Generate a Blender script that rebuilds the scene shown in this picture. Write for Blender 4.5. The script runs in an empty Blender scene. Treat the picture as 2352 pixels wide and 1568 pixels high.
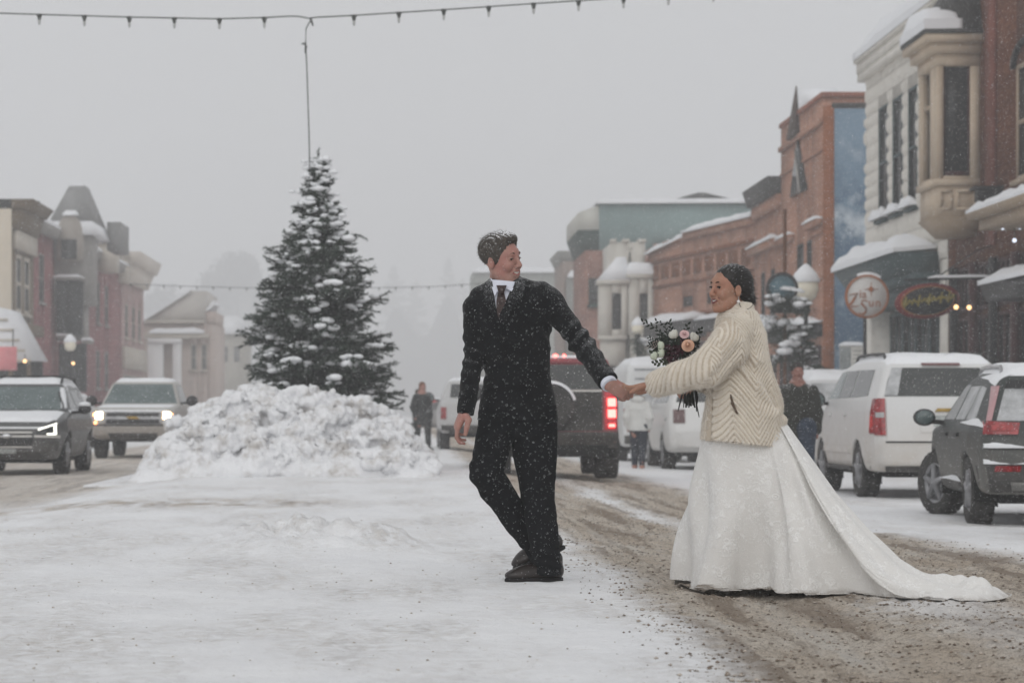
import bpy, math, random
import numpy as np
from mathutils import Vector, Matrix

sc = bpy.context.scene
COL = sc.collection
rad = math.radians
rng = np.random.default_rng(7)
random.seed(7)

# ------------------------------------------------------------------ camera
CAM_H = 0.9          # camera height above the crosswalk
FP = 5553.0          # focal length in pixels of a 2352 px wide view (85 mm)
VX, VY = 930.0, 950.0
cam_d = bpy.data.cameras.new('camera')
cam_d.lens = 85; cam_d.sensor_width = 36; cam_d.sensor_fit = 'HORIZONTAL'
cam_d.shift_x = (1176 - VX) / 2352
cam_d.shift_y = (VY - 784) / 2352
cam_d.clip_start = 0.1; cam_d.clip_end = 4000
cam_d.dof.use_dof = True
cam_d.dof.focus_distance = 12.6
cam_d.dof.aperture_fstop = 4.6
cam = bpy.data.objects.new('camera', cam_d); COL.objects.link(cam)
cam.location = (0, 0, CAM_H); cam.rotation_euler = (rad(90), 0, 0)
sc.camera = cam

# ------------------------------------------------------------------ world, sun, exposure
SUN_EL, SUN_ROT = rad(33), rad(165)
w = bpy.data.worlds.new('World'); sc.world = w; w.use_nodes = True
nt = w.node_tree; nt.nodes.clear()
sky = nt.nodes.new('ShaderNodeTexSky'); sky.sky_type = 'NISHITA'; sky.sun_disc = False
sky.sun_elevation = SUN_EL; sky.sun_rotation = SUN_ROT; sky.dust_density = 6; sky.air_density = 1.0
hs = nt.nodes.new('ShaderNodeHueSaturation'); hs.inputs['Saturation'].default_value = 0.12
mx = nt.nodes.new('ShaderNodeMix'); mx.data_type = 'RGBA'
mx.inputs[0].default_value = 0.93            # snow cloud: an even grey sheet hides nearly all of the clear sky
mx.inputs[7].default_value = (6.45, 6.53, 6.67, 1)
bg = nt.nodes.new('ShaderNodeBackground'); bg.inputs['Strength'].default_value = 0.1
wo = nt.nodes.new('ShaderNodeOutputWorld')
nt.links.new(sky.outputs[0], hs.inputs['Color']); nt.links.new(hs.outputs[0], mx.inputs[6])
nt.links.new(mx.outputs[2], bg.inputs[0]); nt.links.new(bg.outputs[0], wo.inputs[0])
sd = bpy.data.lights.new('sun', 'SUN'); sd.energy = 0.85; sd.angle = rad(60); sd.color = (1, 0.98, 0.95)
so = bpy.data.objects.new('sun', sd); COL.objects.link(so)
so.rotation_euler = (rad(57), 0, rad(-15)); so.location = (0, -5, 30)
vs = sc.view_settings
vs.view_transform = 'Standard'; vs.look = 'None'; vs.exposure = 0.0; vs.gamma = 1.0; vs.use_curve_mapping = False
sc.render.engine = 'CYCLES'
sc.cycles.use_denoising = True
sc.cycles.max_bounces = 8; sc.cycles.diffuse_bounces = 4; sc.cycles.glossy_bounces = 3
sc.cycles.transmission_bounces = 4; sc.cycles.volume_bounces = 2; sc.cycles.transparent_max_bounces = 8
sc.cycles.sample_clamp_indirect = 4.0

BETA = 0.0024        # density of the snow-filled air

# ------------------------------------------------------------------ naming helpers
def tag(o, label=None, cat=None, group=None, kind=None):
    if label: o['label'] = label
    if cat: o['category'] = cat
    if group: o['group'] = group
    if kind: o['kind'] = kind
    return o

def thing(name, label, cat, loc=(0, 0, 0), rotz=0, group=None):
    o = bpy.data.objects.new(name, None); COL.objects.link(o)
    o.location = loc; o.rotation_euler = (0, 0, rotz); o.empty_display_size = 0.2
    return tag(o, label, cat, group)

def np_mesh(name, V, F, smooth=False):
    """mesh from an (n,3) array and an (m,k) array or a list of such arrays"""
    me = bpy.data.meshes.new(name)
    Fs = F if isinstance(F, list) else [F]
    Fs = [np.asarray(f, dtype=np.int32) for f in Fs if len(f)]
    V = np.ascontiguousarray(V, dtype=np.float32)
    me.vertices.add(len(V)); me.vertices.foreach_set('co', V.ravel())
    nl = sum(f.size for f in Fs); npoly = sum(len(f) for f in Fs)
    me.loops.add(nl); me.polygons.add(npoly)
    li = np.concatenate([f.ravel() for f in Fs]) if Fs else np.zeros(0, np.int32)
    me.loops.foreach_set('vertex_index', li)
    tot = np.concatenate([np.full(len(f), f.shape[1], np.int32) for f in Fs])
    st = np.concatenate([[0], np.cumsum(tot)[:-1]]).astype(np.int32)
    me.polygons.foreach_set('loop_start', st)
    try: me.polygons.foreach_set('loop_total', tot)
    except Exception: pass
    if smooth: me.polygons.foreach_set('use_smooth', np.ones(npoly, bool))
    me.update(calc_edges=True); me.validate()
    return me

def wloc(o):
    v = Vector((0, 0, 0))
    while o is not None:
        v += o.location; o = o.parent
    return np.array(v)

def obj(name, V, F, m, parent=None, smooth=False, local=False):
    """link one mesh object; V is in world space unless local (then in the parent's space)"""
    V = np.asarray(V, dtype=np.float64)
    if parent is not None and not local: V = V - wloc(parent)
    me = np_mesh(name, V, F, smooth)
    if m is not None:
        for mm in (m if isinstance(m, (list, tuple)) else [m]): me.materials.append(mm)
    o = bpy.data.objects.new(name, me); COL.objects.link(o)
    if parent is not None: o.parent = parent
    return o

class MB:
    """collects simple shapes, then links them as one mesh object"""
    def __init__(s): s.V = []; s.Q = []; s.T = []; s.n = 0
    def add(s, V, F):
        V = np.asarray(V, float).reshape(-1, 3)
        F = np.asarray(F, int)
        (s.Q if F.shape[1] == 4 else s.T).append(F + s.n)
        s.V.append(V); s.n += len(V); return s
    def box(s, x0, x1, y0, y1, z0, z1):
        V = [(x, y, z) for z in (z0, z1) for y in (y0, y1) for x in (x0, x1)]
        F = [(0, 2, 3, 1), (4, 5, 7, 6), (0, 1, 5, 4), (2, 6, 7, 3), (0, 4, 6, 2), (1, 3, 7, 5)]
        return s.add(V, F)
    def hexa(s, b, t):
        """b, t: four points each (same winding, counter-clockwise from above)"""
        V = list(b) + list(t)
        F = [(3, 2, 1, 0), (4, 5, 6, 7), (0, 1, 5, 4), (1, 2, 6, 5), (2, 3, 7, 6), (3, 0, 4, 7)]
        return s.add(V, F)
    def tube(s, pts, r, n=8, caps=True):
        pts = np.asarray(pts, float); m = len(pts)
        rr = np.broadcast_to(np.asarray(r, float), (m,))
        d = np.gradient(pts, axis=0); d /= np.linalg.norm(d, axis=1)[:, None] + 1e-12
        up = np.array([0.0, 0, 1]) if abs(d[0][2]) < 0.9 else np.array([1.0, 0, 0])
        V = []
        a = np.arange(n) * 2 * math.pi / n
        for i in range(m):
            u = np.cross(d[i], up); u /= np.linalg.norm(u) + 1e-12; v = np.cross(d[i], u)
            V.append(pts[i] + rr[i] * (np.cos(a)[:, None] * u + np.sin(a)[:, None] * v))
        V = np.concatenate(V)
        F = [(i * n + j, i * n + (j + 1) % n, (i + 1) * n + (j + 1) % n, (i + 1) * n + j) for i in range(m - 1) for j in range(n)]
        k = s.n; s.add(V, F)
        if caps:
            T = []
            for base, c in ((0, pts[0]), ((m - 1) * n, pts[-1])):
                s.V.append(np.array([c])); ci = s.n; s.n += 1
                for j in range(n): T.append((k + base + j, k + base + (j + 1) % n, ci))
            s.T.append(np.array(T))
        return s
    def lathe(s, prof, c, n=16, axis='z'):
        """prof: list of (r, h)"""
        a = np.arange(n) * 2 * math.pi / n
        V = []
        for r, h in prof:
            p = np.stack([r * np.cos(a), r * np.sin(a), np.full(n, h)], 1)
            if axis == 'x': p = p[:, [2, 0, 1]]
            elif axis == 'y': p = p[:, [0, 2, 1]]
            V.append(p + np.asarray(c))
        m = len(prof)
        F = [(i * n + j, i * n + (j + 1) % n, (i + 1) * n + (j + 1) % n, (i + 1) * n + j) for i in range(m - 1) for j in range(n)]
        return s.add(np.concatenate(V), F)
    def ball(s, c, r, n=8, m=6):
        r = np.broadcast_to(np.asarray(r, float), (3,))
        V = []; 
        for i in range(m + 1):
            t = math.pi * i / m
            for j in range(n):
                p = 2 * math.pi * j / n
                V.append((c[0] + r[0] * math.sin(t) * math.cos(p), c[1] + r[1] * math.sin(t) * math.sin(p), c[2] - r[2] * math.cos(t)))
        F = [(i * n + j, i * n + (j + 1) % n, (i + 1) * n + (j + 1) % n, (i + 1) * n + j) for i in range(m) for j in range(n)]
        return s.add(V, F)
    def grid(s, G, flip=False):
        G = np.asarray(G, float); a, b = G.shape[:2]
        I = np.arange(a * b).reshape(a, b)
        F = np.stack([I[:-1, :-1], I[1:, :-1], I[1:, 1:], I[:-1, 1:]], -1).reshape(-1, 4)
        if flip: F = F[:, ::-1]
        return s.add(G.reshape(-1, 3), F)
    def prism(s, poly, a0, a1, axis='y'):
        """convex polygon of 2-D points, extruded along axis (poly axes are the other two, in x,y,z order)"""
        n = len(poly); V = []
        for a in (a0, a1):
            for p in poly:
                V.append({'x': (a, p[0], p[1]), 'y': (p[0], a, p[1]), 'z': (p[0], p[1], a)}[axis])
        k = s.n
        s.add(V, [(i, (i + 1) % n, n + (i + 1) % n, n + i) for i in range(n)])
        s.T.append(np.array([(k, k + i + 1, k + i) for i in range(1, n - 1)] + [(k + n, k + n + i, k + n + i + 1) for i in range(1, n - 1)]))
        return s
    def build(s, name, m, parent=None, smooth=False, local=False):
        F = []
        if s.Q: F.append(np.concatenate(s.Q))
        if s.T: F.append(np.concatenate(s.T))
        return obj(name, np.concatenate(s.V), F, m, parent, smooth, local)

def px(x, y, Y):
    """the point at distance Y that shows at (x, y) of the 2352 px wide photograph"""
    return np.array([(x - VX) * Y / FP, Y, CAM_H - (y - VY) * Y / FP])

# ------------------------------------------------------------------ noise
def _hash(i, j, k):
    n = (i * 374761393 + j * 668265263 + k * 1274126177) & 0xFFFFFFFF
    n = ((n ^ (n >> 13)) * 1274126177) & 0xFFFFFFFF
    return ((n ^ (n >> 16)) & 0xFFFF) / 65535.0
def vnoise(x, y, z=0.0):
    x, y, z = np.broadcast_arrays(np.asarray(x, float), np.asarray(y, float), np.asarray(z, float))
    xi, yi, zi = np.floor(x).astype(np.int64), np.floor(y).astype(np.int64), np.floor(z).astype(np.int64)
    f = lambda t: t * t * (3 - 2 * t)
    u, v, t = f(x - xi), f(y - yi), f(z - zi)
    r = 0
    for a in (0, 1):
        for b in (0, 1):
            for c in (0, 1):
                r = r + _hash(xi + a, yi + b, zi + c) * (u if a else 1 - u) * (v if b else 1 - v) * (t if c else 1 - t)
    return r * 2 - 1
def fbm(x, y, z=0.0, o=4):
    r = 0; a = 0.5
    for i in range(o):
        r = r + a * vnoise(np.asarray(x) * 2 ** i + 17.3 * i, np.asarray(y) * 2 ** i - 9.1 * i, np.asarray(z) * 2 ** i + 3.7 * i); a *= 0.5
    return r
def sstep(a, b, x):
    t = np.clip((np.asarray(x, float) - a) / (b - a), 0, 1); return t * t * (3 - 2 * t)

# ------------------------------------------------------------------ solid fields (distance grids turned into one smooth surface)
def smin(a, b, k):
    if k <= 0: return np.minimum(a, b)
    h = np.maximum(k - np.abs(a - b), 0) / k
    return np.minimum(a, b) - h * h * k * 0.25

class Field:
    def __init__(s, lo, hi, h):
        s.lo = np.asarray(lo, float); s.h = h
        s.n = np.ceil((np.asarray(hi, float) - s.lo) / h).astype(int) + 1
        s.F = np.full(s.n, 9.0, np.float32)
    def _sl(s, lo, hi):
        a = np.clip(np.floor((np.asarray(lo) - s.lo) / s.h).astype(int), 0, s.n - 1)
        b = np.clip(np.ceil((np.asarray(hi) - s.lo) / s.h).astype(int) + 1, 1, s.n)
        sl = tuple(slice(i, j) for i, j in zip(a, b))
        ax = [(s.lo[d] + s.h * np.arange(a[d], b[d])).astype(np.float32) for d in range(3)]
        return sl, ax[0][:, None, None], ax[1][None, :, None], ax[2][None, None, :]
    def put(s, fn, lo, hi, k=0.0, cut=False):
        pad = k + 3 * s.h
        sl, X, Y, Z = s._sl(np.asarray(lo) - pad, np.asarray(hi) + pad)
        if 0 in s.F[sl].shape: return s
        d = fn(X, Y, Z)
        if cut: s.F[sl] = -smin(-s.F[sl], d, k)
        else: s.F[sl] = smin(s.F[sl], d, k)
        return s
    def ell(s, c, r, R=None, k=0.0, cut=False):
        c = np.asarray(c, float); r = np.broadcast_to(np.asarray(r, float), (3,))
        R = np.eye(3) if R is None else np.asarray(R)      # columns: the ellipsoid's axes
        e = np.sqrt(((R * r[None, :]) ** 2).sum(1))
        def fn(X, Y, Z):
            x, y, z = X - c[0], Y - c[1], Z - c[2]
            k0 = 0; k1 = 0
            for i in range(3):
                q = (R[0, i] * x + R[1, i] * y + R[2, i] * z) / r[i]
                k0 = k0 + q * q; k1 = k1 + (q / r[i]) ** 2
            k0 = np.sqrt(k0); k1 = np.sqrt(k1) + 1e-9
            return k0 * (k0 - 1) / k1
        return s.put(fn, c - e, c + e, k, cut)
    def cone(s, a, b, ra, rb, k=0.0, cut=False, flat=None):
        a = np.asarray(a, float); b = np.asarray(b, float); ba = b - a; L2 = max(float(ba @ ba), 1e-9)
        R = max(ra, rb) * (flat[1] if flat and flat[1] > 1 else 1)
        if flat: fd = np.asarray(flat[0], float) / np.linalg.norm(flat[0]); q = flat[1]
        def fn(X, Y, Z):
            x, y, z = X - a[0], Y - a[1], Z - a[2]
            t = np.clip((x * ba[0] + y * ba[1] + z * ba[2]) / L2, 0, 1)
            x, y, z = x - t * ba[0], y - t * ba[1], z - t * ba[2]
            if flat:
                m = (x * fd[0] + y * fd[1] + z * fd[2]) * (1 / q - 1)
                x, y, z = x + m * fd[0], y + m * fd[1], z + m * fd[2]
            return (np.sqrt(x * x + y * y + z * z) - (ra + (rb - ra) * t)) * (min(1, q) if flat else 1)
        return s.put(fn, np.minimum(a, b) - R, np.maximum(a, b) + R, k, cut)
    def block(s, c, r, R, k=0.0):
        c = np.asarray(c, float); e = np.abs(R) @ np.asarray(r)
        def fn(X, Y, Z):
            x, y, z = X - c[0], Y - c[1], Z - c[2]; d = -9.0
            for i in range(3): d = np.maximum(d, np.abs(R[0, i] * x + R[1, i] * y + R[2, i] * z) - r[i])
            return d
        return s.put(fn, c - e, c + e, k)
    def chain(s, pts, rs, k=0.0, flat=None, kj=None):
        for i in range(len(pts) - 1): s.cone(pts[i], pts[i + 1], rs[i], rs[i + 1], k if i == 0 or kj is None else kj, flat=flat)
        return s
    def stack(s, zs, xl, xr, yc, hd, k=0.0, pw=2.3, slant=0.0):
        """upright body: at each height z its left and right edge, depth centre and half depth"""
        zs = np.asarray(zs, float); o = np.argsort(zs); zs = zs[o]
        arr = [np.broadcast_to(np.asarray(q, float), zs.shape)[o] for q in (xl, xr, yc, hd)]
        def fn(X, Y, Z):
            Zs = Z - slant * (X - 0.5 * (arr[0].mean() + arr[1].mean()))
            zf = np.clip(Zs, zs[0], zs[-1])
            L, R_, C, Dp = [np.interp(zf.ravel(), zs, q).reshape(zf.shape).astype(np.float32) for q in arr]
            cx, hw = (L + R_) / 2, (R_ - L) / 2
            n = (np.abs((X - cx) / hw) ** pw + np.abs((Y - C) / Dp) ** pw) ** (1 / pw)
            d = (n - 1) * np.minimum(hw, Dp)
            return np.maximum(d, np.maximum(zs[0] - Zs, Zs - zs[-1]))
        lo = (arr[0].min(), (arr[2] - arr[3]).min(), zs[0] - abs(slant) * .3); hi = (arr[1].max(), (arr[2] + arr[3]).max(), zs[-1] + abs(slant) * .3)
        return s.put(fn, lo, hi, k)
    def half(s, n, c, k=0.0):
        """cut away everything on the side n points to, beyond c"""
        n = np.asarray(n, float); n = n / np.linalg.norm(n); c = np.asarray(c, float)
        sl, X, Y, Z = s._sl(s.lo, s.lo + s.h * s.n)
        d = -((X - c[0]) * n[0] + (Y - c[1]) * n[1] + (Z - c[2]) * n[2])
        s.F = -smin(-s.F, d, k); s.F = s.F.astype(np.float32); return s
    def mesh(s, disp=None):
        F = s.F; F[0] = F[-1] = 9; F[:, 0] = F[:, -1] = 9; F[:, :, 0] = F[:, :, -1] = 9
        S = F < 0
        c = np.zeros(s.n - 1, np.int8)
        for i in (0, 1):
            for j in (0, 1):
                for k in (0, 1):
                    c += S[i:s.n[0] - 1 + i, j:s.n[1] - 1 + j, k:s.n[2] - 1 + k]
        I = np.argwhere((c > 0) & (c < 8))
        idm = np.full(s.n - 1, -1, np.int32); idm[I[:, 0], I[:, 1], I[:, 2]] = np.arange(len(I))
        cn = [(i, j, k) for i in (0, 1) for j in (0, 1) for k in (0, 1)]
        val = [F[I[:, 0] + i, I[:, 1] + j, I[:, 2] + k] for i, j, k in cn]
        P = np.zeros((len(I), 3)); W = np.zeros(len(I))
        for a in range(8):
            for b in range(a + 1, 8):
                if sum(abs(cn[a][d] - cn[b][d]) for d in range(3)) != 1: continue
                m = (val[a] < 0) != (val[b] < 0)
                t = np.where(m, val[a] / np.where(m, val[a] - val[b], 1), 0)
                p = np.asarray(cn[a])[None] + t[:, None] * (np.asarray(cn[b]) - np.asarray(cn[a]))[None]
                P += np.where(m[:, None], p, 0); W += m
        P /= W[:, None]
        g = I + P
        V = s.lo + s.h * g
        Q = []
        for ax in range(3):
            u, v = [(1, 2), (2, 0), (0, 1)][ax]
            e = [0, 0, 0]; e[ax] = 1
            A = S[:s.n[0] - e[0], :s.n[1] - e[1], :s.n[2] - e[2]]; B = S[e[0]:, e[1]:, e[2]:]
            E = np.argwhere(A != B)
            E = E[(E[:, u] > 0) & (E[:, v] > 0)]
            E = E[(E < (s.n - 1)).all(1)]
            ins = S[E[:, 0], E[:, 1], E[:, 2]]
            du = np.zeros(3, int); du[u] = 1; dv = np.zeros(3, int); dv[v] = 1
            q = [idm[tuple((E - o).T)] for o in (0 * du, du, du + dv, dv)]
            q = np.stack(q, 1); q[~ins] = q[~ins][:, ::-1]
            Q.append(q)
        Q = np.concatenate(Q); Q = Q[(Q >= 0).all(1)]
        G = np.round(g).astype(int); G = np.clip(G, 1, s.n - 2)
        N = np.stack([F[G[:, 0] + 1, G[:, 1], G[:, 2]] - F[G[:, 0] - 1, G[:, 1], G[:, 2]],
                      F[G[:, 0], G[:, 1] + 1, G[:, 2]] - F[G[:, 0], G[:, 1] - 1, G[:, 2]],
                      F[G[:, 0], G[:, 1], G[:, 2] + 1] - F[G[:, 0], G[:, 1], G[:, 2] - 1]], 1).astype(float)
        N /= np.linalg.norm(N, axis=1)[:, None] + 1e-9
        if disp is not None: V = V + N * disp(V, N)[:, None]
        return V, Q, N
    def hit(s, A, B, axis, side):
        """where a line along axis first meets the surface; A, B: the other two coordinates; side -1 starts at the low end"""
        o = [d for d in range(3) if d != axis]
        ga = np.clip((np.asarray(A, float) - s.lo[o[0]]) / s.h, 0, s.n[o[0]] - 1.001); gb = np.clip((np.asarray(B, float) - s.lo[o[1]]) / s.h, 0, s.n[o[1]] - 1.001)
        sh = ga.shape; ga = ga.ravel(); gb = gb.ravel()
        Fm = np.moveaxis(s.F, axis, 2)
        i, j = ga.astype(int), gb.astype(int); fu, fv = (ga - i)[:, None], (gb - j)[:, None]
        c = Fm[i, j] * (1 - fu) * (1 - fv) + Fm[i + 1, j] * fu * (1 - fv) + Fm[i, j + 1] * (1 - fu) * fv + Fm[i + 1, j + 1] * fu * fv
        if side > 0: c = c[:, ::-1]
        ins = c < 0
        f = np.argmax(ins, 1); ok = ins.any(1) & (f > 0)
        # where the line misses, take the closest approach
        f = np.where(ok, f, np.maximum(np.argmin(c, 1), 1))
        r = np.arange(len(f)); a, b = c[r, f - 1], c[r, f]
        t = np.where(ok, a / np.where(ok, a - b, 1), 1.0)
        g = f - 1 + t
        if side > 0: g = s.n[axis] - 1 - g
        return (s.lo[axis] + s.h * g).reshape(sh)

def patch(field, axis, side, L, R, n=8, m=8, off=0.006, thick=0.02, wav=None):
    """a sheet that follows the field's surface: L, R are its two edges (lists of 2-D points in the plane across axis), seen along axis.
    returns an MB with the sheet and a skirt going inwards"""
    def res(P, n):
        P = np.asarray(P, float)
        if len(P) == 1: P = np.repeat(P, 2, 0)
        d = np.concatenate([[0], np.cumsum(np.linalg.norm(np.diff(P, axis=0), axis=1))]); d = d / max(d[-1], 1e-9)
        t = np.linspace(0, 1, n + 1)
        return np.stack([np.interp(t, d, P[:, 0]), np.interp(t, d, P[:, 1])], 1)
    A, B = res(L, n), res(R, n)
    t = np.linspace(0, 1, m + 1)[None, :, None]
    UV = A[:, None] * (1 - t) + B[:, None] * t
    h = field.hit(UV[..., 0], UV[..., 1], axis, side) + side * off
    if wav is not None: h = h + side * wav(UV[..., 0], UV[..., 1])
    o = [d for d in range(3) if d != axis]
    G = np.zeros(UV.shape[:2] + (3,)); G[..., o[0]] = UV[..., 0]; G[..., o[1]] = UV[..., 1]; G[..., axis] = h
    mb = MB(); mb.grid(G)
    rim = np.concatenate([G[0, :], G[1:, -1], G[-1, ::-1][1:], G[::-1, 0][1:]])
    low = rim.copy(); low[:, axis] -= side * thick
    mb.grid(np.stack([rim, low]))
    return mb

# ------------------------------------------------------------------ materials
def lin(c): 
    c = c / 255.0
    return c / 12.92 if c <= 0.04045 else ((c + 0.055) / 1.055) ** 2.4
def alb(r, g, b, dist=0.0, lit=0.64):
    """base colour of a surface that shows as (r,g,b) in the photograph's flat light at that distance"""
    T = math.exp(-0.85 * BETA * dist); a = (0.53, 0.535, 0.545)
    c = [(lin(v) - (1 - T) * q) / (T * lit) for v, q in zip((r, g, b), a)]; g_ = max(.02, .3 * c[0] + .6 * c[1] + .1 * c[2])
    return tuple(min(0.86, max(0.006, .76 * v + .24 * g_)) for v in c)

def mat(name, col, rough=0.7, metal=0.0, spec=0.3, noise=None, bump=None, emit=None, sheen=0.0, col2=None, coat=0.0):
    """noise: (scale, amount, detail) value variation; col2 mixes in by the same noise; bump: (scale, strength, distance)"""
    m = bpy.data.materials.new(name); m.use_nodes = True; N = m.node_tree.nodes; L = m.node_tree.links
    b = N['Principled BSDF']
    b.inputs['Base Color'].default_value = (*col, 1); b.inputs['Roughness'].default_value = rough
    b.inputs['Metallic'].default_value = metal; b.inputs['Specular IOR Level'].default_value = spec
    if sheen: b.inputs['Sheen Weight'].default_value = sheen
    if coat: b.inputs['Coat Weight'].default_value = coat; b.inputs['Coat Roughness'].default_value = 0.15
    tc = N.new('ShaderNodeTexCoord')
    if noise:
        n = N.new('ShaderNodeTexNoise'); n.inputs['Scale'].default_value = noise[0]; n.inputs['Detail'].default_value = noise[2] if len(noise) > 2 else 5
        n.inputs['Roughness'].default_value = 0.65
        L.new(tc.outputs['Object'], n.inputs['Vector'])
        mr = N.new('ShaderNodeMapRange'); mr.inputs[1].default_value = 0.32; mr.inputs[2].default_value = 0.68
        L.new(n.outputs[0], mr.inputs[0])
        x = N.new('ShaderNodeMix'); x.data_type = 'RGBA'
        a = noise[1]
        c2 = col2 or tuple(min(1, v * (1 + a)) for v in col)
        c1 = col if col2 else tuple(v * (1 - a) for v in col)
        x.inputs[6].default_value = (*c1, 1); x.inputs[7].default_value = (*c2, 1)
        L.new(mr.outputs[0], x.inputs[0]); L.new(x.outputs[2], b.inputs['Base Color'])
    if bump:
        n2 = N.new('ShaderNodeTexNoise'); n2.inputs['Scale'].default_value = bump[0]; n2.inputs['Detail'].default_value = 6
        L.new(tc.outputs['Object'], n2.inputs['Vector'])
        bp = N.new('ShaderNodeBump'); bp.inputs['Strength'].default_value = bump[1]; bp.inputs['Distance'].default_value = bump[2]
        L.new(n2.outputs[0], bp.inputs['Height']); L.new(bp.outputs[0], b.inputs['Normal'])
    if emit:
        b.inputs['Emission Color'].default_value = (*emit[0], 1); b.inputs['Emission Strength'].default_value = emit[1]
    return m

def dust_snow(m, amount=0.5, scale=90, lo=0.55, flat=0.25):
    """loose snow caught on top-facing cloth, hair or needles"""
    N = m.node_tree.nodes; L = m.node_tree.links; b = N['Principled BSDF']
    g = N.new('ShaderNodeNewGeometry'); sx = N.new('ShaderNodeSeparateXYZ'); L.new(g.outputs['Normal'], sx.inputs[0])
    up = N.new('ShaderNodeMapRange'); up.inputs[1].default_value = flat; up.inputs[2].default_value = 0.95; up.inputs[3].default_value = 0.0; up.inputs[4].default_value = amount
    L.new(sx.outputs[2], up.inputs[0])
    tc = N.new('ShaderNodeTexCoord'); n = N.new('ShaderNodeTexNoise'); n.inputs['Scale'].default_value = scale; n.inputs['Detail'].default_value = 3
    L.new(tc.outputs['Object'], n.inputs['Vector'])
    ad = N.new('ShaderNodeMath'); ad.operation = 'ADD'; L.new(n.outputs[0], ad.inputs[0]); L.new(up.outputs[0], ad.inputs[1])
    mr = N.new('ShaderNodeMapRange'); mr.inputs[1].default_value = lo + 0.12; mr.inputs[2].default_value = lo + 0.27
    L.new(ad.outputs[0], mr.inputs[0])
    x = N.new('ShaderNodeMix'); x.data_type = 'RGBA'; x.inputs[7].default_value = (0.8, 0.81, 0.83, 1)
    src = b.inputs['Base Color'].links[0].from_socket if b.inputs['Base Color'].links else None
    if src: L.new(src, x.inputs[6])
    else: x.inputs[6].default_value = b.inputs['Base Color'].default_value
    L.new(mr.outputs[0], x.inputs[0]); L.new(x.outputs[2], b.inputs['Base Color'])
    return m

M = {}
M['snow'] = mat('snow', (0.82, 0.83, 0.85), 0.75, spec=0.2, noise=(3.0, 0.03), bump=(14, 0.35, 0.03))
M['snow_dirty'] = mat('snow_dirty', (0.62, 0.60, 0.57), 0.85, spec=0.15, noise=(2.2, 0.2), bump=(20, 0.5, 0.03))
M['black'] = mat('black_plastic', (0.018, 0.018, 0.019), 0.5, spec=0.4)
M['tyre'] = mat('tyre_rubber', (0.022, 0.022, 0.022), 0.85, noise=(9, 0.4), col2=(0.07, 0.066, 0.062), bump=(40, 0.4, 0.01))
M['rim'] = mat('rim_metal', (0.30, 0.30, 0.31), 0.4, metal=0.6, noise=(6, 0.25))
M['glass'] = mat('dark_glass', (0.014, 0.017, 0.018), 0.1, spec=0.4, noise=(2.5, 0.5), col2=(0.04, 0.045, 0.045))
M['glass_green'] = mat('windscreen_glass', (0.07, 0.10, 0.10), 0.12, spec=0.5, noise=(2.0, 0.5), col2=(0.13, 0.165, 0.165))
M['window'] = mat('window_glass', (0.014, 0.016, 0.017), 0.15, spec=0.22, noise=(0.9, 0.6), col2=(0.05, 0.05, 0.049))
M['chrome'] = mat('chrome', (0.55, 0.55, 0.56), 0.22, metal=0.9)
M['steel'] = mat('dark_steel', (0.03, 0.03, 0.032), 0.5, metal=0.3)
M['wire'] = mat('wire_rubber', (0.05, 0.055, 0.048), 0.6)
# ------------------------------------------------------------------ the ground
def gz(X, Y):
    """the street is highest along the snowy median and falls to both kerbs; the crosswalk in front is level"""
    X = np.asarray(X, float); Y = np.asarray(Y, float)
    c = np.interp(X, [-12, -8, -4.2, -3.0, 1.2, 2.4, 4.2, 6.2, 10.8], [0.16, 0.16, 0.13, 0.0, 0.0, 0.15, 0.21, 0.27, 0.27])
    return -sstep(14, 26, Y) * c

MOUNDS = [(-0.62, 16.0, 0.55, 0.5, 0.15), (-1.05, 16.4, 0.45, 0.4, 0.08), (-0.2, 16.2, 0.35, 0.5, 0.07)]
def ground_z(X, Y):
    z = gz(X, Y)
    near = 1 - sstep(25, 60, Y)
    z = z + near * (0.014 * fbm(X * .7, Y * 3.5, 4.0, 4) + 0.010 * np.abs(fbm(X * 2.2, Y * 7, 6.0, 3)))
    rut = np.exp(-((X - 1.75) / 0.35) ** 2) + np.exp(-((X - 3.3) / 0.4) ** 2)
    z = z + near * (0.020 * fbm(X * 1.3, Y * 0.9, 2.0, 4) + 0.012 * fbm(X * 9, Y * 5, 5.0, 3)) - 0.045 * rut * near
    lane = sstep(1.0, 1.4, X) * (1 - sstep(3.6, 4.2, X))
    z = z + near * lane * 0.030 * fbm(X * 13, Y * 9, 8.0, 4)
    for mx_, my_, sx_, sy_, h_ in MOUNDS:
        e = np.exp(-((X - mx_) / sx_) ** 2 - ((Y - my_) / sy_) ** 2)
        z = z + e * h_ * (1 + 0.9 * fbm(X * 7, Y * 7, 1.0, 4))
    return z

def axis_pts(lo, hi, step0, c0, g):
    """coordinates that are step0 apart around c0 and spread out with distance"""
    out = [c0]; s_ = step0
    while out[-1] < hi: out.append(out[-1] + max(step0, g * abs(out[-1] - c0)))
    a = [c0]
    while a[-1] > lo: a.append(a[-1] - max(step0, g * abs(a[-1] - c0)))
    return np.array(a[:0:-1] + out)

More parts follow.
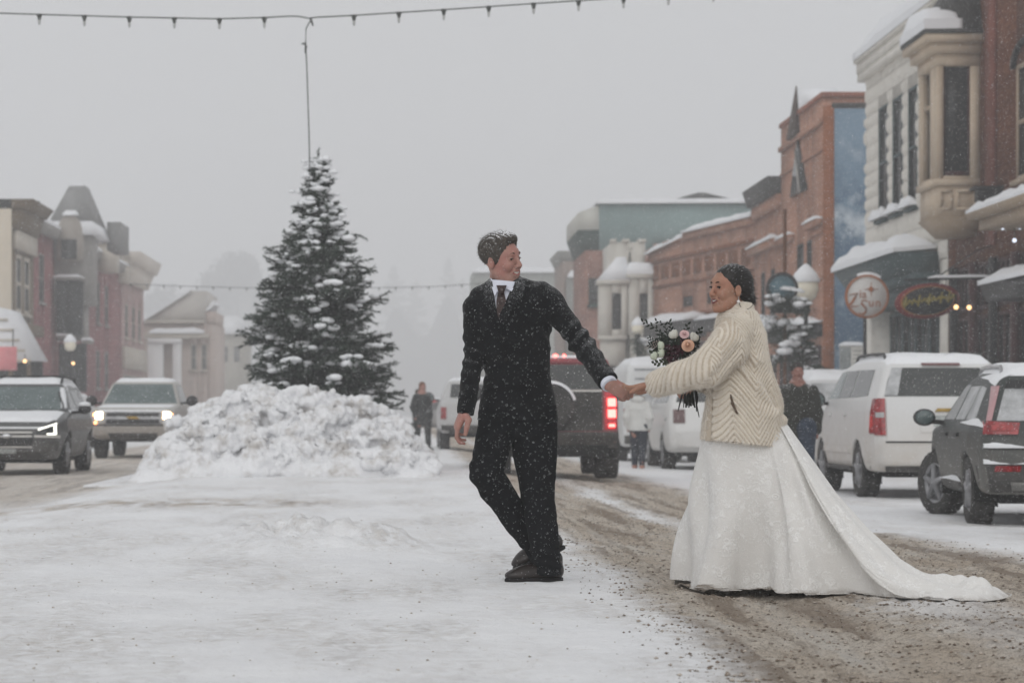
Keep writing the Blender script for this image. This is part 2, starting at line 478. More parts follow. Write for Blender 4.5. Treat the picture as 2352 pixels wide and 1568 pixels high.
gx = np.concatenate([-np.geomspace(500, 5.2, 40), np.linspace(-5, 6.5, 500), np.geomspace(6.7, 500, 40)])
gy = np.concatenate([np.linspace(-30, 6.8, 12), np.geomspace(7, 40, 640), np.geomspace(40.5, 1500, 70)])
GX, GY = np.meshgrid(gx, gy, indexing='ij')
GZ = ground_z(GX, GY)
mg = bpy.data.materials.new('packed_street_snow'); mg.use_nodes = True
N = mg.node_tree.nodes; L = mg.node_tree.links; B = N['Principled BSDF']
B.inputs['Roughness'].default_value = 0.8; B.inputs['Specular IOR Level'].default_value = 0.2
tc = N.new('ShaderNodeTexCoord'); sp = N.new('ShaderNodeSeparateXYZ'); L.new(tc.outputs['Object'], sp.inputs[0])
def noise_node(scale, detail=5, vec=None, rough=0.6):
    n = N.new('ShaderNodeTexNoise'); n.inputs['Scale'].default_value = scale; n.inputs['Detail'].default_value = detail; n.inputs['Roughness'].default_value = rough
    L.new(vec or tc.outputs['Object'], n.inputs['Vector']); return n.outputs[0]
def math_node(op, a, b=None, c=None):
    n = N.new('ShaderNodeMath'); n.operation = op
    for i, v in enumerate((a, b, c)):
        if v is None: continue
        if isinstance(v, (int, float)): n.inputs[i].default_value = v
        else: L.new(v, n.inputs[i])
    return n.outputs[0]
def step_node(v, a, b, to0=0.0, to1=1.0):
    n = N.new('ShaderNodeMapRange'); n.interpolation_type = 'SMOOTHSTEP'
    n.inputs[1].default_value = a; n.inputs[2].default_value = b; n.inputs[3].default_value = to0; n.inputs[4].default_value = to1
    L.new(v, n.inputs[0]); return n.outputs[0]
def mix_node(f, a, b):
    n = N.new('ShaderNodeMix'); n.data_type = 'RGBA'
    for i, v in ((0, f), (6, a), (7, b)):
        if isinstance(v, tuple): n.inputs[i].default_value = (*v, 1)
        elif isinstance(v, (int, float)): n.inputs[i].default_value = v
        else: L.new(v, n.inputs[i])
    return n.outputs[2]
mp = N.new('ShaderNodeMapping'); mp.inputs['Scale'].default_value = (1, 0.35, 1); L.new(tc.outputs['Object'], mp.inputs['Vector'])
long_v = mp.outputs[0]
X_, Y_ = sp.outputs[0], sp.outputs[1]
wob = math_node('MULTIPLY', math_node('SUBTRACT', noise_node(0.8, 6, long_v), 0.5), 1.0)
wob2 = math_node('MULTIPLY', math_node('SUBTRACT', noise_node(9, 5), 0.5), 0.5)
Xw = math_node('ADD', math_node('ADD', X_, wob), wob2)
right = math_node('MULTIPLY', step_node(Xw, 0.95, 1.4), step_node(Xw, 3.6, 4.3, 1, 0))
strip = math_node('MULTIPLY', step_node(Xw, 2.15, 2.42), step_node(Xw, 2.5, 2.85, 1, 0))
strip = math_node('MULTIPLY', strip, step_node(noise_node(0.5, 3, long_v), 0.36, 0.56, 0.35, 0.95))
right = math_node('MULTIPLY', right, math_node('SUBTRACT', 1.0, strip))
left = math_node('MULTIPLY', math_node('MULTIPLY', step_node(Xw, -9.2, -8.2), step_node(Xw, -4.6, -3.6, 1, 0)), step_node(Y_, 22, 30))
left = math_node('MULTIPLY', left, 0.75)
patchy = step_node(noise_node(1.1, 6, long_v), 0.40, 0.66, 0.0, 0.42)       # faint sand trodden into the crosswalk
patchy = math_node('MULTIPLY', patchy, step_node(noise_node(14, 4), 0.35, 0.7))
track = math_node('MULTIPLY', math_node('MULTIPLY', step_node(Y_, 22.4, 24.2), step_node(Y_, 26.5, 24.4)), step_node(X_, -0.2, -1.4))
track = math_node('MULTIPLY', track, step_node(noise_node(2.5, 5, long_v), 0.35, 0.62, 0.0, 0.85))
mud = math_node('MAXIMUM', math_node('MAXIMUM', right, left), math_node('MAXIMUM', patchy, track))
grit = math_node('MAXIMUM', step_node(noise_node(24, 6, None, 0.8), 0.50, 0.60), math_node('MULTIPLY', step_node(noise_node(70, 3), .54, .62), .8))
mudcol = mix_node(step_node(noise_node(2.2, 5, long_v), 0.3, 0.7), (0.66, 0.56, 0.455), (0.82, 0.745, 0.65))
mudcol = mix_node(math_node('MULTIPLY', grit, 0.60), mudcol, (0.22, 0.17, 0.13))  # dark grit tone also stands in for small shadows of the rough slush
mudcol = mix_node(step_node(noise_node(6, 5, long_v), 0.56, 0.72, 0, 0.55), mudcol, (0.62, 0.59, 0.555))
mp3 = N.new('ShaderNodeMapping'); mp3.inputs['Scale'].default_value = (1, 0.05, 1); L.new(tc.outputs['Object'], mp3.inputs['Vector'])
mudcol = mix_node(step_node(noise_node(5.5, 4, mp3.outputs[0]), .48, .62, 0, .72), mudcol, (.27, .205, .155))
mudcol = mix_node(step_node(noise_node(3.1, 4, mp3.outputs[0]), .54, .68, 0, .5), mudcol, (.80, .765, .71))
snowcol = mix_node(step_node(noise_node(1.6, 6), 0.3, 0.75), (0.86, 0.865, 0.88), (0.91, 0.915, 0.925))
mp2 = N.new('ShaderNodeMapping'); mp2.inputs['Scale'].default_value = (0.5, 1.3, 1); L.new(tc.outputs['Object'], mp2.inputs['Vector'])
fleck = math_node('MULTIPLY', step_node(noise_node(34, 3, mp2.outputs[0], 0.6), 0.62, 0.70), step_node(noise_node(1.7, 4), 0.38, 0.62))
snowcol = mix_node(math_node('MULTIPLY', fleck, 0.55), snowcol, (0.42, 0.36, 0.30))
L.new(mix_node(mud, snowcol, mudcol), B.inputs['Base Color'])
hgt = math_node('ADD', math_node('MULTIPLY', noise_node(45, 6, None, 0.7), math_node('ADD', 0.35, math_node('MULTIPLY', mud, 1.2))), math_node('MULTIPLY', noise_node(7, 5), 0.8))
bp = N.new('ShaderNodeBump'); bp.inputs['Strength'].default_value = 0.85; bp.inputs['Distance'].default_value = 0.045
L.new(hgt, bp.inputs['Height']); L.new(bp.outputs[0], B.inputs['Normal'])
I = np.arange(GX.size).reshape(GX.shape)
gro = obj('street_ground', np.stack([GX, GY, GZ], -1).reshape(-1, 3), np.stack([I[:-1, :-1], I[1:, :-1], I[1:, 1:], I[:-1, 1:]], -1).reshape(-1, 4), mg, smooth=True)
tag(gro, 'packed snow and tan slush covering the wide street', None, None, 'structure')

# pavements along both rows of buildings
M['walk'] = mat('pavement_snow', (0.66, 0.66, 0.67), 0.85, noise=(1.5, 0.12), bump=(8, 0.4, 0.03))
for nm, x0, x1 in (('pavement', 9.6, 22.0), ('pavement', -26.0, -12.5)):
    tag(MB().box(x0, x1, 20, 260, -0.4, -0.12).build(nm, M['walk']), 'snow covered pavement with a kerb in front of the shops', None, None, 'structure')

# dirt crumbs and slush lumps lying on the road, far too many to count
def crumbs(name, n, fx, rmin, rmax, m, label):
    X, Y = fx(n)
    r = rmin + (rmax - rmin) * rng.random(n) ** 3
    Z = ground_z(X, Y) + r * 0.3
    base = np.array([(1, 0, 0), (-0.5, 0.87, 0), (-0.5, -0.87, 0), (0.1, 0, 0.8), (0, 0.1, -0.7)])
    V = base[None] * (0.6 + 0.8 * rng.random((n, 5, 3))) * r[:, None, None]
    a = rng.random(n) * 6.28; ca, sa = np.cos(a)[:, None], np.sin(a)[:, None]
    V = np.stack([V[..., 0] * ca - V[..., 1] * sa, V[..., 0] * sa + V[..., 1] * ca, V[..., 2] * 0.55], -1) + np.stack([X, Y, Z], 1)[:, None]
    f = np.array([(0, 1, 3), (1, 2, 3), (2, 0, 3), (1, 0, 4), (2, 1, 4), (0, 2, 4)])
    o = obj(name, V.reshape(-1, 3), (f[None] + 5 * np.arange(n)[:, None, None]).reshape(-1, 3), m)
    return tag(o, label, None, None, 'stuff')
def in_lane(n):
    Y = 7.2 * (45 / 7.2) ** (rng.random(n) ** 1.3)
    return 1.05 + 2.9 * rng.random(n) + 0.12 * rng.standard_normal(n), Y
def in_snow(n):
    Y = 7.2 * (28 / 7.2) ** rng.random(n)
    return -0.21 * Y + rng.random(n) * (0.21 * Y + 1.3), Y
M['crumb'] = mat('dirt_crumbs', (0.19, 0.15, 0.115), 0.9, noise=(3, 0.5))
M['crumb_pale'] = mat('slush_lumps', (0.42, 0.37, 0.32), 0.85, noise=(5, 0.4))
crumbs('dirt_crumbs', 16000, in_lane, 0.003, 0.013, M['crumb'], 'dark dirt crumbs strewn over the tan slush of the lane')
crumbs('slush_lumps', 7000, in_lane, 0.004, 0.017, M['crumb_pale'], 'pale frozen slush lumps strewn over the lane')
crumbs('grit_specks', 1100, in_snow, 0.002, 0.010, mat('grit_specks', (.46, .41, .355), .9, noise=(5, .4)), 'brown grit specks scattered over the white crosswalk snow')

# ------------------------------------------------------------------ haze: the air full of fine snow
hm = bpy.data.materials.new('snowy_air'); hm.use_nodes = True; hm.node_tree.nodes.clear()
pv = hm.node_tree.nodes.new('ShaderNodeVolumePrincipled'); ho = hm.node_tree.nodes.new('ShaderNodeOutputMaterial')
pv.inputs['Color'].default_value = (0.97, 0.975, 0.985, 1); pv.inputs['Density'].default_value = BETA; pv.inputs['Anisotropy'].default_value = 0.2
hm.node_tree.links.new(pv.outputs[0], ho.inputs['Volume'])
tag(MB().box(-520, 520, -40, 1520, -3, 95).build('haze', hm), 'pale grey air thick with blowing snow', None, None, 'stuff')
# ------------------------------------------------------------------ building helpers
class Fr:
    """a wall plane: origin o, u along the wall, n outwards (both flat unit vectors)"""
    def __init__(s, o, u, n): s.o = np.array([*o, 0.0]); s.u = np.array([*u, 0.0]); s.n = np.array([*n, 0.0])
    def p(s, u, d, z): return s.o + s.u * u + s.n * d + np.array([0, 0, z])
    def box(s, mb, u0, u1, z0, z1, d0, d1, d1t=None):
        """d1t: how far the top stands out, when different from the bottom"""
        t = d1 if d1t is None else d1t
        mb.hexa([s.p(u0, d0, z0), s.p(u1, d0, z0), s.p(u1, d1, z0), s.p(u0, d1, z0)], [s.p(u0, d0, z1), s.p(u1, d0, z1), s.p(u1, t, z1), s.p(u0, t, z1)])
        return mb

def snow_cap(parent, P, h=0.15, nu=10, nv=6, name='snow_cap', m=None, rough=0.5, freq=2.0):
    """a bank of snow lying on the quad P (four points in order)"""
    P = np.asarray(P, float)
    u = np.linspace(0, 1, nu + 1)[:, None, None]; v = np.linspace(0, 1, nv + 1)[None, :, None]
    G = (P[0] * (1 - u) + P[1] * u) * (1 - v) + (P[3] * (1 - u) + P[2] * u) * v
    e = ((1 - np.abs(2 * u - 1) ** 8) * (1 - np.abs(2 * v - 1) ** 4))[..., 0]
    nz = fbm(G[..., 0] * freq, G[..., 1] * freq, G[..., 2], 3)
    G = G.copy(); base = G.copy(); base[..., 2] -= 0.01
    G[..., 2] += h * (0.35 + 0.65 * np.sqrt(np.clip(e, 0, 1))) * (1 + rough * nz)
    mb = MB(); mb.grid(G)
    rim = np.concatenate([G[0, :], G[1:, -1], G[-1, ::-1][1:], G[::-1, 0][1:]])
    rb = np.concatenate([base[0, :], base[1:, -1], base[-1, ::-1][1:], base[::-1, 0][1:]])
    mb.grid(np.stack([rim, rb]))
    return mb.build(name, m or M['snow'], parent, smooth=True)

def wall(parent, fr, u0, u1, z0, z1, holes, m, core=3.0, t=0.07, name='wall'):
    """a solid wall whose openings (u0,u1,z0,z1) are recessed by t"""
    us = sorted({u0, u1, *[h[0] for h in holes], *[h[1] for h in holes]}); zs = sorted({z0, z1, *[h[2] for h in holes], *[h[3] for h in holes]})
    us = [q for q in us if u0 <= q <= u1]; zs = [q for q in zs if z0 <= q <= z1]
    mb = MB()
    for a, b in zip(us[:-1], us[1:]):
        run = None
        for c, d in zip(zs[:-1], zs[1:]):
            mu, mz = (a + b) / 2, (c + d) / 2
            if any(h[0] < mu < h[1] and h[2] < mz < h[3] for h in holes):
                if run: fr.box(mb, a, b, run[0], run[1], -t, 0); run = None
            else: run = (run[0], d) if run else (c, d)
        if run: fr.box(mb, a, b, run[0], run[1], -t, 0)
    fr.box(mb, u0, u1, z0, z1, -core, -t)
    return mb.build(name, m, parent)

def window(parent, fr, h, fm, t=0.07, bars=1, vbars=0, pane=None, sill=True, fw=0.07, name='window'):
    """frame (with sill) and pane in the opening h"""
    u0, u1, z0, z1 = h; mb = MB(); d0, d1 = -t + 0.03, -t + 0.075
    fr.box(mb, u0, u0 + fw, z0, z1, d0, d1); fr.box(mb, u1 - fw, u1, z0, z1, d0, d1)
    fr.box(mb, u0 + fw, u1 - fw, z0, z0 + fw, d0, d1); fr.box(mb, u0 + fw, u1 - fw, z1 - fw, z1, d0, d1)
    for i in range(bars):
        z = z0 + (z1 - z0) * (i + 1) / (bars + 1); fr.box(mb, u0 + fw, u1 - fw, z - fw / 2, z + fw / 2, d0, d1 - 0.01)
    for i in range(vbars):
        u = u0 + (u1 - u0) * (i + 1) / (vbars + 1); fr.box(mb, u - fw / 2, u + fw / 2, z0 + fw, z1 - fw, d0, d1 - 0.02)
    f = mb.build(name, fm, parent)
    g = MB(); fr.box(g, u0, u1, z0, z1, -t + 0.005, -t + 0.025); g.build('pane', pane or M['window'], f)
    if sill:
        s_ = MB(); fr.box(s_, u0 - 0.08, u1 + 0.08, z0 - 0.12, z0 - 0.004, 0.002, 0.14); s_.build('sill', fm, f)
    return f

def brick_mat(name, c1, c2, mortar, plane):
    m = bpy.data.materials.new(name); m.use_nodes = True; N = m.node_tree.nodes; L = m.node_tree.links; b = N['Principled BSDF']
    b.inputs['Roughness'].default_value = 0.9; b.inputs['Specular IOR Level'].default_value = 0.15
    tc = N.new('ShaderNodeTexCoord'); s_ = N.new('ShaderNodeSeparateXYZ'); c = N.new('ShaderNodeCombineXYZ'); L.new(tc.outputs['Object'], s_.inputs[0])
    L.new(s_.outputs[1 if plane == 'x' else 0], c.inputs[0]); L.new(s_.outputs[2], c.inputs[1])
    k = N.new('ShaderNodeTexBrick'); L.new(c.outputs[0], k.inputs['Vector'])
    k.inputs['Color1'].default_value = (*c1, 1); k.inputs['Color2'].default_value = (*c2, 1); k.inputs['Mortar'].default_value = (*mortar, 1)
    k.inputs['Scale'].default_value = 1.0; k.inputs['Brick Width'].default_value = 0.21; k.inputs['Row Height'].default_value = 0.075; k.inputs['Mortar Size'].default_value = 0.006
    n = N.new('ShaderNodeTexNoise'); n.inputs['Scale'].default_value = 0.9; n.inputs['Detail'].default_value = 8; n.inputs['Roughness'].default_value = 0.7; mq = N.new('ShaderNodeMapping'); mq.inputs['Scale'].default_value = (.3, .18, 1.6); L.new(tc.outputs['Object'], mq.inputs['Vector']); L.new(mq.outputs[0], n.inputs['Vector'])
    mr = N.new('ShaderNodeMapRange'); mr.inputs[1].default_value = 0.35; mr.inputs[2].default_value = 0.7; mr.inputs[3].default_value = 0.72; mr.inputs[4].default_value = 1.15
    L.new(n.outputs[0], mr.inputs[0])
    x = N.new('ShaderNodeMix'); x.data_type = 'RGBA'; x.blend_type = 'MULTIPLY'; x.inputs[0].default_value = 1
    L.new(k.outputs[0], x.inputs[6]); L.new(mr.outputs[0], x.inputs[7]); L.new(x.outputs[2], b.inputs['Base Color'])
    bp = N.new('ShaderNodeBump'); bp.inputs['Strength'].default_value = 0.4; bp.inputs['Distance'].default_value = 0.01; L.new(k.outputs[1], bp.inputs['Height']); bp.invert = True
    L.new(bp.outputs[0], b.inputs['Normal'])
    return m

def YF(x, X=14.0): return FP * X / (x - VX)
def ZF(y, Y): return CAM_H + (VY - y) * Y / FP

BASE = -0.4
fR = Fr((14.0, 0), (0, 1), (-1, 0))       # the right-hand row faces the street; u is the distance
M['brick_near'] = brick_mat('brown_brick', alb(112, 84, 72, 57), alb(96, 72, 63, 57), alb(120, 98, 86, 57), 'x')
M['brick_near_red'] = mat('red_painted_brick', alb(118, 84, 77, 57), 0.9, noise=(2, 0.25), bump=(20, 0.4, 0.02))
M['beige'] = mat('beige_painted_wood', alb(168, 152, 132, 60), 0.7, noise=(1.2, 0.1))
M['beige_dark'] = mat('beige_trim', alb(146, 130, 112, 60), 0.7, noise=(1.2, 0.1))
M['maroon'] = mat('maroon_paint', alb(84, 52, 50, 58), 0.6, noise=(3, 0.3))
M['teal_dark'] = mat('teal_grey_paint', alb(84, 94, 96, 68), 0.6, noise=(1.4, 0.15))
M['stone_white'] = mat('white_rough_stone', alb(186, 182, 174, 70), 0.9, noise=(2.2, 0.12), bump=(7, 0.7, 0.06))
M['stone_joint'] = mat('stone_joint', alb(160, 156, 149, 70), 0.95, noise=(3, 0.15))
M['slate'] = mat('dark_slate', alb(84, 84, 84, 60), 0.7, noise=(4, 0.3), bump=(9, 0.4, 0.03))
M['brown_post'] = mat('brown_shopfront', alb(66, 55, 50, 56), 0.6, noise=(4, 0.3))

# ---- near brick building with the bay window
t = thing('brick_building', 'brown brick building nearest on the right with a beige bay window', 'building', (16, 55, 0))
arch = (53.6, 55.35, ZF(415, 55.2), ZF(150, 55.2))
shop = (49.0, 61.4, 0.35, 4.6)
wall(t, fR, 47.0, 62.3, BASE, 15.0, [arch, shop], M['brick_near'], core=8)
fa = window(t, fR, arch, M['beige_dark'], bars=1, fw=0.1)
mb = MB()
for i in range(9):
    a0, a1 = math.pi * i / 9, math.pi * (i + 1) / 9; uc = (arch[0] + arch[1]) / 2; r0, r1 = 0.9, 1.12
    pts = [(uc + r * math.cos(a), arch[3] - 0.05 + 0.5 * r * math.sin(a)) for r, a in ((r0, a0), (r1, a0), (r1, a1), (r0, a1))]
    mb.hexa([fR.p(u, 0.003, z) for u, z in pts], [fR.p(u, 0.10, z) for u, z in pts])
mb.build('window_arch', M['brown_post'], t)
mb = MB(); fR.box(mb, 57.15, 57.95, 4.9, 15.0, 0.003, 0.10); mb.build('pilaster', M['brick_near_red'], t)
# shopfront: posts, panes, transom
mb = MB(); 
for i in range(6):
    u0 = 49.0 + i * 2.06
    f = window(t, fR, (u0 + 0.02, u0 + 2.04, 0.9, 3.3), M['maroon'], bars=0, vbars=2, sill=False, fw=0.09, name='shop_window')
    f = window(t, fR, (u0 + 0.02, u0 + 2.04, 3.45, 4.55), M['maroon'], bars=0, vbars=4, sill=False, fw=0.07, name='transom_window')
    p_ = MB(); fR.box(p_, u0 + 0.02, u0 + 2.04, 0.35, 0.88, -0.2, 0.02); p_.build('stall_riser', M['brown_post'], t)
for i in range(7):
    u0 = 49.0 + i * 2.06; p_ = MB(); fR.box(p_, u0 - 0.13, u0 + 0.13, 0.0, 4.6, 0.003, 0.16); p_.build('shop_post', M['maroon'] if i % 2 else M['brown_post'], t)
# bay
bx, by0, by1 = 12.95, 58.9, 60.95
zb, zt = ZF(530, 59), ZF(68, 59)
fN = Fr((0, by0), (1, 0), (0, -1)); fW = Fr((bx, 0), (0, 1), (-1, 0))
wn = (bx + 0.17, bx + 0.83, ZF(405, 59), ZF(128, 59)); ws = (by0 + 0.75, by0 + 1.75, ZF(405, 59), ZF(150, 59))
mb = MB(); z0b = ZF(412, 59)
mb.box(bx + 0.25, 14.0, by0 + 0.25, by1, z0b, zt - 0.9)
for u0, u1, z0, z1 in ((bx, wn[0], z0b, zt - 0.9), (wn[1], 14.0, z0b, zt - 0.9), (wn[0], wn[1], wn[3], zt - 0.9), (wn[0], wn[1], z0b, wn[2])): fN.box(mb, u0, u1, z0, z1, -0.25, 0)
for u0, u1, z0, z1 in ((by0 + 0.25, ws[0], z0b, zt - 0.9), (ws[1], by1, z0b, zt - 0.9), (ws[0], ws[1], ws[3], zt - 0.9), (ws[0], ws[1], z0b, ws[2])): fW.box(mb, u0, u1, z0, z1, -0.25, 0)
bay = mb.build('bay_window', M['beige'], t)
mb = MB(); fN.box(mb, wn[0], wn[1], wn[2], wn[3], -0.24, -0.2); mb.build('pane', M['window'], bay)
mb = MB()
for a, b, c, d in ((wn[0], wn[0] + 0.06, wn[2], wn[3]), (wn[1] - 0.04, wn[1], wn[2], wn[3]), (wn[0] + 0.06, wn[1] - 0.04, wn[2], wn[2] + 0.12), (wn[0] + 0.06, wn[1] - 0.04, wn[3] - 0.06, wn[3])): fN.box(mb, a, b, c, d, -0.19, -0.08)
mb.build('frame', M['maroon'], bay)
mb = MB(); fW.box(mb, ws[0], ws[1], ws[2], ws[3], -0.24, -0.2); mb.build('pane', M['window'], bay)
mb = MB(); 
for a, b, c, d in ((ws[0], ws[0] + 0.06, ws[2], ws[3]), (ws[1] - 0.06, ws[1], ws[2], ws[3]), (ws[0] + .06, ws[1] - .06, ws[2] + 1.75, ws[2] + 1.85)): fW.box(mb, a, b, c, d, -0.19, -0.06)
mb.build('frame', M['beige_dark'], bay)
mb = MB()
mb.box(bx - 0.05, 14, by0 - 0.05, by1 + 0.05, z0b - 0.16, z0b - 0.004); mb.build('moulding', M['beige'], t); mb = MB()
mb.box(bx - 0.02, 14, by0 - 0.02, by1 + 0.02, zt - 0.897, zt - 0.6)
mb.box(bx - 0.18, 14, by0 - 0.18, by1 + 0.18, zt - 0.597, zt - 0.36)
mb.box(bx - 0.34, 14, by0 - 0.34, by1 + 0.34, zt - 0.357, zt - 0.16)
mb.build('cornice', M['beige'], t)
mb = MB(); mb.box(bx - 0.38, 14, by0 - 0.38, by1 + 0.38, zt - 0.157, zt - 0.06); mb.build('gutter', M['slate'], t)
mb = MB(); mb.box(bx + 0.03, 14, by0 + 0.03, by1 - 0.03, zb + 0.35, z0b - 0.163)
for u0, u1 in ((bx + 0.08, bx + 0.38), (bx + 0.5, bx + 0.98)):
    for z in (zb + 0.5, z0b - 0.32): fN.box(mb, u0, u1, z, z + 0.06, -0.03, 0.03)
    for u in (u0, u1 - 0.05): fN.box(mb, u, u + 0.05, zb + 0.563, z0b - 0.323, -0.03, 0.028)
mb.build('bay_panel', M['beige'], t)
mb = MB()
mb.hexa([(bx + 0.35, by0 + 0.35, zb - 0.1), (14, by0 + 0.35, zb - 0.1), (14, by1 - 0.35, zb - 0.1), (bx + 0.35, by1 - 0.35, zb - 0.1)],
        [(bx - 0.02, by0 - 0.02, zb + 0.347), (14, by0 - 0.02, zb + 0.347), (14, by1 + 0.02, zb + 0.347), (bx - 0.02, by1 + 0.02, zb + 0.347)])
mb.build('bay_bracket', M['beige_dark'], t)
mb = MB(); q = zt - 0.055
mb.hexa([(bx - 0.3, by0 - 0.3, q), (14, by0 - 0.3, q), (14, by1 + 0.3, q), (bx - 0.3, by1 + 0.3, q)], [(13.55, by0 + 0.1, q + 1.3), (14, by0 + 0.1, q + 1.3), (14, by1 - 0.3, q + 1.3), (13.55, by1 - 0.3, q + 1.3)])
mb.build('bay_roof', M['slate'], t)
snow_cap(t, [(bx - 0.38, by0 - 0.38, q), (bx + 0.55, by0 - 0.38, q + 0.02), (bx + 0.55, by1 + 0.4, q + 0.1), (bx - 0.4, by1 + 0.4, q)], 0.62, 8, 10, rough=0.3)
# small roofed shop cornice with snow, lights under it
fA = Fr((13.0, 0), (0, 1), (-1, 0))
mb = MB(); fA.box(mb, 47.2, 53.6, ZF(505, 53.5), ZF(492, 53.5), -1.0, 0.5, 0.6); fA.box(mb, 47.3, 53.5, ZF(530, 53.5), ZF(506, 53.5), -1.0, 0.3)
mb.build('awning', M['beige_dark'], t)
zq = ZF(491, 53.5)
snow_cap(t, [(12.42, 47.2, zq), (12.42, 53.6, zq), (13.6, 53.6, zq + 0.2), (13.6, 47.2, zq + 0.2)], 0.2, 26, 5, rough=0.9, freq=3)
mb = MB(); mb.box(13.45, 14, 56.6, 57.1, ZF(455, 56), ZF(430, 56)); mb.box(13.35, 14, 56.5, 57.2, ZF(429, 56), ZF(422, 56)); mb.build('wall_bracket', M['brown_post'], t)
mb = MB(); fA.box(mb, 47.4, 52.6, ZF(690, 52), ZF(652, 52), -0.9, 0.35, 0.5); mb.build('lower_awning', M['black'], t)
zq = ZF(651, 52); snow_cap(t, [(12.45, 47.4, zq), (12.45, 52.6, zq), (13.7, 52.6, zq + 0.1), (13.7, 47.4, zq + 0.1)], 0.22, 20, 4, rough=0.9, freq=2.4)

def bulb_mat(name, c, e): return mat(name, c, 0.4, emit=(c, e))
M['bulb_cool'] = bulb_mat('cool_bulb_glass', (0.8, 0.86, 1.0), 1.6)
M['bulb_warm'] = bulb_mat('warm_bulb_glass', (1.0, 0.62, 0.30), 2.4)
for i, (x, y) in enumerate([(2303, 523), (2317, 517), (2352 - 10, 522), (2330, 552), (2362, 540)]):
    p = px(x, y, 52.9); b = MB().ball(p, 0.045, 8, 6).build('light_bulb', M['bulb_cool'])
    b2 = MB().tube([p + (0, 0, 0.04), (p[0], p[1], ZF(530, 53.5))], 0.012, 5).build('cord', M['wire'], b)
    tag(b, 'small cool white bulb under the snowy beige awning, ' + ('leftmost of them', 'second from the left, highest', 'upper one of the right side', 'lower one in the middle', 'lower one farthest right')[i], 'light bulb', 'bulbs hanging under the near awning')

# ---- white stone building
t = thing('stone_building', 'white rough stone building with three slit windows and snowy cornice', 'building', (16, 68, 0))
s0, s1 = 62.35, 73.4
wins = [(YF(2040), YF(2018), 6.6, 9.9), (YF(2074), YF(2050), 6.6, 9.9), (YF(2108), YF(2086), 6.6, 9.9)]
wall(t, fR, s0, s1, 4.9, 11.0, wins, M['stone_joint'], core=7, t=0.07)
for h in wins:
    window(t, fR, h, M['teal_dark'], t=0.07, bars=1, fw=0.08)
    zq = h[2] - 0.004; snow_cap(t, [(13.72, h[0] - 0.25, zq), (13.72, h[1] + 0.25, zq), (13.98, h[1] + 0.25, zq), (13.98, h[0] - 0.25, zq)], 0.26, 6, 4, rough=0.7, freq=3)
# rough stones, each its own piece, proud of the joints
n5 = 5; gu, gv = np.meshgrid(np.linspace(-.5, .5, n5), np.linspace(-.5, .5, n5), indexing='ij')
stone_me = []
for k in range(5):
    bul = 0.5 + 0.5 * (1 - (2 * np.abs(gu)) ** 3) * (1 - (2 * np.abs(gv)) ** 3) * (0.8 + 0.5 * fbm(gu * 2 + k * 7, gv * 2, k, 3))
    bul[0, :] = bul[-1, :] = 0; bul[:, 0] = bul[:, -1] = 0
    G = np.stack([-bul, gu, gv], -1); mbs = MB().grid(G)
    me = np_mesh('stone', np.concatenate(mbs.V), np.concatenate(mbs.Q), True); me.materials.append(M['stone_white']); stone_me.append(me)
z = 4.95; row = 0
while z < 10.9:
    hgt_ = random.choice((.36, .46, .52)); u = s0 + 0.02
    while u < s1 - 0.2:
        wd = min(0.62 + 0.5 * random.random(), s1 - u)
        cu = [(u, u + wd)]
        for h in wins:
            if z < h[3] and z + hgt_ > h[2]:
                nc = []
                for a, b in cu:
                    if b <= h[0] or a >= h[1]: nc.append((a, b)); continue
                    if a < h[0]: nc.append((a, h[0]))
                    if b > h[1]: nc.append((h[1], b))
                cu = nc
        for a, b in cu:
            if b - a < 0.12: continue
            o = bpy.data.objects.new('stone', random.choice(stone_me)); COL.objects.link(o); o.parent = t
            o.location = (14.0 - 0.002 - 16, (a + b) / 2 - 68, z + hgt_ / 2); o.scale = (0.05 + 0.06 * random.random(), (b - a) * 0.98, hgt_ * 0.97)
        u += wd
    z += hgt_ + 0.012; row += 1
mb = MB(); fR.box(mb, s0, s1 + 0.1, 10.95, 11.2, 0.0, 0.25); fR.box(mb, s0, s1 + 0.08, 11.203, 11.5, 0, 0.28); fR.box(mb, s0, s1 + 0.12, 11.503, 11.62, 0, 0.36)
mb.build('cornice', M['stone_white'], t, smooth=False)
snow_cap(t, [(13.62, s0, 11.62), (13.62, s1 + 0.15, 11.62), (14.6, s1 + 0.15, 11.8), (14.6, s0, 11.8)], 0.62, 16, 6, rough=0.45, freq=0.9)
for u0, u1 in ((72.5, s1), (s0, 63.3)):
    mb = MB(); fR.box(mb, u0, u1, BASE, 4.9, -2, 0.0); mb.build('pillar', M['stone_white'], t)
mb = MB(); fR.box(mb, 63.32, 72.48, BASE, 4.88, -3, -0.6); mb.build('shop_wall', M['teal_dark'], t)
for i in range(5):
    u0 = 63.4 + i * 1.82
    window(t, Fr((14.6, 0), (0, 1), (-1, 0)), (u0, u0 + 1.75, 0.8, 3.9), M['teal_dark'], t=0.0, bars=0, vbars=1, sill=False, fw=0.12, name='shop_window')
f8 = Fr((13.6, 0), (0, 1), (-1, 0))
mb = MB(); f8.box(mb, 63.4, 72.4, 3.95, 4.35, -0.9, 0.1); f8.box(mb, 63.4, 72.5, 4.353, 4.62, -0.9, 0.3); f8.box(mb, 63.4, 72.6, 4.623, 5.15, -0.4, 0.35, 0.75)
mb.build('shop_cornice', M['teal_dark'], t)
snow_cap(t, [(12.8, 63.4, 5.15), (12.8, 72.7, 5.15), (13.95, 72.7, 5.25), (13.95, 63.4, 5.25)], 0.42, 24, 6, rough=0.8, freq=1.5)

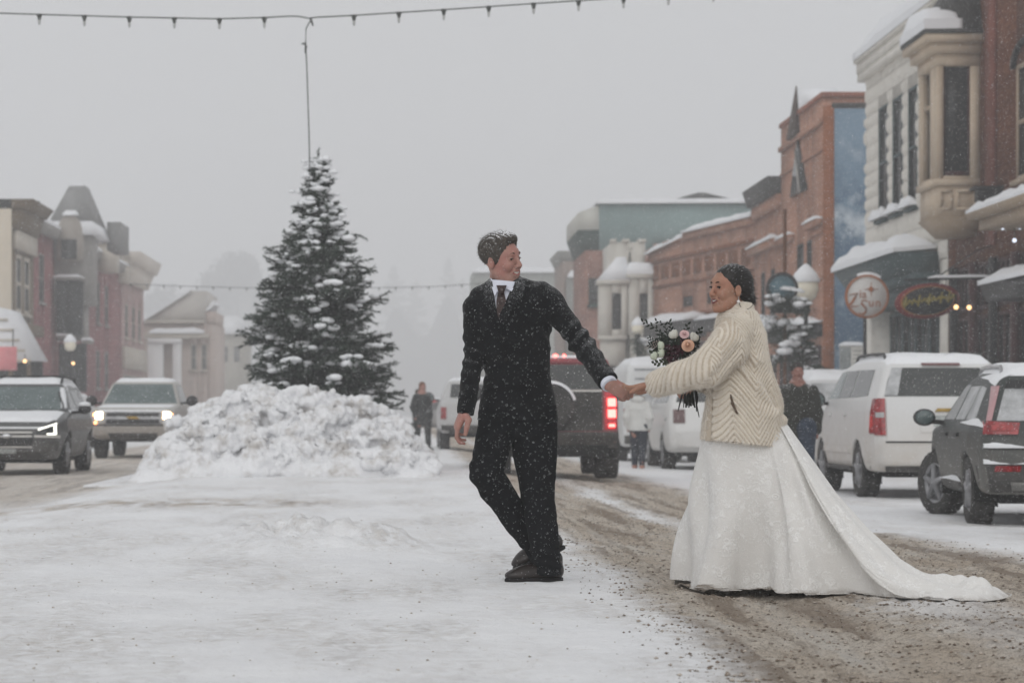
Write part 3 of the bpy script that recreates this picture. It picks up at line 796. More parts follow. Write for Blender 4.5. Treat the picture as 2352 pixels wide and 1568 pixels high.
# ---- tall brick building with the painted blue side wall
M['brick_far'] = brick_mat('orange_brick', alb(160, 124, 108, 85), alb(146, 110, 97, 85), alb(165, 138, 124, 85), 'x')
M['brick_edge'] = brick_mat('orange_brick_corner', alb(143, 100, 82, 81), alb(130, 92, 77, 81), alb(150, 115, 98, 81), 'y')
mm = bpy.data.materials.new('mountain_mural'); mm.use_nodes = True
N = mm.node_tree.nodes; L = mm.node_tree.links; B = N['Principled BSDF']; B.inputs['Roughness'].default_value = 0.85
tc = N.new('ShaderNodeTexCoord'); sp = N.new('ShaderNodeSeparateXYZ'); L.new(tc.outputs['Object'], sp.inputs[0])
mp = N.new('ShaderNodeMapping'); mp.inputs['Scale'].default_value = (0.7, 1, 0.7); L.new(tc.outputs['Object'], mp.inputs['Vector'])
pale, deep, mid = (.52, .58, .63), (.075, .14, .22), (.19, .28, .37)
n1 = noise_node(0.55, 8, mp.outputs[0], 0.6)
zz = math_node('ADD', sp.outputs[2], math_node('MULTIPLY', math_node('SUBTRACT', n1, 0.5), 5.0))
top = step_node(zz, 8.0, 11.0); midband = math_node('MULTIPLY', step_node(zz, 4.9, 5.9), step_node(zz, 6.9, 7.7, 1, 0))
c_ = mix_node(top, deep, mid)
c_ = mix_node(step_node(noise_node(0.9, 7, mp.outputs[0], .7), .44, .64, 0, .8), c_, mid)
c_ = mix_node(step_node(noise_node(1.7, 7, mp.outputs[0], .7), .52, .70, 0, .55), c_, pale)
c_ = mix_node(math_node('MULTIPLY', midband, step_node(noise_node(0.7, 8, mp.outputs[0], 0.65), 0.40, 0.52)), c_, pale)
wv = N.new('ShaderNodeTexWave'); wv.inputs['Scale'].default_value = 0.22; wv.inputs['Distortion'].default_value = 5; wv.inputs['Detail'].default_value = 3; wv.bands_direction = 'DIAGONAL'
L.new(tc.outputs['Object'], wv.inputs['Vector'])
c_ = mix_node(math_node('MULTIPLY', math_node('MULTIPLY', step_node(wv.outputs[0] if len(wv.outputs) else wv.outputs['Color'], 0.82, 0.98), step_node(sp.outputs[2], 3.4, 2.6)), 0.6), c_, pale)
c_ = mix_node(math_node('MULTIPLY', step_node(sp.outputs[2], 3.5, 2.0), 0.6), c_, mid)
L.new(c_, B.inputs['Base Color'])
t = thing('brick_building', 'tall orange brick building with a blue mountain mural on its side', 'building', (16, 85, 0))
y0, y1 = 81.0, 90.0; zt = 11.5
slots = [(84.9, 86.3, 4.6, 6.9), (83.2, 84.2, 4.9, 6.9)]
wall(t, fR, y0, y1, BASE, zt, slots, M['brick_far'], core=9)
for h in slots: window(t, fR, h, M['slate'], bars=0, vbars=1, sill=False)
fS = Fr((0, y0), (1, 0), (0, -1))
mb = MB(); fS.box(mb, 14.002, 14.37, BASE, zt - 0.3, 0.003, 0.06); mb.build('corner_pier', M['brick_edge'], t)
mb = MB(); fS.box(mb, 14.372, 22.8, BASE, zt - 0.38, 0.003, 0.045); mb.build('mural', mm, t)
mb = MB(); mb.box(13.93, 22.9, y0 - 0.12, y1 + 0.05, zt, zt + 0.16); mb.build('parapet_coping', mat('red_coping', alb(138, 100, 90, 81), 0.8, noise=(2, .2)), t)
mb = MB(); mb.box(14.3, 22.8, y0 - 0.07, y0 - 0.002, zt - 0.36, zt - 0.2); mb.build('mural_top_board', M['slate'], t)
# pointed metal hood over the tall window
mb = MB(); hy0, hy1, hz0, hz1 = 85.6, 87.2, 10.75, 12.6
mb.hexa([(13.74, hy0, hz0), (14, hy0, hz0), (14, hy1, hz0), (13.74, hy1, hz0)], [(13.97, (hy0 + hy1) / 2 - 0.05, hz1), (14, (hy0 + hy1) / 2 - 0.05, hz1), (14, (hy0 + hy1) / 2 + 0.05, hz1), (13.97, (hy0 + hy1) / 2 + 0.05, hz1)])
mb.build('pointed_hood', mat('grey_hood', alb(100, 94, 92, 86), .7, noise=(3, .2)), t)
mb = MB(); mb.hexa([(14, 84.6, zt + 0.17), (15.6, 84.6, zt + 0.17), (15.6, 87.4, zt + 0.17), (14, 87.4, zt + 0.17)], [(14, 86.3, 12.5), (15.4, 86.3, 12.5), (15.4, 86.7, 12.5), (14, 86.7, 12.5)]); mb.build('hood_roof', M['snow'], t)
mb = MB(); mb.prism([(84.0, 8.7), (87.4, 8.7), (85.8, 10.6)], 13.90, 13.997, 'x'); tw_ = mb.build('pointed_window', M['window'], t)
mb = MB(); mb.prism([(84.9, 8.72), (85.15, 8.72), (86.0, 10.3)], 13.84, 13.897, 'x'); mb.build('frame', mat('pale_sash', alb(150, 146, 142, 86), .7), tw_)
for a, b, z in ((81.0, 83.9, 7.45), (86.9, 90.0, 7.35)):
    mb = MB(); fR.box(mb, a, b, z - 0.22, z, 0.003, 0.22); mb.build('ledge', M['brick_far'], t)
    snow_cap(t, [(13.75, a, z), (13.75, b, z), (14, b, z), (14, a, z)], 0.14, 8, 3)
for z_, h_, d_ in ((10.6, .18, .12), (9.7, .10, .06), (6.95, .14, .10), (5.4, .12, .07)):
    mb = MB(); fR.box(mb, 81.0, 89.95 if z_ > 9.3 else 83.3, z_, z_ + h_, .003, d_); mb.build('string_course', M['brick_far'], t)
for k, (a, b) in enumerate(((81.2, 84.2), (84.6, 87.2), (87.6, 89.8))):
    window(t, fR, (a, b, 0.4, 3.2), M['maroon'], t=-0.02, bars=0, vbars=2, sill=False, name='shop_window')
mb = MB(); fR.box(mb, 81.0, 89.9, 3.5, 3.9, 0.003, 0.7); mb.build('shop_cornice', M['brown_post'], t)
snow_cap(t, [(13.2, 81, 3.9), (13.2, 89.9, 3.9), (14, 89.9, 4.0), (14, 81, 4.0)], 0.25, 12, 4, rough=0.8)
# notice board standing in front of the mural
p = px(1958, 838, 80.4); nb = thing('notice_board', 'white notice board with lines of text before the blue mural', 'notice board', (p[0], p[1], 0))
MB().box(p[0] - 0.42, p[0] + 0.42, p[1] - 0.04, p[1] + 0.04, ZF(885, 80.4), ZF(793, 80.4)).build('panel', mat('notice_panel', alb(176, 174, 168, 80), 0.7, noise=(2, .06)), nb)
MB().box(p[0] - 0.42, p[0] - 0.06, p[1] - 0.055, p[1] - 0.042, ZF(865, 80.4), ZF(797, 80.4)).build('photo', mat('notice_photo', alb(128, 132, 132, 80), 0.7, noise=(6, .3)), nb)
mb = MB()
for k in range(7): mb.box(p[0] + 0.0, p[0] + 0.3 - 0.08 * (k % 3 == 2), p[1] - 0.047, p[1] - 0.042, ZF(805 + k * 9, 80.4) - 0.02, ZF(805 + k * 9, 80.4))
mb.build('text_lines', M['slate'], nb)
for s_ in (-0.36, 0.36): MB().box(p[0] + s_ - 0.04, p[0] + s_ + 0.04, p[1] - 0.03, p[1] + 0.03, -0.3, ZF(885, 80.4)).build('post', M['steel'], nb)
snow_cap(nb, [(p[0] - 0.45, p[1] - 0.07, ZF(793, 80.4)), (p[0] + 0.45, p[1] - 0.07, ZF(793, 80.4)), (p[0] + 0.45, p[1] + 0.07, ZF(793, 80.4)), (p[0] - 0.45, p[1] + 0.07, ZF(793, 80.4))], 0.1, 5, 3)

# ---- stepped brick building beyond
t = thing('brick_building', 'stepped brick building with a grey cornice left of the tall orange one', 'building', (16, 93, 0))
wall(t, fR, 90.05, 96.6, BASE, 8.6, [(91.5, 92.5, 4.6, 6.4), (94, 95, 4.6, 6.4)], M['brick_far'], core=8)
for h in ((91.5, 92.5, 4.6, 6.4), (94, 95, 4.6, 6.4)): window(t, fR, h, M['slate'])
mb = MB(); fR.box(mb, 90.05, 96.7, 8.6, 9.1, -8, 0.15); mb.build('parapet', M['brick_far'], t)
mb = MB(); fR.box(mb, 90.05, 96.8, 9.103, 9.75, -8, 0.3, 0.5); mb.build('cornice', M['slate'], t)
mb = MB(); fR.box(mb, 90.05, 96.7, 7.2, 7.45, 0.003, 0.35); mb.build('ledge', M['brick_far'], t)
snow_cap(t, [(13.6, 90.05, 7.45), (13.6, 96.7, 7.45), (14, 96.7, 7.45), (14, 90.05, 7.45)], 0.2, 8, 3)
window(t, fR, (91.0, 95.8, 0.4, 3.1), M['maroon'], t=-0.02, bars=0, vbars=3, sill=False, name='shop_window')

# ---- low brick shop building: its front swings in towards the street
ang = math.atan2(-2.8, 14.5); un = np.array([math.sin(ang), math.cos(ang)]); nn = np.array([-un[1], un[0]])
fL = Fr((14.0, 96.8), un, nn)
t = thing('brick_building', 'low brick shop building with a snow lined parapet and dark shopfront', 'building', (15, 103, 0))
h5 = [(1.2, 3.2, 5.5, 6.1), (4.6, 6.2, 5.5, 6.1), (8, 9.6, 5.5, 6.1)]
wall(t, fL, 0, 14.8, BASE, 8.5, h5, M['brick_far'], core=6)
for h in h5: window(t, fL, h, M['brick_far'], bars=0, sill=False)
mb = MB(); fL.box(mb, 0, 9.2, 8.5, 8.8, -1, 0.12); fL.box(mb, 9.2, 12.2, 8.5, 8.62, -1, 0.12); mb.build('parapet', M['brick_far'], t)
snow_cap(t, [fL.p(0, 0.2, 8.8), fL.p(9.2, 0.2, 8.8), fL.p(9.2, -1, 8.8), fL.p(0, -1, 8.8)], 0.3, 14, 4, rough=0.3)
snow_cap(t, [fL.p(9.2, 0.2, 8.6), fL.p(14.8, 0.2, 8.2), fL.p(14.8, -1, 8.2), fL.p(9.2, -1, 8.6)], 0.3, 12, 4, rough=0.9)
for z_, h_, d_ in ((7.75, .16, .10), (6.6, .12, .07), (5.15, .14, .09)):
    mb = MB(); fL.box(mb, .05, 14.75, z_, z_ + h_, .003, d_); mb.build('string_course', mat('dark_brick_course', alb(128, 100, 90, 103), .9, noise=(1, .2)), t)
for k in range(9):
    mb = MB(); fL.box(mb, .5 + k * 1.58, 1.6 + k * 1.58, 6.95, 7.6, .003, .03); mb.build('frieze_panel', mat('dark_brick_panel', alb(124, 98, 88, 103), .9, noise=(1, .2)) if k == 0 else bpy.data.materials['dark_brick_panel'], t)
mb = MB(); fL.box(mb, 1.0, 5.5, 4.35, 4.85, 0.003, 0.7); fL.box(mb, 6.2, 12.5, 4.2, 4.9, 0.003, 0.9); mb.build('shop_cornice', M['slate'], t)
snow_cap(t, [fL.p(6.2, 1.0, 4.9), fL.p(12.5, 1.0, 4.9), fL.p(12.5, 0, 5.1), fL.p(6.2, 0, 5.1)], 0.28, 12, 4)
snow_cap(t, [fL.p(1.0, 0.8, 4.85), fL.p(5.5, 0.8, 4.85), fL.p(5.5, 0, 4.9), fL.p(1.0, 0, 4.9)], 0.2, 10, 4)
M['plum'] = mat('grey_plum_paint', alb(112, 104, 104, 103), 0.7, noise=(2, .15))
for u0, u1 in ((0.8, 3.4), (3.6, 5.6), (6.3, 9.2), (9.4, 12.4)): window(t, fL, (u0, u1, 0.5, 4.0), M['plum'], t=-0.02, bars=1, vbars=1, sill=False, fw=0.22, name='shop_window')

# ---- little white castle-like front with two snow-capped bays
M['white_far'] = mat('white_painted_front', alb(172, 169, 162, 110), 0.8, noise=(1.5, .08))
t = thing('white_shop', 'small white castle like shopfront with two snow capped bays', 'building', (10, 112, 0))
YW = 111.5; s_ = FP / YW
def wx(x): return (x - VX) / s_
def wz(y): return CAM_H + (VY - y) / s_
fWh = Fr((0, YW), (1, 0), (0, -1))
hw = [(wx(1441), wx(1452), wz(606), wz(575))]
wall(t, fWh, wx(1405), wx(1482), wz(840), wz(556), hw, M['white_far'], core=5)
window(t, fWh, hw[0], M['white_far'], bars=0)
for x0, x1 in ((1403, 1416), (1430, 1446), (1466, 1484)):
    mb = MB(); fWh.box(mb, wx(x0), wx(x1), wz(556), wz(549), -0.8, 0.1); mb.build('battlement', M['white_far'], t)
for k, (x0, x1, zt_, sn) in enumerate(((1373, 1437, 655, 1.1), (1439, 1496, 641, 0.55))):
    hb = (wx(x0 + (x1 - x0) * .45), wx(x0 + (x1 - x0) * .78), wz(758), wz(676)); fB = Fr((0, YW - 1.0), (1, 0), (0, -1))
    mb = MB(); a0, a1 = wx(x0), wx(x1)
    for u0, u1, z0, z1 in ((a0, hb[0], wz(780), wz(zt_)), (hb[1], a1, wz(780), wz(zt_)), (hb[0], hb[1], hb[3], wz(zt_)), (hb[0], hb[1], wz(780), hb[2])): fB.box(mb, u0, u1, z0, z1, -0.22, 0)
    fB.box(mb, a0, a1, wz(780), wz(zt_), -1.0, -0.22)
    fB.box(mb, a0 - .08, a1 + .08, wz(782), wz(772), 0.003, 0.1); fB.box(mb, a0 - .1, a1 + .1, wz(zt_) - .01, wz(zt_) + 0.18, -1.0, 0.14)
    by = mb.build('bay_window', M['white_far'], t)
    mb = MB(); fB.box(mb, hb[0], hb[1], hb[2], hb[3], -0.2, -0.15); mb.build('pane', M['window'], by)
    zq = wz(zt_) + 0.18
    mb = MB()
    if k == 0:
        mb.hexa([fB.p(a0 - .1, .14, zq), fB.p(a1 + .1, .14, zq), fB.p(a1 + .1, -1, zq), fB.p(a0 - .1, -1, zq)], [fB.p(a0 + 0.85, -.7, zq + sn), fB.p(a1, -.7, zq + sn), fB.p(a1, -1, zq + sn), fB.p(a0 + 0.85, -1, zq + sn)])
        mb.build('snow_roof', M['snow'], by)
    else:
        snow_cap(by, [fB.p(a0 - .1, .14, zq), fB.p(a1 + .1, .14, zq), fB.p(a1 + .1, -1, zq), fB.p(a0 - .1, -1, zq)], sn, 8, 8, name='snow_roof', rough=.1)
    mb = MB(); fB.box(mb, a0 + .1, a1 - .1, wz(838), wz(783), -1.0, -0.05); mb.build('bay_base', M['white_far'], t)
mb = MB(); fWh.box(mb, wx(1375), wx(1496), BASE, wz(840), -4, -0.1); mb.build('lower_wall', M['plum'], t)

# ---- large building with the flared teal cornice
M['teal_far'] = mat('teal_cornice_paint', alb(128, 142, 142, 125), 0.8, noise=(0.6, .08))
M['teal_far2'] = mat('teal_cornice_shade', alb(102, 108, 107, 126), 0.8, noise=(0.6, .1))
M['brick_pink'] = brick_mat('faded_red_brick', alb(150, 124, 117, 126), alb(140, 116, 110, 126), alb(155, 135, 128, 126), 'y')
t = thing('brick_building', 'large red brick building under a wide flared teal cornice', 'building', (14, 128, 0))
Yb = 125.0; s_ = FP / Yb
fC = Fr((0, Yb), (1, 0), (0, -1))
wall(t, fC, wx(1345), wx(1760), BASE, wz(575), [(wx(1352), wx(1385), wz(700), wz(640))], M['brick_pink'], core=9)
window(t, fC, (wx(1352), wx(1385), wz(700), wz(640)), M['teal_far2'], bars=1)
mb = MB(); fC.box(mb, wx(1376), wx(1765), wz(575), wz(468), -9, 0.003); mb.build('cornice', M['teal_far'], t)
mb = MB(); mb.hexa([fC.p(wx(1345), 0.0, wz(575)), fC.p(wx(1376), 0.0, wz(575)), fC.p(wx(1376), -9, wz(575)), fC.p(wx(1345), -9, wz(575))],
                   [fC.p(wx(1328), 0.0, wz(528)), fC.p(wx(1376), 0.0, wz(528)), fC.p(wx(1376), -9, wz(528)), fC.p(wx(1328), -9, wz(528))]); mb.build('flared_cornice', M['teal_far2'], t)
mb = MB(); mb.hexa([fC.p(wx(1328), 0, wz(527.9)), fC.p(wx(1375.9), 0, wz(527.9)), fC.p(wx(1375.9), -9, wz(527.9)), fC.p(wx(1328), -9, wz(527.9))],
                   [fC.p(wx(1328), 0, wz(489)), fC.p(wx(1375.9), 0, wz(470)), fC.p(wx(1375.9), -9, wz(470)), fC.p(wx(1328), -9, wz(489))]); mb.build('cornice_end', mat('pale_teal', alb(168, 168, 162, 125), .8, noise=(.6, .06)), t)
mb = MB(); fC.box(mb, wx(1500), wx(1765), wz(575.2), wz(560), 0.005, 0.2); mb.build('brick_band', M['brick_pink'], t)
snow_cap(t, [fC.p(wx(1370), .25, wz(468)), fC.p(wx(1765), .25, wz(466)), fC.p(wx(1765), -4, wz(466)), fC.p(wx(1370), -4, wz(468))], 0.32, 16, 4, rough=.2)
mb = MB(); c0 = fC.p(wx(1643), -6, wz(452)); mb.hexa([c0 + (-2.6, -1.6, 0), c0 + (2.6, -1.6, 0), c0 + (2.6, 1.6, 0), c0 + (-2.6, 1.6, 0)], [c0 + (-.2, -.1, .75), c0 + (.2, -.1, .75), c0 + (.2, .1, .75), c0 + (-.2, .1, .75)]); mb.build('roof_hatch', M['slate'], t)
mb = MB(); fC.box(mb, wx(1560), wx(1726), wz(468), wz(452.5), -8, -4.5); mb.build('roof_curb', M['snow'], t)

# ---- two more beyond it, fading out
M['brown_far'] = mat('brown_front', alb(146, 138, 134, 150), .85, noise=(.8, .12)); M['teal_fade'] = mat('grey_green_front', alb(142, 143, 141, 150), .85, noise=(.8, .1))
t = thing('brick_building', 'narrow brown building with a projecting grey green cornice in the haze', 'building', (9, 150, 0))
Yb = 148.0; s_ = FP / Yb; fD = Fr((0, Yb), (1, 0), (0, -1))
wall(t, fD, wx(1292), wx(1372), BASE, wz(600), [(wx(1300), wx(1318), wz(720), wz(650))], M['brown_far'], core=8)
window(t, fD, (wx(1300), wx(1318), wz(720), wz(650)), M['teal_fade'])
mb = MB(); mb.hexa([fD.p(wx(1292), 0, wz(600)), fD.p(wx(1372), 0, wz(600)), fD.p(wx(1372), -8, wz(600)), fD.p(wx(1292), -8, wz(600))], [fD.p(wx(1280), 0.3, wz(577)), fD.p(wx(1372), .3, wz(577)), fD.p(wx(1372), -8, wz(577)), fD.p(wx(1280), -8, wz(577))]); mb.build('cornice', M['teal_fade'], t)
snow_cap(t, [fD.p(wx(1318), .3, wz(580)), fD.p(wx(1372), .3, wz(572)), fD.p(wx(1372), -3, wz(572)), fD.p(wx(1318), -3, wz(580))], .5, 6, 4)
mb = MB(); fD.box(mb, wx(1300), wx(1372), wz(860), wz(640), 0.05, 1.4); mb.build('porch', M['teal_fade'], t)
snow_cap(t, [fD.p(wx(1303), 1.5, wz(640)), fD.p(wx(1345), 1.5, wz(640)), fD.p(wx(1345), .1, wz(636)), fD.p(wx(1303), .1, wz(636))], .4, 5, 4)
t = thing('far_building', 'pale flat roofed building farthest along the right side, nearly lost in snow', 'building', (10, 205, 0))
Yb = 205.0; s_ = FP / Yb; fE = Fr((0, Yb), (1, 0), (0, -1))
he = [(wx(x), wx(x + 26), wz(720), wz(670)) for x in (1110, 1160, 1215)]
wall(t, fE, wx(1085), wx(1300), BASE, wz(626), he, mat('pale_front', alb(150, 152, 150, 205), .85, noise=(.5, .1)), core=8)
for h in he: window(t, fE, h, M['teal_fade'], bars=0)
snow_cap(t, [fE.p(wx(1085), .2, wz(626)), fE.p(wx(1300), .2, wz(626)), fE.p(wx(1300), -4, wz(626)), fE.p(wx(1085), -4, wz(626))], .5, 8, 4)

# ------------------------------------------------------------------ left-hand row
XL = -18.0
fLft = Fr((XL, 0), (0, 1), (1, 0))
M['stucco'] = mat('beige_stucco', alb(188, 178, 162, 111), .85, noise=(.7, .06))
M['front_grey'] = mat('weathered_front', alb(122, 114, 106, 113), .8, noise=(1.2, .15)); M['cream_trim'] = mat('cream_trim', alb(168, 162, 153, 113), .8, noise=(1.2, .08))
t = thing('stucco_building', 'beige stucco building with a dark bracketed cornice at the left edge', 'building', (-22, 113, 0))
h1 = [(111.9, 113.6, 5.6, 8.3), (114.3, 116.0, 5.6, 8.3)]
wall(t, fLft, 111.0, 117.2, BASE, 9.4, h1, M['front_grey'], core=11.5)
for h in h1: window(t, fLft, h, M['cream_trim'], bars=1, fw=.18)
fS1 = Fr((0, 111.0), (1, 0), (0, -1))
mb = MB(); fS1.box(mb, -29.5, XL - 0.05, BASE, 10.75, .003, .1); mb.build('side_wall', M['stucco'], t)
mb = MB(); fLft.box(mb, 111.0, 117.3, 9.4, 10.3, -1, .25, .5); fLft.box(mb, 110.9, 117.5, 10.303, 10.75, -1, .6, .95); mb.build('cornice', mat('dark_cornice', alb(116, 108, 100, 113), .8, noise=(2, .2)), t)
mb = MB(); fLft.box(mb, 111.2, 117.2, 8.5, 9.35, .003, .2); mb.build('frieze', M['cream_trim'], t)
mb = MB(); fLft.box(mb, 111.2, 117.2, 4.6, 5.1, .003, .5); mb.build('shop_cornice', M['front_grey'], t)
window(t, fLft, (111.6, 116.8, .5, 4.2), M['front_grey'], t=-.02, bars=0, vbars=3, sill=False, name='shop_window')
# snow-covered porch roof with a lit red sign under it
t = thing('porch', 'low porch with a steep snow covered roof at the left edge', 'porch', (-16.8, 100, 0))
mb = MB(); Yp = 100.; s_ = FP / Yp; fP = Fr((0, Yp), (1, 0), (0, -1))
A = [fP.p(wx(-30), .0, wz(700)), fP.p(wx(12), 0, wz(708)), fP.p(wx(78), 0, wz(826)), fP.p(wx(-30), 0, wz(826))]
mb.hexa([A[3], A[2], A[2] + (0, 4, 0), A[3] + (0, 4, 0)], [A[0], A[1], A[1] + (0, 4, 0), A[0] + (0, 4, 0)]); mb.build('snow_roof', M['snow'], t)
mb = MB()
for k in range(5):
    q = k / 5; a = A[1] * (1 - q) + A[2] * q; b = A[1] * (.85 - q) + A[2] * (q + .15)
    mb.box(wx(-30), a[0] + .12, Yp - .06, Yp - .004, a[2] - .52, a[2] - .42)
mb.build('roof_batten', M['cream_trim'], t)
for x in (-20, 20, 62): MB().box(wx(x) - .08, wx(x) + .08, Yp + .4, Yp + .56, BASE, wz(826)).build('post', M['front_grey'], t)
MB().box(wx(-30), wx(70), Yp + 3, Yp + 3.4, BASE, wz(826)).build('back_wall', mat('dark_porch_wall', alb(84, 76, 74, 103), .8, noise=(2, .3)), t)
p0, p1 = px(0, 850, 97), px(38, 796, 97)
sg = MB().box(p0[0] - .8, p1[0], 97, 97.12, p0[2], p1[2]).build('lit_sign', mat('red_sign_face', alb(184, 120, 124, 97), .5, noise=(2, .2), emit=((.7, .30, .28), .08)))
MB().tube([(p1[0] - .15, 97.06, p1[2]), (p1[0] - .15, 97.06, p1[2] + .7)], .025, 6).build('hanger', M['steel'], sg)
tag(sg, 'red glowing shop sign under the snowy porch roof at the left edge', 'sign')

# red brick tower building
M['brick_left'] = brick_mat('dark_red_brick', alb(148, 116, 117, 130), alb(140, 110, 112, 130), alb(150, 126, 126, 130), 'x')
M['grey_front'] = mat('grey_oriel_paint', alb(140, 138, 136, 125), .8, noise=(1.2, .15)); M['dark_front'] = mat('dark_oriel_paint', alb(88, 86, 84, 125), .8, noise=(1.5, .25))
M['slate_left'] = mat('grey_slate_roof', alb(136, 136, 136, 130), .8, noise=(1.6, .12), bump=(4, .5, .05))
t = thing('tower_building', 'long red brick building with a grey slate tower roof on the left', 'building', (-22, 132, 0))
h2 = [(116.6, 118.4, 6.4, 8.8), (119.0, 120.6, 6.4, 8.8), (141.0, 142.6, 6.2, 8.6), (145, 146.6, 6.2, 8.6), (141.0, 142.6, 2.4, 4.6), (145, 146.6, 2.4, 4.6)]
wall(t, fLft, 117.3, 153.5, BASE, 9.8, h2[1:], M['brick_left'], core=10)
for h in h2[1:]: window(t, fLft, h, M['grey_front'], bars=1)
mb = MB(); fLft.box(mb, 117.3, 153.6, 9.8, 10.25, -.5, .35, .5); mb.build('cornice', M['grey_front'], t)
snow_cap(t, [fLft.p(117.3, .5, 10.25), fLft.p(153.6, .5, 10.25), fLft.p(153.6, -3, 11.2), fLft.p(117.3, -3, 11.2)], .4, 20, 5)
Ytw = 124.0; s_ = FP / Ytw; fT = Fr((0, Ytw), (1, 0), (0, -1))
def slab(mb, x0, x1, y0, y1, d0, d1): fT.box(mb, wx(x0), wx(x1), wz(y1), wz(y0), d0, d1)
mb = MB(); slab(mb, 112, 212, 540, 700, -2.2, 0); slab(mb, 128, 192, 699.9, 780, -2.2, -.3); tw = mb.build('tower', M['grey_front'], t)
mb = MB(); a0, a1, b0, b1 = wx(114), wx(212), wx(145), wx(182)
mb.hexa([fT.p(a0, .1, wz(508)), fT.p(a1, .1, wz(508)), fT.p(a1, -6, wz(508)), fT.p(a0, -6, wz(508))], [fT.p(b0, -2.2, wz(418)), fT.p(b1, -2.2, wz(418)), fT.p(b1, -4, wz(418)), fT.p(b0, -4, wz(418))])
rf = mb.build('tower_roof', M['slate_left'], t)
snow_cap(rf, [fT.p(b0, -2.2, wz(418)), fT.p(b1, -2.2, wz(418)), fT.p(b1, -4, wz(418)), fT.p(b0, -4, wz(418))], .15, 4, 4)
mb = MB(); mb.hexa([fT.p(a0 - .2, .5, wz(540)), fT.p(a1 + .3, .5, wz(540)), fT.p(a1 + .3, -6, wz(540)), fT.p(a0 - .2, -6, wz(540))], [fT.p(a0, .15, wz(508.2)), fT.p(a1, .15, wz(508.2)), fT.p(a1, -6, wz(508.2)), fT.p(a0, -6, wz(508.2))]); mb.build('snow_eaves', M['snow'], t)
# round-topped dormer on the tower
arc = [(wx(136), wz(600)), (wx(193), wz(600))] + [(wx(164.5 + 28.5 * math.cos(a) * (1 if 1 else 0)), wz(548) + (wz(494) - wz(548)) * math.sin(a)) for a in np.linspace(0, math.pi, 9)]
mb = MB(); mb.prism([(q[0], q[1]) for q in arc], Ytw - .9, Ytw + 3, 'y'); dm = mb.build('dormer', mat('dormer_paint', alb(148, 143, 138, 123), .8, noise=(1, .1)), t)
mb = MB(); mb.box(wx(146), wx(182), Ytw - .97, Ytw - .905, wz(598), wz(553)); mb.build('pane', M['window'], dm)
snow_cap(dm, [(wx(150), Ytw - 1.0, wz(498)), (wx(179), Ytw - 1.0, wz(498)), (wx(179), Ytw + 1, wz(494)), (wx(150), Ytw + 1, wz(494))], .28, 5, 4)
# dark oriel under it, snowy sills
mb = MB(); slab(mb, 138, 192, 640, 770, .05, 1.4); orl = mb.build('oriel', M['dark_front'], t)
for x0, x1 in ((143, 158), (162, 186)):
    mb = MB(); slab(mb, x0, x1, 655, 740, 1.404, 1.44); mb.build('pane', M['window'], orl)
for a, b, y in ((132, 196, 640), (140, 168, 772), (196, 216, 783)):
    mb = MB(); slab(mb, a, b, y, y + 7, .05, 1.6); mb.build('ledge', M['grey_front'], t)
    snow_cap(t, [fT.p(wx(a), 1.65, wz(y)), fT.p(wx(b), 1.65, wz(y)), fT.p(wx(b), .1, wz(y)), fT.p(wx(a), .1, wz(y))], .16, 5, 3)
mb = MB(); slab(mb, 140, 200, 790, 900, .05, .8); mb.build('doorway', M['dark_front'], t)
mb = MB(); mb.box(wx(218), wx(250), 129, 133, wz(560), wz(492)); ch = mb.build('chimney', M['slate_left'], t)
mb = MB(); mb.box(wx(62), wx(110), Ytw - 6.6, Ytw - 5.6, wz(720), wz(575)); mb.build('oriel', M['brick_left'], t)
mb = MB(); mb.box(wx(70), wx(84), Ytw - 6.66, Ytw - 6.61, wz(700), wz(600)); mb.build('window', M['window'], t)
mb = MB(); mb.box(wx(86), wx(104), Ytw - 6.66, Ytw - 6.61, wz(690), wz(585)); mb.build('window', mat('red_lit_window', alb(170, 70, 84, 118), .4, noise=(1, .3), emit=((.8, .06, .08), .10)), t)
mb = MB(); mb.box(wx(60), wx(112), Ytw - 6.8, Ytw - 5.5, wz(860), wz(722)); mb.build('shop_front', M['dark_front'], t)
MB().tube([px(90, 545, 118), px(90, 462, 118)], .05, 6).build('flagpole', M['steel'], t)
for k, (x, y) in enumerate(((245, 560), (272, 590))):
    Yk = (140, 152)[k]; p = px(x, y, Yk)
    mb = MB(); mb.box(p[0] - .5, p[0] + .5, Yk, Yk + 2, p[2] - 1.6, p[2]); mb.box(p[0] - .65, p[0] + .65, Yk - .2, Yk + 2.2, p[2] + .003, p[2] + .4); mb.build('parapet_block', M['cream_trim'], t)

t = thing('pink_building', 'faded pink building with a cream flared cornice beside the red one', 'building', (-20, 160, 0))
M['pink'] = mat('faded_pink_brick', alb(160, 142, 140, 156), .85, noise=(.8, .1))
h3 = [(155.5, 157.2, 5.8, 8.0), (159.5, 161.2, 5.8, 8.0), (163.2, 164.8, 5.8, 8.0)]
wall(t, fLft, 153.6, 166.5, BASE, 9.4, h3, M['pink'], core=9)
for h in h3: window(t, fLft, h, M['cream_trim'], bars=1)
mb = MB(); fLft.box(mb, 153.6, 166.8, 9.4, 10.4, -1, .3, .7); fLft.box(mb, 153.5, 167, 10.403, 11.2, -1, .9, 1.2); mb.build('cornice', mat('cream_far', alb(180, 174, 167, 156), .8, noise=(.8, .06)), t)
mb = MB(); fLft.box(mb, 153.8, 166.5, 3.8, 5.2, .003, .25); mb.build('sign_band', M['cream_trim'], t)
window(t, fLft, (154.5, 165.5, .5, 3.4), M['cream_trim'], t=-.02, bars=0, vbars=4, sill=False, name='shop_window')

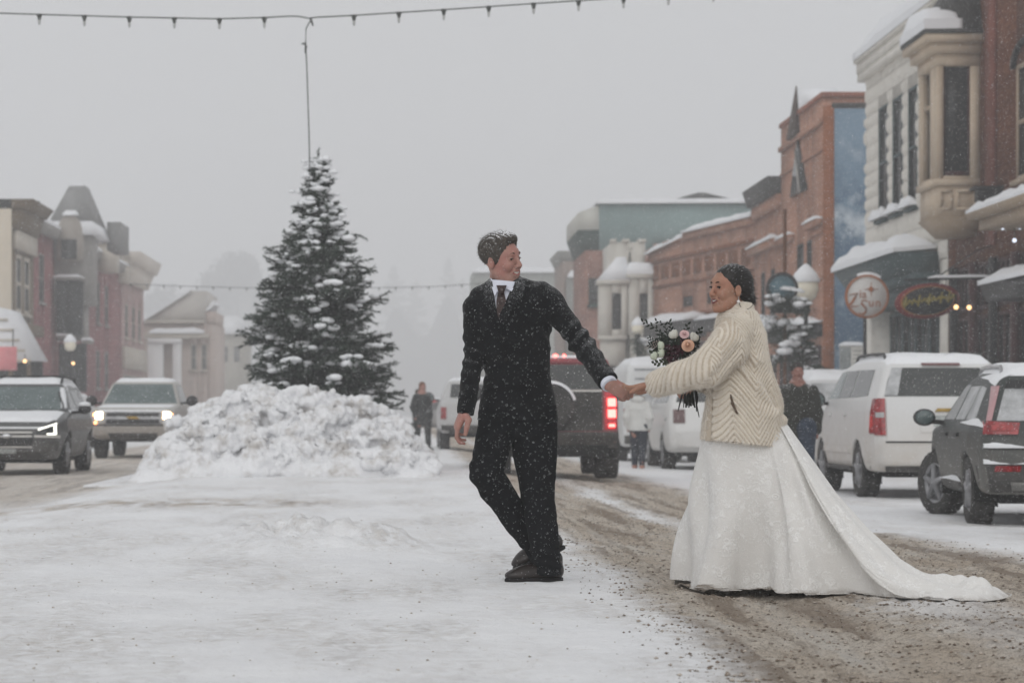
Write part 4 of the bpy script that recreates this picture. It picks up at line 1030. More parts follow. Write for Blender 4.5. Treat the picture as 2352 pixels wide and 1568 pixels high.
t = thing('gabled_building', 'pale gabled building with a white pillared porch in the haze', 'building', (-16, 178, 0))
Yg = 172.; s_ = FP / Yg; fG = Fr((0, Yg), (1, 0), (0, -1)); M['gable'] = mat('grey_beige_siding', alb(172, 169, 165, 172), .85, noise=(.6, .06))
hg = [(wx(438), wx(452), wz(850), wz(790)), (wx(462), wx(476), wz(850), wz(790))]
wall(t, fG, wx(325), wx(492), BASE, wz(742), hg, mat('hazed_pink_wall', alb(170, 160, 155, 172), .85, noise=(.6, .08)), core=10)  # wall colour paled to paint in the haze
for h in hg: window(t, fG, h, M['cream_trim'], pane=mat('hazed_far_pane', (.16, .16, .16), .5))  # panes paled in colour so they look veiled by haze
mb = MB(); mb.prism([(wx(325), wz(741.8)), (wx(474), wz(741.8)), (wx(474), wz(668)), (wx(440), wz(668))], Yg, Yg + 10, 'y'); mb.build('gable', M['gable'], t)
snow_cap(t, [(wx(322), Yg - .3, wz(744)), (wx(440), Yg - .3, wz(668)), (wx(440), Yg + 10, wz(668)), (wx(322), Yg + 10, wz(744))], .35, 10, 5)
mb = MB(); fG.box(mb, wx(474.3), wx(494), wz(742), wz(715), -8, .1); mb.build('parapet', mat('brown_parapet', alb(170, 160, 155, 172), .85), t)
snow_cap(t, [fG.p(wx(474), .2, wz(715)), fG.p(wx(494), .2, wz(700)), fG.p(wx(494), -4, wz(700)), fG.p(wx(474), -4, wz(715))], .5, 4, 4)
mb = MB(); fG.box(mb, wx(335), wx(480), wz(778), wz(766), .003, .9); mb.build('cornice', M['cream_trim'], t); mb = MB(); fG.box(mb, wx(335), wx(470), wz(742), wz(736), .003, .4); mb.build('moulding', M['cream_trim'], t)
snow_cap(t, [fG.p(wx(345), 1, wz(766)), fG.p(wx(470), 1, wz(766)), fG.p(wx(470), .05, wz(762)), fG.p(wx(345), .05, wz(762))], .3, 10, 3)
M['white_porch'] = mat('white_porch_paint', alb(203, 203, 202, 170), .7, noise=(.8, .03))
for x0, x1 in ((345, 380), (402, 420)):
    mb = MB(); fG.box(mb, wx(x0), wx(x1), BASE, wz(790), .9, 1.8); mb.build('porch_pillar', M['white_porch'], t)
mb = MB(); fG.box(mb, wx(345), wx(420), wz(789.8), wz(779), .4, 1.9); mb.build('porch_beam', M['white_porch'], t)
t = thing('gabled_house', 'far white roofed gabled house almost hidden by the snow', 'house', (-16, 222, 0))
Yh = 222.; s_ = FP / Yh
mb = MB(); mb.box(wx(500), wx(565), Yh, Yh + 8, BASE, wz(765)); mb.build('wall', mat('far_wall', alb(160, 158, 154, 222), .85, noise=(.4, .1)), t)
mb = MB(); mb.prism([(wx(494), wz(767)), (wx(572), wz(767)), (wx(545), wz(726)), (wx(520), wz(726))], Yh - .4, Yh + 8, 'y'); mb.build('roof', M['snow'], t)
mb = MB(); mb.box(wx(510), wx(522), Yh - .06, Yh - .004, wz(830), wz(795)); mb.box(wx(538), wx(550), Yh - .06, Yh - .004, wz(830), wz(795)); mb.build('window', bpy.data.materials['hazed_far_pane'], t)
# ------------------------------------------------------------------ hills and trees lost in the snow
hill = []
xs = np.linspace(-480, 480, 500)
for k, (yy, hh) in enumerate(((860, 1.0), (1300, 0.6))):
    top = 10 + hh * (46 * np.exp(-((xs + 60) / 13) ** 2) + 30 * np.exp(-((xs + 88) / 14) ** 2) + 36 * np.exp(-((xs + 3) / 9) ** 2) + 32 * np.exp(-((xs - 17) / 9) ** 2)) + 9 * fbm(xs * .12, 0, k, 5)
    hill.append(np.stack([np.stack([xs, np.full_like(xs, yy), np.full_like(xs, -2)], -1), np.stack([xs, np.full_like(xs, yy + 20), top * .6], -1), np.stack([xs, np.full_like(xs, yy + 60), top], -1), np.stack([xs, np.full_like(xs, yy + 120), np.full_like(xs, -2)], -1)]))
mb = MB(); [mb.grid(g) for g in hill]
tag(mb.build('hills', mat('wooded_hill', (0.10, 0.105, 0.10), .95, noise=(.02, .3)), None, True), 'wooded hills behind the town lost in snowfall', None, None, 'structure')

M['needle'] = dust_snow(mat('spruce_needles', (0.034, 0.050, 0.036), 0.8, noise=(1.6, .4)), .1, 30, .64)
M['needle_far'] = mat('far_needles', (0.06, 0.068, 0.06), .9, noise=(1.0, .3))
M['bark'] = mat('bark', (0.06, 0.048, 0.038), .95, noise=(6, .3))

def conifer(name, label, loc, H, R, nb, nt_, needle, group=None, snow=0, cat='tree', nn=12, nlen=0.035, tip_up=0.3, profile=None, m=None, seed=1, base_h=0.12):
    """spruce: trunk, limbs, twigs covered with needle blades, and lumps of snow lying on the limbs"""
    r = np.random.default_rng(seed)
    t = thing(name, label, cat, loc, 0, group)
    MB().tube([(0, 0, -.1), (0, 0, H * .5), (0, 0, H * .98)], [H * .018, H * .011, .006], 8).build('trunk', M['bark'], t, local=True)
    lb = MB(); P = []; D = []; tips = []
    prof = profile or (lambda q: R * (1 - q) ** 0.85)
    for i in range(nb):
        q = base_h + (1 - base_h) * ((i + .5) / nb) ** 0.9
        q = min(q + .01 * r.standard_normal(), .945)
        z0 = H * q; a = i * 2.39996 + 1.2 * r.standard_normal(); L_ = prof(q) * (1 + .13 * r.standard_normal()) + .03
        L_ = max(L_, .06)
        dirv = np.array([math.cos(a), math.sin(a), 0])
        up0 = -.16 + .42 * q + .08 * r.standard_normal()
        n_ = 6; s_ = np.linspace(0, 1, n_)
        pts = np.array([0, 0, z0]) + dirv * (L_ * s_)[:, None] + np.array([0, 0, 1]) * (L_ * (up0 * s_ + tip_up * s_ ** 2.2))[:, None]
        lb.tube(pts, np.linspace(.004 + .007 * L_, .002, n_), 4, caps=False)
        tips.append((pts, L_))
        side = np.array([-dirv[1], dirv[0], 0])
        k_ = max(3, int(nt_ * L_ / R))
        for j in range(k_):
            s = .12 + .88 * (j + r.random()) / k_; b = np.array([np.interp(s, s_, pts[:, c]) for c in range(3)])
            sg = 1 if j % 2 else -1
            d = dirv * (.75 + .2 * r.random()) + side * sg * (.75 + .3 * r.random()) * (1 - .5 * s) + np.array([0, 0, .25 * q - .1 + .28 * r.standard_normal()])
            d /= np.linalg.norm(d); tl = (.10 + .34 * L_ * (1 - s * .6)) * (.6 + .5 * r.random())
            for e in range(max(2, int(tl / .045))): 
                f = (e + .5) / max(2, int(tl / .045)); P.append(b + d * tl * f + np.array([0, 0, -.05 * tl * f])); D.append(d)
        for e in range(max(3, int(L_ / .05))):
            s = .15 + .85 * e / max(3, int(L_ / .05)); P.append([np.interp(s, s_, pts[:, c]) for c in range(3)]); D.append((pts[-1] - pts[-2]) / np.linalg.norm(pts[-1] - pts[-2]))
    for e in range(int(H * .07 / .03)): P.append([0, 0, H * (.93 + .07 * e / (H * .07 / .03))]); D.append([0, 0, 1])
    lb.build('limbs', M['bark'], t, local=True)
    P = np.asarray(P); D = np.asarray(D); n = len(P)
    U = np.cross(D, [0, 0, 1.0]) + 1e-6; U /= np.linalg.norm(U, axis=1)[:, None]; W = np.cross(D, U)
    an = r.random((n, nn)) * 6.283; ln = nlen * (.7 + .6 * r.random((n, nn)))
    out = np.cos(an)[..., None] * U[:, None] + np.sin(an)[..., None] * W[:, None]
    tipd = out * .8 + D[:, None] * .65
    base = P[:, None] + D[:, None] * ((r.random((n, nn)) - .5) * .05)[..., None]
    wv = np.cross(tipd, D[:, None] + .01) ; wv /= np.linalg.norm(wv, axis=-1)[..., None] + 1e-9
    V = np.stack([base - wv * needle, base + wv * needle, base + tipd * ln[..., None]], 2).reshape(-1, 3)
    obj('crown', V, np.arange(len(V)).reshape(-1, 3), m or M['needle'], t, local=True)
    if snow:
        mb = MB()
        for i in range(snow):
            pts, L_ = tips[r.integers(0, len(tips))] if L_ else tips[0]
            if r.random() < .25 and pts[0][2] > H * .75: continue
            s = .5 + .45 * r.random(); c = np.array([np.interp(s, np.linspace(0, 1, 6), pts[:, k]) for k in range(3)])
            sz = (.045 + .085 * r.random() ** 1.5) * (.6 + .5 * L_ / R)
            for q in range(3):
                o_ = np.array([r.standard_normal() * sz * .9, r.standard_normal() * sz * .9, r.standard_normal() * .012])
                mb.ball(c + o_ + (0, 0, sz * .30 + .01), np.array([1.0, 1.0, .48]) * sz * (.6 + .5 * r.random()), 8, 5)
        mb.build('snow_clumps', M['snow'], t, True, local=True)['kind'] = 'stuff'
    return t

# the Christmas tree standing behind the plowed snow
TY = 38.5
tp = px(731, 950, TY)
def tprof(q):
    return 1.18 * np.interp(q, [0, .05, .15, .27, .48, .61, .70, .82, .90, .96, 1], [.74, .84, .88, .88, .69, .52, .36, .18, .085, .04, .01])
conifer('christmas_tree', 'tall dark spruce dusted with snow clumps behind the plowed snow bank', (tp[0], TY, 0.0), 5.14, 1.3, 460, 20, .0085, snow=950, nn=11, nlen=.060, profile=tprof, base_h=.10, tip_up=.24, seed=11)

for i, (x, ytop, Y, R, lb_) in enumerate(((1030, 592, 1120, 6.5, 'tallest faint spruce in the distant haze right of the spruce'), (1062, 640, 1125, 6.5, 'shorter faint spruce beside the tallest distant one'),
                                        (905, 610, 1130, 9, 'faint distant spruce seen between the near spruce and the groom'), (955, 645, 1135, 9, 'faint distant spruce above the woman in the hooded coat'))):
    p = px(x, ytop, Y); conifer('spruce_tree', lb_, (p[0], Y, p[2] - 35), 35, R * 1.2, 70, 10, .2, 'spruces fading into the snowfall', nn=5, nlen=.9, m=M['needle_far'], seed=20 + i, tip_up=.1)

def bare_tree(name, label, loc, H, R, n, seed, group=None):
    r = np.random.default_rng(seed); t = thing(name, label, 'tree', loc, 0, group)
    MB().tube([(0, 0, -.2), (.1, 0, H * .4), (0, 0, H * .6)], [H * .02, H * .014, H * .008], 8).build('trunk', M['bark'], t, local=True)
    c = r.standard_normal((n, 3)); c /= np.linalg.norm(c, axis=1)[:, None]; c *= (r.random(n) ** .4)[:, None] * np.array([R, R, H * .4]) * (.8 + .4 * vnoise(c[:, 0] * 2, c[:, 1] * 2, c[:, 2] * 2 + seed))[:, None]
    c[:, 2] += H * .6
    a = r.standard_normal((n, 3)); b = r.standard_normal((n, 3)); s_ = .04 * H
    V = np.stack([c, c + a * s_ * .6, c + b * s_ * .6], 1).reshape(-1, 3)
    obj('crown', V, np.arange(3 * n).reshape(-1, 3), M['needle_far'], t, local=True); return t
for i, (x, yt, Y, R) in enumerate(((545, 556, 830, 9), (495, 600, 825, 8), (615, 640, 835, 8), (370, 640, 820, 9))):
    p = px(x, yt, Y)
    bare_tree('bare_tree', ['broad bare tree, tallest ghostly crown left of the spruce', 'bare tree crown just left of the tallest ghostly one', 'low bare tree half hidden behind the snowy spruce', 'bare tree crown showing over the gabled building roof'][i], (p[0], Y, p[2] - 26), 26, R, 2600, 40 + i, 'bare trees in the far haze')

# ------------------------------------------------------------------ plowed snow bank in the median
f = Field((-4.5, 33.6, -.15), (.9, 40.2, 1.75), .026)
r = np.random.default_rng(5)
tx = [-3.85, -3.72, -3.5, -3.36, -3.14, -2.9, -2.4, -2.2, -1.7, -1.2, -.86, -.36, -.16, .1, .3, .44, .56]
th = [.0, .22, .42, .64, .80, 1.00, 1.18, 1.20, 1.12, 1.12, 1.02, .86, .60, .36, .16, .06, .0]
for i in range(300):
    x = -3.52 + 3.72 * r.random(); hm_ = np.interp(x, tx, th) - .05; q = r.random()
    y = 34.6 + 3.0 * q
    hh = hm_ * sstep(-.12, .55, q) ** .7 * (.80 + .28 * r.random())
    s_ = .12 + .24 * r.random()
    f.ell((x, y, hh - s_ * .70), (s_ * (1 + .5 * r.random()), s_ * 1.1, s_ * .85), k=.045)
for x, y, h_, s_ in ((-3.45, 34.0, .22, .3), (-3.2, 34.4, .34, .3), (-2.95, 34.0, .3, .34), (-2.55, 35.6, .96, .34), (-.55, 35.8, .98, .3), (.1, 34.6, .3, .3), (-1.6, 35.9, 1.0, .5), (-1.1, 35.9, 1.0, .42)):
    f.ell((x, y + 1.2, h_ - s_ * .6), (s_ * 1.2, s_, s_ * .8), k=.08)
def pile_core(X, Y, Z):
    hm_ = np.interp((X + 0 * Y).ravel(), tx, th).reshape((X + 0 * Y).shape)
    hh = hm_ * sstep(34.3, 36.6, Y + 0 * X) * sstep(40.0, 38.0, Y + 0 * X) * .92
    return ((Z - hh + .09) * .6).astype(np.float32)
f.put(pile_core, (-4.4, 33.7, -.15), (.8, 40.1, 1.6), .05)
for i in range(330):
    x = -3.5 + 3.85 * r.random(); hm_ = np.interp(x, tx, th); q = r.random(); s_ = .03 + .12 * r.random() ** 3
    if i % 2:
        Rm = np.array(Matrix.Rotation(6.28 * r.random(), 3, 'Z') @ Matrix.Rotation(r.standard_normal() * .6, 3, 'X') @ Matrix.Rotation(r.standard_normal() * .6, 3, 'Y'))
        f.block((x, 34.55 + 2.3 * q, hm_ * sstep(-.12, .55, q) ** .7 * .95 + .04 * r.standard_normal()), (.06 + .16 * r.random(), .06 + .12 * r.random(), .04 + .07 * r.random()), Rm, .02); continue
    f.ell((x, 34.5 + 2.4 * q, hm_ * sstep(-.12, .55, q) ** .7 * .97 + .05 * r.standard_normal()), s_ * np.array([1.4, 1, .75]), k=.03)
V, Q, N_ = f.mesh(lambda p, n: sstep(-.1, .35, p[:, 2]) * .11 * fbm(p[:, 0] * 2.8, p[:, 1] * 2.8, p[:, 2] * 4.5, 6) + sstep(-.1, .3, p[:, 2]) * .05 * (1 - np.abs(fbm(p[:, 0] * 7, p[:, 1] * 7, p[:, 2] * 7, 3)) * 4))
M['plow'] = mat('plowed_snow', (0.80, 0.805, 0.82), .85, noise=(2.2, 0, 8), col2=None, bump=(18, .5, .03))
def add_dirt_shading(m, scale, a, b, col, amt):
    N = m.node_tree.nodes; L = m.node_tree.links; b_ = N['Principled BSDF']
    tc = N.new('ShaderNodeTexCoord'); n = N.new('ShaderNodeTexNoise'); n.inputs['Scale'].default_value = scale; n.inputs['Detail'].default_value = 8; n.inputs['Roughness'].default_value = .7
    L.new(tc.outputs['Object'], n.inputs['Vector'])
    mr = N.new('ShaderNodeMapRange'); mr.inputs[1].default_value = a; mr.inputs[2].default_value = b; mr.inputs[4].default_value = amt; L.new(n.outputs[0], mr.inputs[0])
    x = N.new('ShaderNodeMix'); x.data_type = 'RGBA'; x.inputs[7].default_value = (*col, 1)
    src = b_.inputs['Base Color'].links[0].from_socket if b_.inputs['Base Color'].links else None
    if src: L.new(src, x.inputs[6])
    else: x.inputs[6].default_value = b_.inputs['Base Color'].default_value
    L.new(mr.outputs[0], x.inputs[0]); L.new(x.outputs[2], b_.inputs['Base Color']); return m
add_dirt_shading(M['plow'], 2.6, .50, .64, (.38, .34, .295), .65)  # brown-grey patches: dirt, plus the lumps' grey shading put into the colour
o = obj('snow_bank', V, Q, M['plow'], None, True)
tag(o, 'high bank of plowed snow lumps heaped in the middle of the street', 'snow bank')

# ------------------------------------------------------------------ string lights
M['bulb_off'] = mat('clear_bulb_glass', (.42, .42, .41), .25)
def string_light(label, pts, Y, spacing, r0, bs, drop=None, phase=0):
    t = thing('string_light', label, 'string lights', (pts[0][0], Y, pts[0][2]))
    P = np.array(pts); s = np.concatenate([[0], np.cumsum(np.linalg.norm(np.diff(P, axis=0), axis=1))])
    q = np.linspace(0, s[-1], 160); W = np.stack([np.interp(q, s, P[:, k]) for k in range(3)], 1)
    MB().tube(W, r0, 5).build('wire', M['wire'], t)
    k = phase
    while k < s[-1]:
        p = np.array([np.interp(k, s, P[:, c]) for c in range(3)])
        if drop is None or abs(p[0] - drop) > .2:
            so_ = MB().lathe([(bs * .95, .0), (bs * 1.0, -bs * .4), (bs * .62, -bs * 1.4), (bs * .5, -bs * 2.1), (0, -bs * 2.1)], p + (0, 0, bs * .2), 8).build('socket', M['wire'], t)
            MB().lathe([(bs * .42, 0), (bs * .5, -bs * .5), (bs * .34, -bs * 1.6), (0, -bs * 1.9)], p + (0, 0, -bs * 1.9), 8).build('bulb', M['bulb_off'], so_)
        k += spacing
    return t
SY = 38.3
pts = [px(x, y, SY) for x, y in ((-900, 60), (-400, 42), (0, 31), (92, 34), (300, 40), (500, 44), (610, 41), (680, 37), (710, 43), (716, 41), (815, 36), (1020, 23), (1225, 9), (1430, -4), (1640, -19), (2050, -46), (2600, -90))]
pxm = SY / FP
string_light('string of clear bulbs stretched across the sky over the spruce', pts, SY, 103.4 * pxm, .011, .045, drop=px(712, 41, SY)[0], phase=(94 + 900 - 3) * pxm)
t = thing('hanging_cable', 'thin cable hanging from the bulb string down to the spruce', 'cable', tuple(px(712, 46, SY)))
MB().tube([px(716, 44, SY), px(709, 55, SY), px(703, 66, SY), px(702, 100, SY), px(705, 160, SY), px(709, 280, SY), px(711, 360, SY), px(710, 440, SY)], .010, 5).build('cable', M['wire'], t)
MB().tube([px(713, 44, SY), px(716, 50, SY), px(719, 60, SY)], [.02, .018, .012], 5).build('loose_end', M['wire'], t)
MB().tube([px(703, 103, SY), px(696, 100, SY), px(693, 102, SY)], [.018, .014, .01], 5).build('clip', M['wire'], t)
MB().tube([px(703, 105, SY), px(702, 115, SY), px(702, 124, SY)], [.02, .018, .012], 5).build('plug', M['wire'], t)
Y2 = 124
string_light('faint second bulb string across the distant street', [px(x, y, Y2) for x, y in ((300, 652), (420, 657), (560, 661), (800, 662), (1000, 658), (1120, 650))], Y2, .85, .016, .05)

# ------------------------------------------------------------------ lamps, signs, shop greenery
M['globe'] = mat('cream_lamp_globe', alb(196, 190, 172, 62), .4, noise=(3, .05))
def street_lamp(label, x, ytop, ybot, Y, group='acorn lamps along the pavements'):
    """ytop..ybot: the globe with its snow cap"""
    a, b = px(x, ytop, Y), px(x, ybot, Y); h = a[2] - b[2]; R = h * .34
    t = thing('street_lamp', label, 'street lamp', (a[0], Y, gz(a[0], Y) + (.15 if abs(a[0]) > 9 else 0)), 0, group)
    c = np.array([a[0], Y, b[2]])
    MB().lathe([(R * .42, 0), (R * .8, h * .1), (R, h * .3), (R * .95, h * .5), (R * .7, h * .66), (R * .3, h * .74), (0, h * .75)], c, 14).build('globe', M['globe'], t, True)
    V = MB().lathe([(R * 1.05, h * .5), (R * 1.1, h * .58), (R * .85, h * .75), (R * .5, h * .88), (R * .2, h * .97), (0, h)], c, 14); V.build('snow_cap', M['snow'], t, True)
    MB().lathe([(.18, -c[2] - .5), (.18, -c[2] + .3), (.1, -c[2] + .5), (.065, -c[2] + .9), (.055, -.35), (.12, -.25), (.07, -.15), (R * .5, 0)], c, 10).build('post', M['steel'], t, True)
    return t
street_lamp('cream globe street lamp with a snow cap before the orange brick building', 1851, 605, 692, 62)
street_lamp('snow capped globe street lamp beside the small white castle like shop', 1465, 727, 768, 86)
street_lamp('snow capped globe street lamp before the red brick tower on the left', 161, 766, 806, 104)

def greenery(name, label, pts, Y, r, n, snow, cat='greenery', seed=3, group=None):
    """a mass of spruce sprays round the given points with snow lying on it"""
    rg = np.random.default_rng(seed); p0 = px(pts[-1][0], pts[-1][1], Y); t = thing(name, label, cat, (p0[0], Y, p0[2]), 0, group)
    C = np.array([px(x, y, Y) for x, y in pts]); s_ = rg.random(n) * (len(C) - 1); i = s_.astype(int); f_ = (s_ - i)[:, None]
    c = C[i] * (1 - f_) + C[np.minimum(i + 1, len(C) - 1)] * f_ + rg.standard_normal((n, 3)) * r * (.4 + .6 * rg.random((n, 1)))
    d = rg.standard_normal((n, 3)); d[:, 2] -= .3; d /= np.linalg.norm(d, axis=1)[:, None]; w_ = np.cross(d, rg.standard_normal((n, 3))); w_ /= np.linalg.norm(w_, axis=1)[:, None]
    V = np.stack([c - w_ * .012, c + w_ * .012, c + d * (.10 + .1 * rg.random((n, 1)))], 1).reshape(-1, 3)
    obj('foliage', V, np.arange(3 * n).reshape(-1, 3), M['needle'], t)
    mb = MB()
    for k in range(snow):
        j = rg.integers(0, n); q = c[j] + (0, -.05, .06); sz = .05 + .11 * rg.random() ** 2
        for e in range(2): mb.ball(q + rg.standard_normal(3) * sz * (.8, .5, .2), np.array([1.2, 1, .6]) * sz, 8, 5)
    mb.build('snow_clumps', M['snow'], t, True)['kind'] = 'stuff'
    return t
cf = px(1852, 1010, 60.5)
t = conifer('small_spruce', 'snow laden small spruce on the pavement behind the bride', (cf[0], 60.5, -.12), 3.3, .95, 90, 12, .010, snow=75, nn=9, nlen=.07, seed=33, tip_up=-.1)
greenery('garland', 'drooping evergreen garland loaded with snow left of the small spruce', [(1765, 745), (1800, 760), (1815, 790), (1790, 830)], 60.2, .22, 1500, 26, 'garland', 5)
greenery('planter_greens', 'dark evergreen bunch hanging under the round teal sign', [(1768, 690), (1800, 698), (1835, 705), (1850, 712)], 59.6, .12, 1600, 8, 'greenery', 8)
greenery('lamp_greens', 'evergreen bunch with snow tied to the lamp by the white shop', [(1462, 776), (1470, 800), (1476, 830)], 85.8, .2, 900, 9, 'greenery', 9)

# round teal sign on a bracket post
p = px(1796, 662, 60); t = thing('round_sign', 'round teal sign in a dark ring with snow on its edge', 'sign', (p[0], 60, -.12))
MB().lathe([(0, -.03), (.33, -.03), (.33, .03), (0, .03)], p, 24, 'y').build('panel', mat('teal_sign_face', alb(92, 112, 120, 60), .6, noise=(4, .25)), t)
MB().lathe([(.33, -.06), (.40, -.06), (.40, .06), (.33, .06), (.33, -.06)], p, 24, 'y').build('ring', M['steel'], t, True)
q = px(1803, 480, 60.1)
MB().tube([(q[0], 60.12, -.3), (q[0], 60.12, q[2])], .045, 8).build('post', mat('rusty_post', alb(104, 82, 72, 60), .8, noise=(3, .2)), t)
zc = p[2] - .02; snow_cap(t, [(p[0] - .05, 59.9, zc), (p[0] + .55, 59.9, zc - .08), (p[0] + .55, 60.1, zc - .08), (p[0] - .05, 60.1, zc)], .1, 6, 3)
MB().box(p[0] - .3, p[0] + .62, 59.7, 60.0, p[2] - .62, p[2] - .42).build('planter', M['steel'], t)

# sign on a pole: white disc, rust ring, lettering and star
ZY = 61.0; p = px(1991, 681, ZY); Rz = .55
t = thing('pole_sign', 'round white shop sign with rust coloured lettering and star on a thin pole', 'sign', (p[0], ZY, -.12))
M['sign_white'] = mat('sign_white', alb(180, 178, 175, 61), .6, noise=(2.5, .06)); M['sign_rust'] = mat('sign_rust', alb(150, 98, 72, 61), .6, noise=(5, .2))
MB().lathe([(0, -.04), (Rz - .05, -.04), (Rz - .05, .04), (0, .04)], p, 40, 'y').build('panel', M['sign_white'], t)
MB().lathe([(Rz - .05, -.06), (Rz, -.06), (Rz, .06), (Rz - .05, .06), (Rz - .05, -.06)], p, 40, 'y').build('ring', M['sign_rust'], t)
MB().tube([(p[0] - .05, ZY, -.3), (p[0] - .05, ZY, p[2] - Rz)], .045, 8).build('pole', M['steel'], t)
mb = MB(); a = np.linspace(math.radians(55), math.radians(115), 12)
G = np.stack([np.stack([p[0] + rr * np.cos(a), np.full(12, ZY + yy), p[2] + rr * np.sin(a)], -1) for rr, yy in ((Rz + .002, -.06), (Rz + .07, -.03), (Rz + .07, .03), (Rz + .002, .06))]); mb.grid(G); mb.build('snow_cap', M['snow'], t, True)
def sgn(u, v): return np.array([p[0] + u * Rz, ZY - .05, p[2] + v * Rz])
def stroke(mb, pts, w): 
    P = np.array([sgn(*q) for q in pts]); mb.tube(P, np.array(w) * Rz, 6)
mb = MB()
stroke(mb, [(-.84, .06), (-.68, .10), (-.44, .13), (-.56, -.05), (-.70, -.28), (-.90, -.50)], [.02, .03, .06, .06, .06, .03]); stroke(mb, [(-.90, -.5), (-.7, -.45), (-.5, -.46), (-.36, -.42)], [.03, .03, .025, .01])
stroke(mb, [(.03, -.24), (-.08, -.16), (-.24, -.20), (-.28, -.31), (-.17, -.42), (-.06, -.54), (-.06, -.70), (-.18, -.82), (-.34, -.80), (-.38, -.72)], [.02, .03, .04, .045, .05, .055, .05, .04, .03, .02])
mb.build('swash_letters', M['sign_rust'], t)
def text(body, loc, size, m, parent, name='letter', sx=1.0, shear=0.0, rz=0.0):
    c = bpy.data.curves.new(name, 'FONT'); c.body = body; c.size = size; c.extrude = .008; c.shear = shear; c.align_x = 'LEFT'; c.resolution_u = 3
    f_ = bpy.data.objects.new(name, c); me = bpy.data.meshes.new_from_object(f_); bpy.data.objects.remove(f_); o = bpy.data.objects.new(name, me); COL.objects.link(o); me.materials.append(m)
    o.parent = parent; o.location = Vector(loc) - Vector(wloc(parent)); o.rotation_euler = (rad(90), rz, 0); o.scale = (sx, 1, 1); return o
for ch_, u_, v_ in (('i', -.38, -.07), ('a', -.25, -.07), ('u', .05, -.46), ('n', .36, -.46)): text(ch_, sgn(u_, v_), .30, M['sign_rust'], t, sx=1.0)
mb = MB()
for k in range(8):
    L_ = (.36 if k % 4 == 0 else .36 if k % 2 == 0 else .16); a = k * math.pi / 4
    stroke(mb, [(.18 + .03 * math.cos(a), .33 + .03 * math.sin(a)), (.18 + .6 * L_ * math.cos(a), .33 + .6 * L_ * math.sin(a)), (.18 + L_ * math.cos(a), .33 + L_ * math.sin(a))], [.035, .018, .004])
mb.ball(sgn(.18, .33), (.11 * Rz, .02, .11 * Rz), 10, 6); mb.build('star', M['sign_rust'], t)

# oval hanging sign with a painted script, on an iron bracket
OY = 57.5; p = px(2130, 691, OY); rx, rz_ = .775, .42
t = thing('oval_sign', 'rust rimmed oval shop sign with yellow script hanging from an iron bracket', 'sign', (p[0], OY, p[2]))
M['oval_rim'] = mat('sign_red_brown', alb(112, 66, 56, 57), .6, noise=(4, .25)); M['oval_mid'] = mat('sign_dark_green', alb(54, 56, 54, 57), .6, noise=(4, .3)); M['oval_gold'] = mat('sign_gold', alb(122, 112, 62, 57), .6, noise=(8, .3)); M['oval_orange'] = mat('sign_orange', alb(150, 104, 66, 57), .6)
def oval(r0, y0, y1, m, nm, tilt=.06):
    mb = MB(); a = np.linspace(0, 2 * math.pi, 41)[:-1]
    P = [(p[0] + rx * r0 * math.cos(q), p[2] + rz_ * r0 * math.sin(q) * (1.0) + tilt * r0 * math.cos(q)) for q in a]
    mb.prism(P, OY + y0, OY + y1, 'y'); mb.build(nm, m, t)
oval(1.0, -.03, .03, M['oval_rim'], 'rim'); oval(.83, -.036, -.031, M['oval_orange'], 'inner_rim'); oval(.79, -.042, -.037, M['oval_mid'], 'panel')
rg = np.random.default_rng(12); mb = MB(); xs_ = np.linspace(-.80, .80, 90)
xs_ = xs_ + .035 * np.sin(xs_ * 40 + 1.2); zs_ = .085 * np.sin(xs_ * 42) * (1 + .4 * np.sin(xs_ * 9 + 1)) + .03 * np.sin(xs_ * 71 + 1)
P = np.stack([p[0] + rx * xs_, np.full(90, OY - .05), p[2] + .02 + .19 * xs_ * .55 + zs_ * .62], 1)
mb.tube(P, .028, 5)
for u in (-.72, -.3, .02, .38, .62): mb.tube([(p[0] + rx * u, OY - .05, p[2] + .1 * u - .10), (p[0] + rx * u + .05, OY - .05, p[2] + .1 * u + .17)], .026, 5)
mb.build('script', M['oval_gold'], t)
mb = MB(); z1 = ZF(658, OY); mb.tube([(p[0] - .55, OY, z1 + .16), (14.0, OY, z1 + .20)], .028, 6); mb.tube([(p[0] + .2, OY, z1 + .2), (13.6, OY, z1 + .85), (14, OY, z1 + 1.0)], .018, 6)
for u in (-.4, .45): mb.tube([(p[0] + u, OY, z1 + .17), (p[0] + u, OY, p[2] + rz_ * .86)], .012, 5)
mb.build('bracket', M['steel'], t)
snow_cap(t, [(13.35 - .9, OY - .1, z1 + .21), (13.95, OY - .1, z1 + .24), (13.95, OY + .1, z1 + .24), (13.35 - .9, OY + .1, z1 + .21)], .05, 8, 3)
for (x, y, Y, lb_) in ((2196, 705, 57.0, 'warm glowing bulb at the right tip of the oval sign'), (2226, 706, 57.6, 'warm glowing bulb right of the oval sign by the shop window'), (57, 829, 99.5, 'warm glowing bulb under the snowy porch roof'), (168, 834, 112, 'warm glowing bulb beside the red brick tower')):
    q = px(x, y, Y); b = MB().ball(q, .055 if Y < 90 else .075, 10, 8).build('lamp_bulb', M['bulb_warm'], None, True); MB().tube([q + (0, 0, .05), q + (0, .05, .3)], .018, 5).build('bracket', M['steel'], b)
    tag(b, lb_, 'light bulb', 'warm shop bulbs')
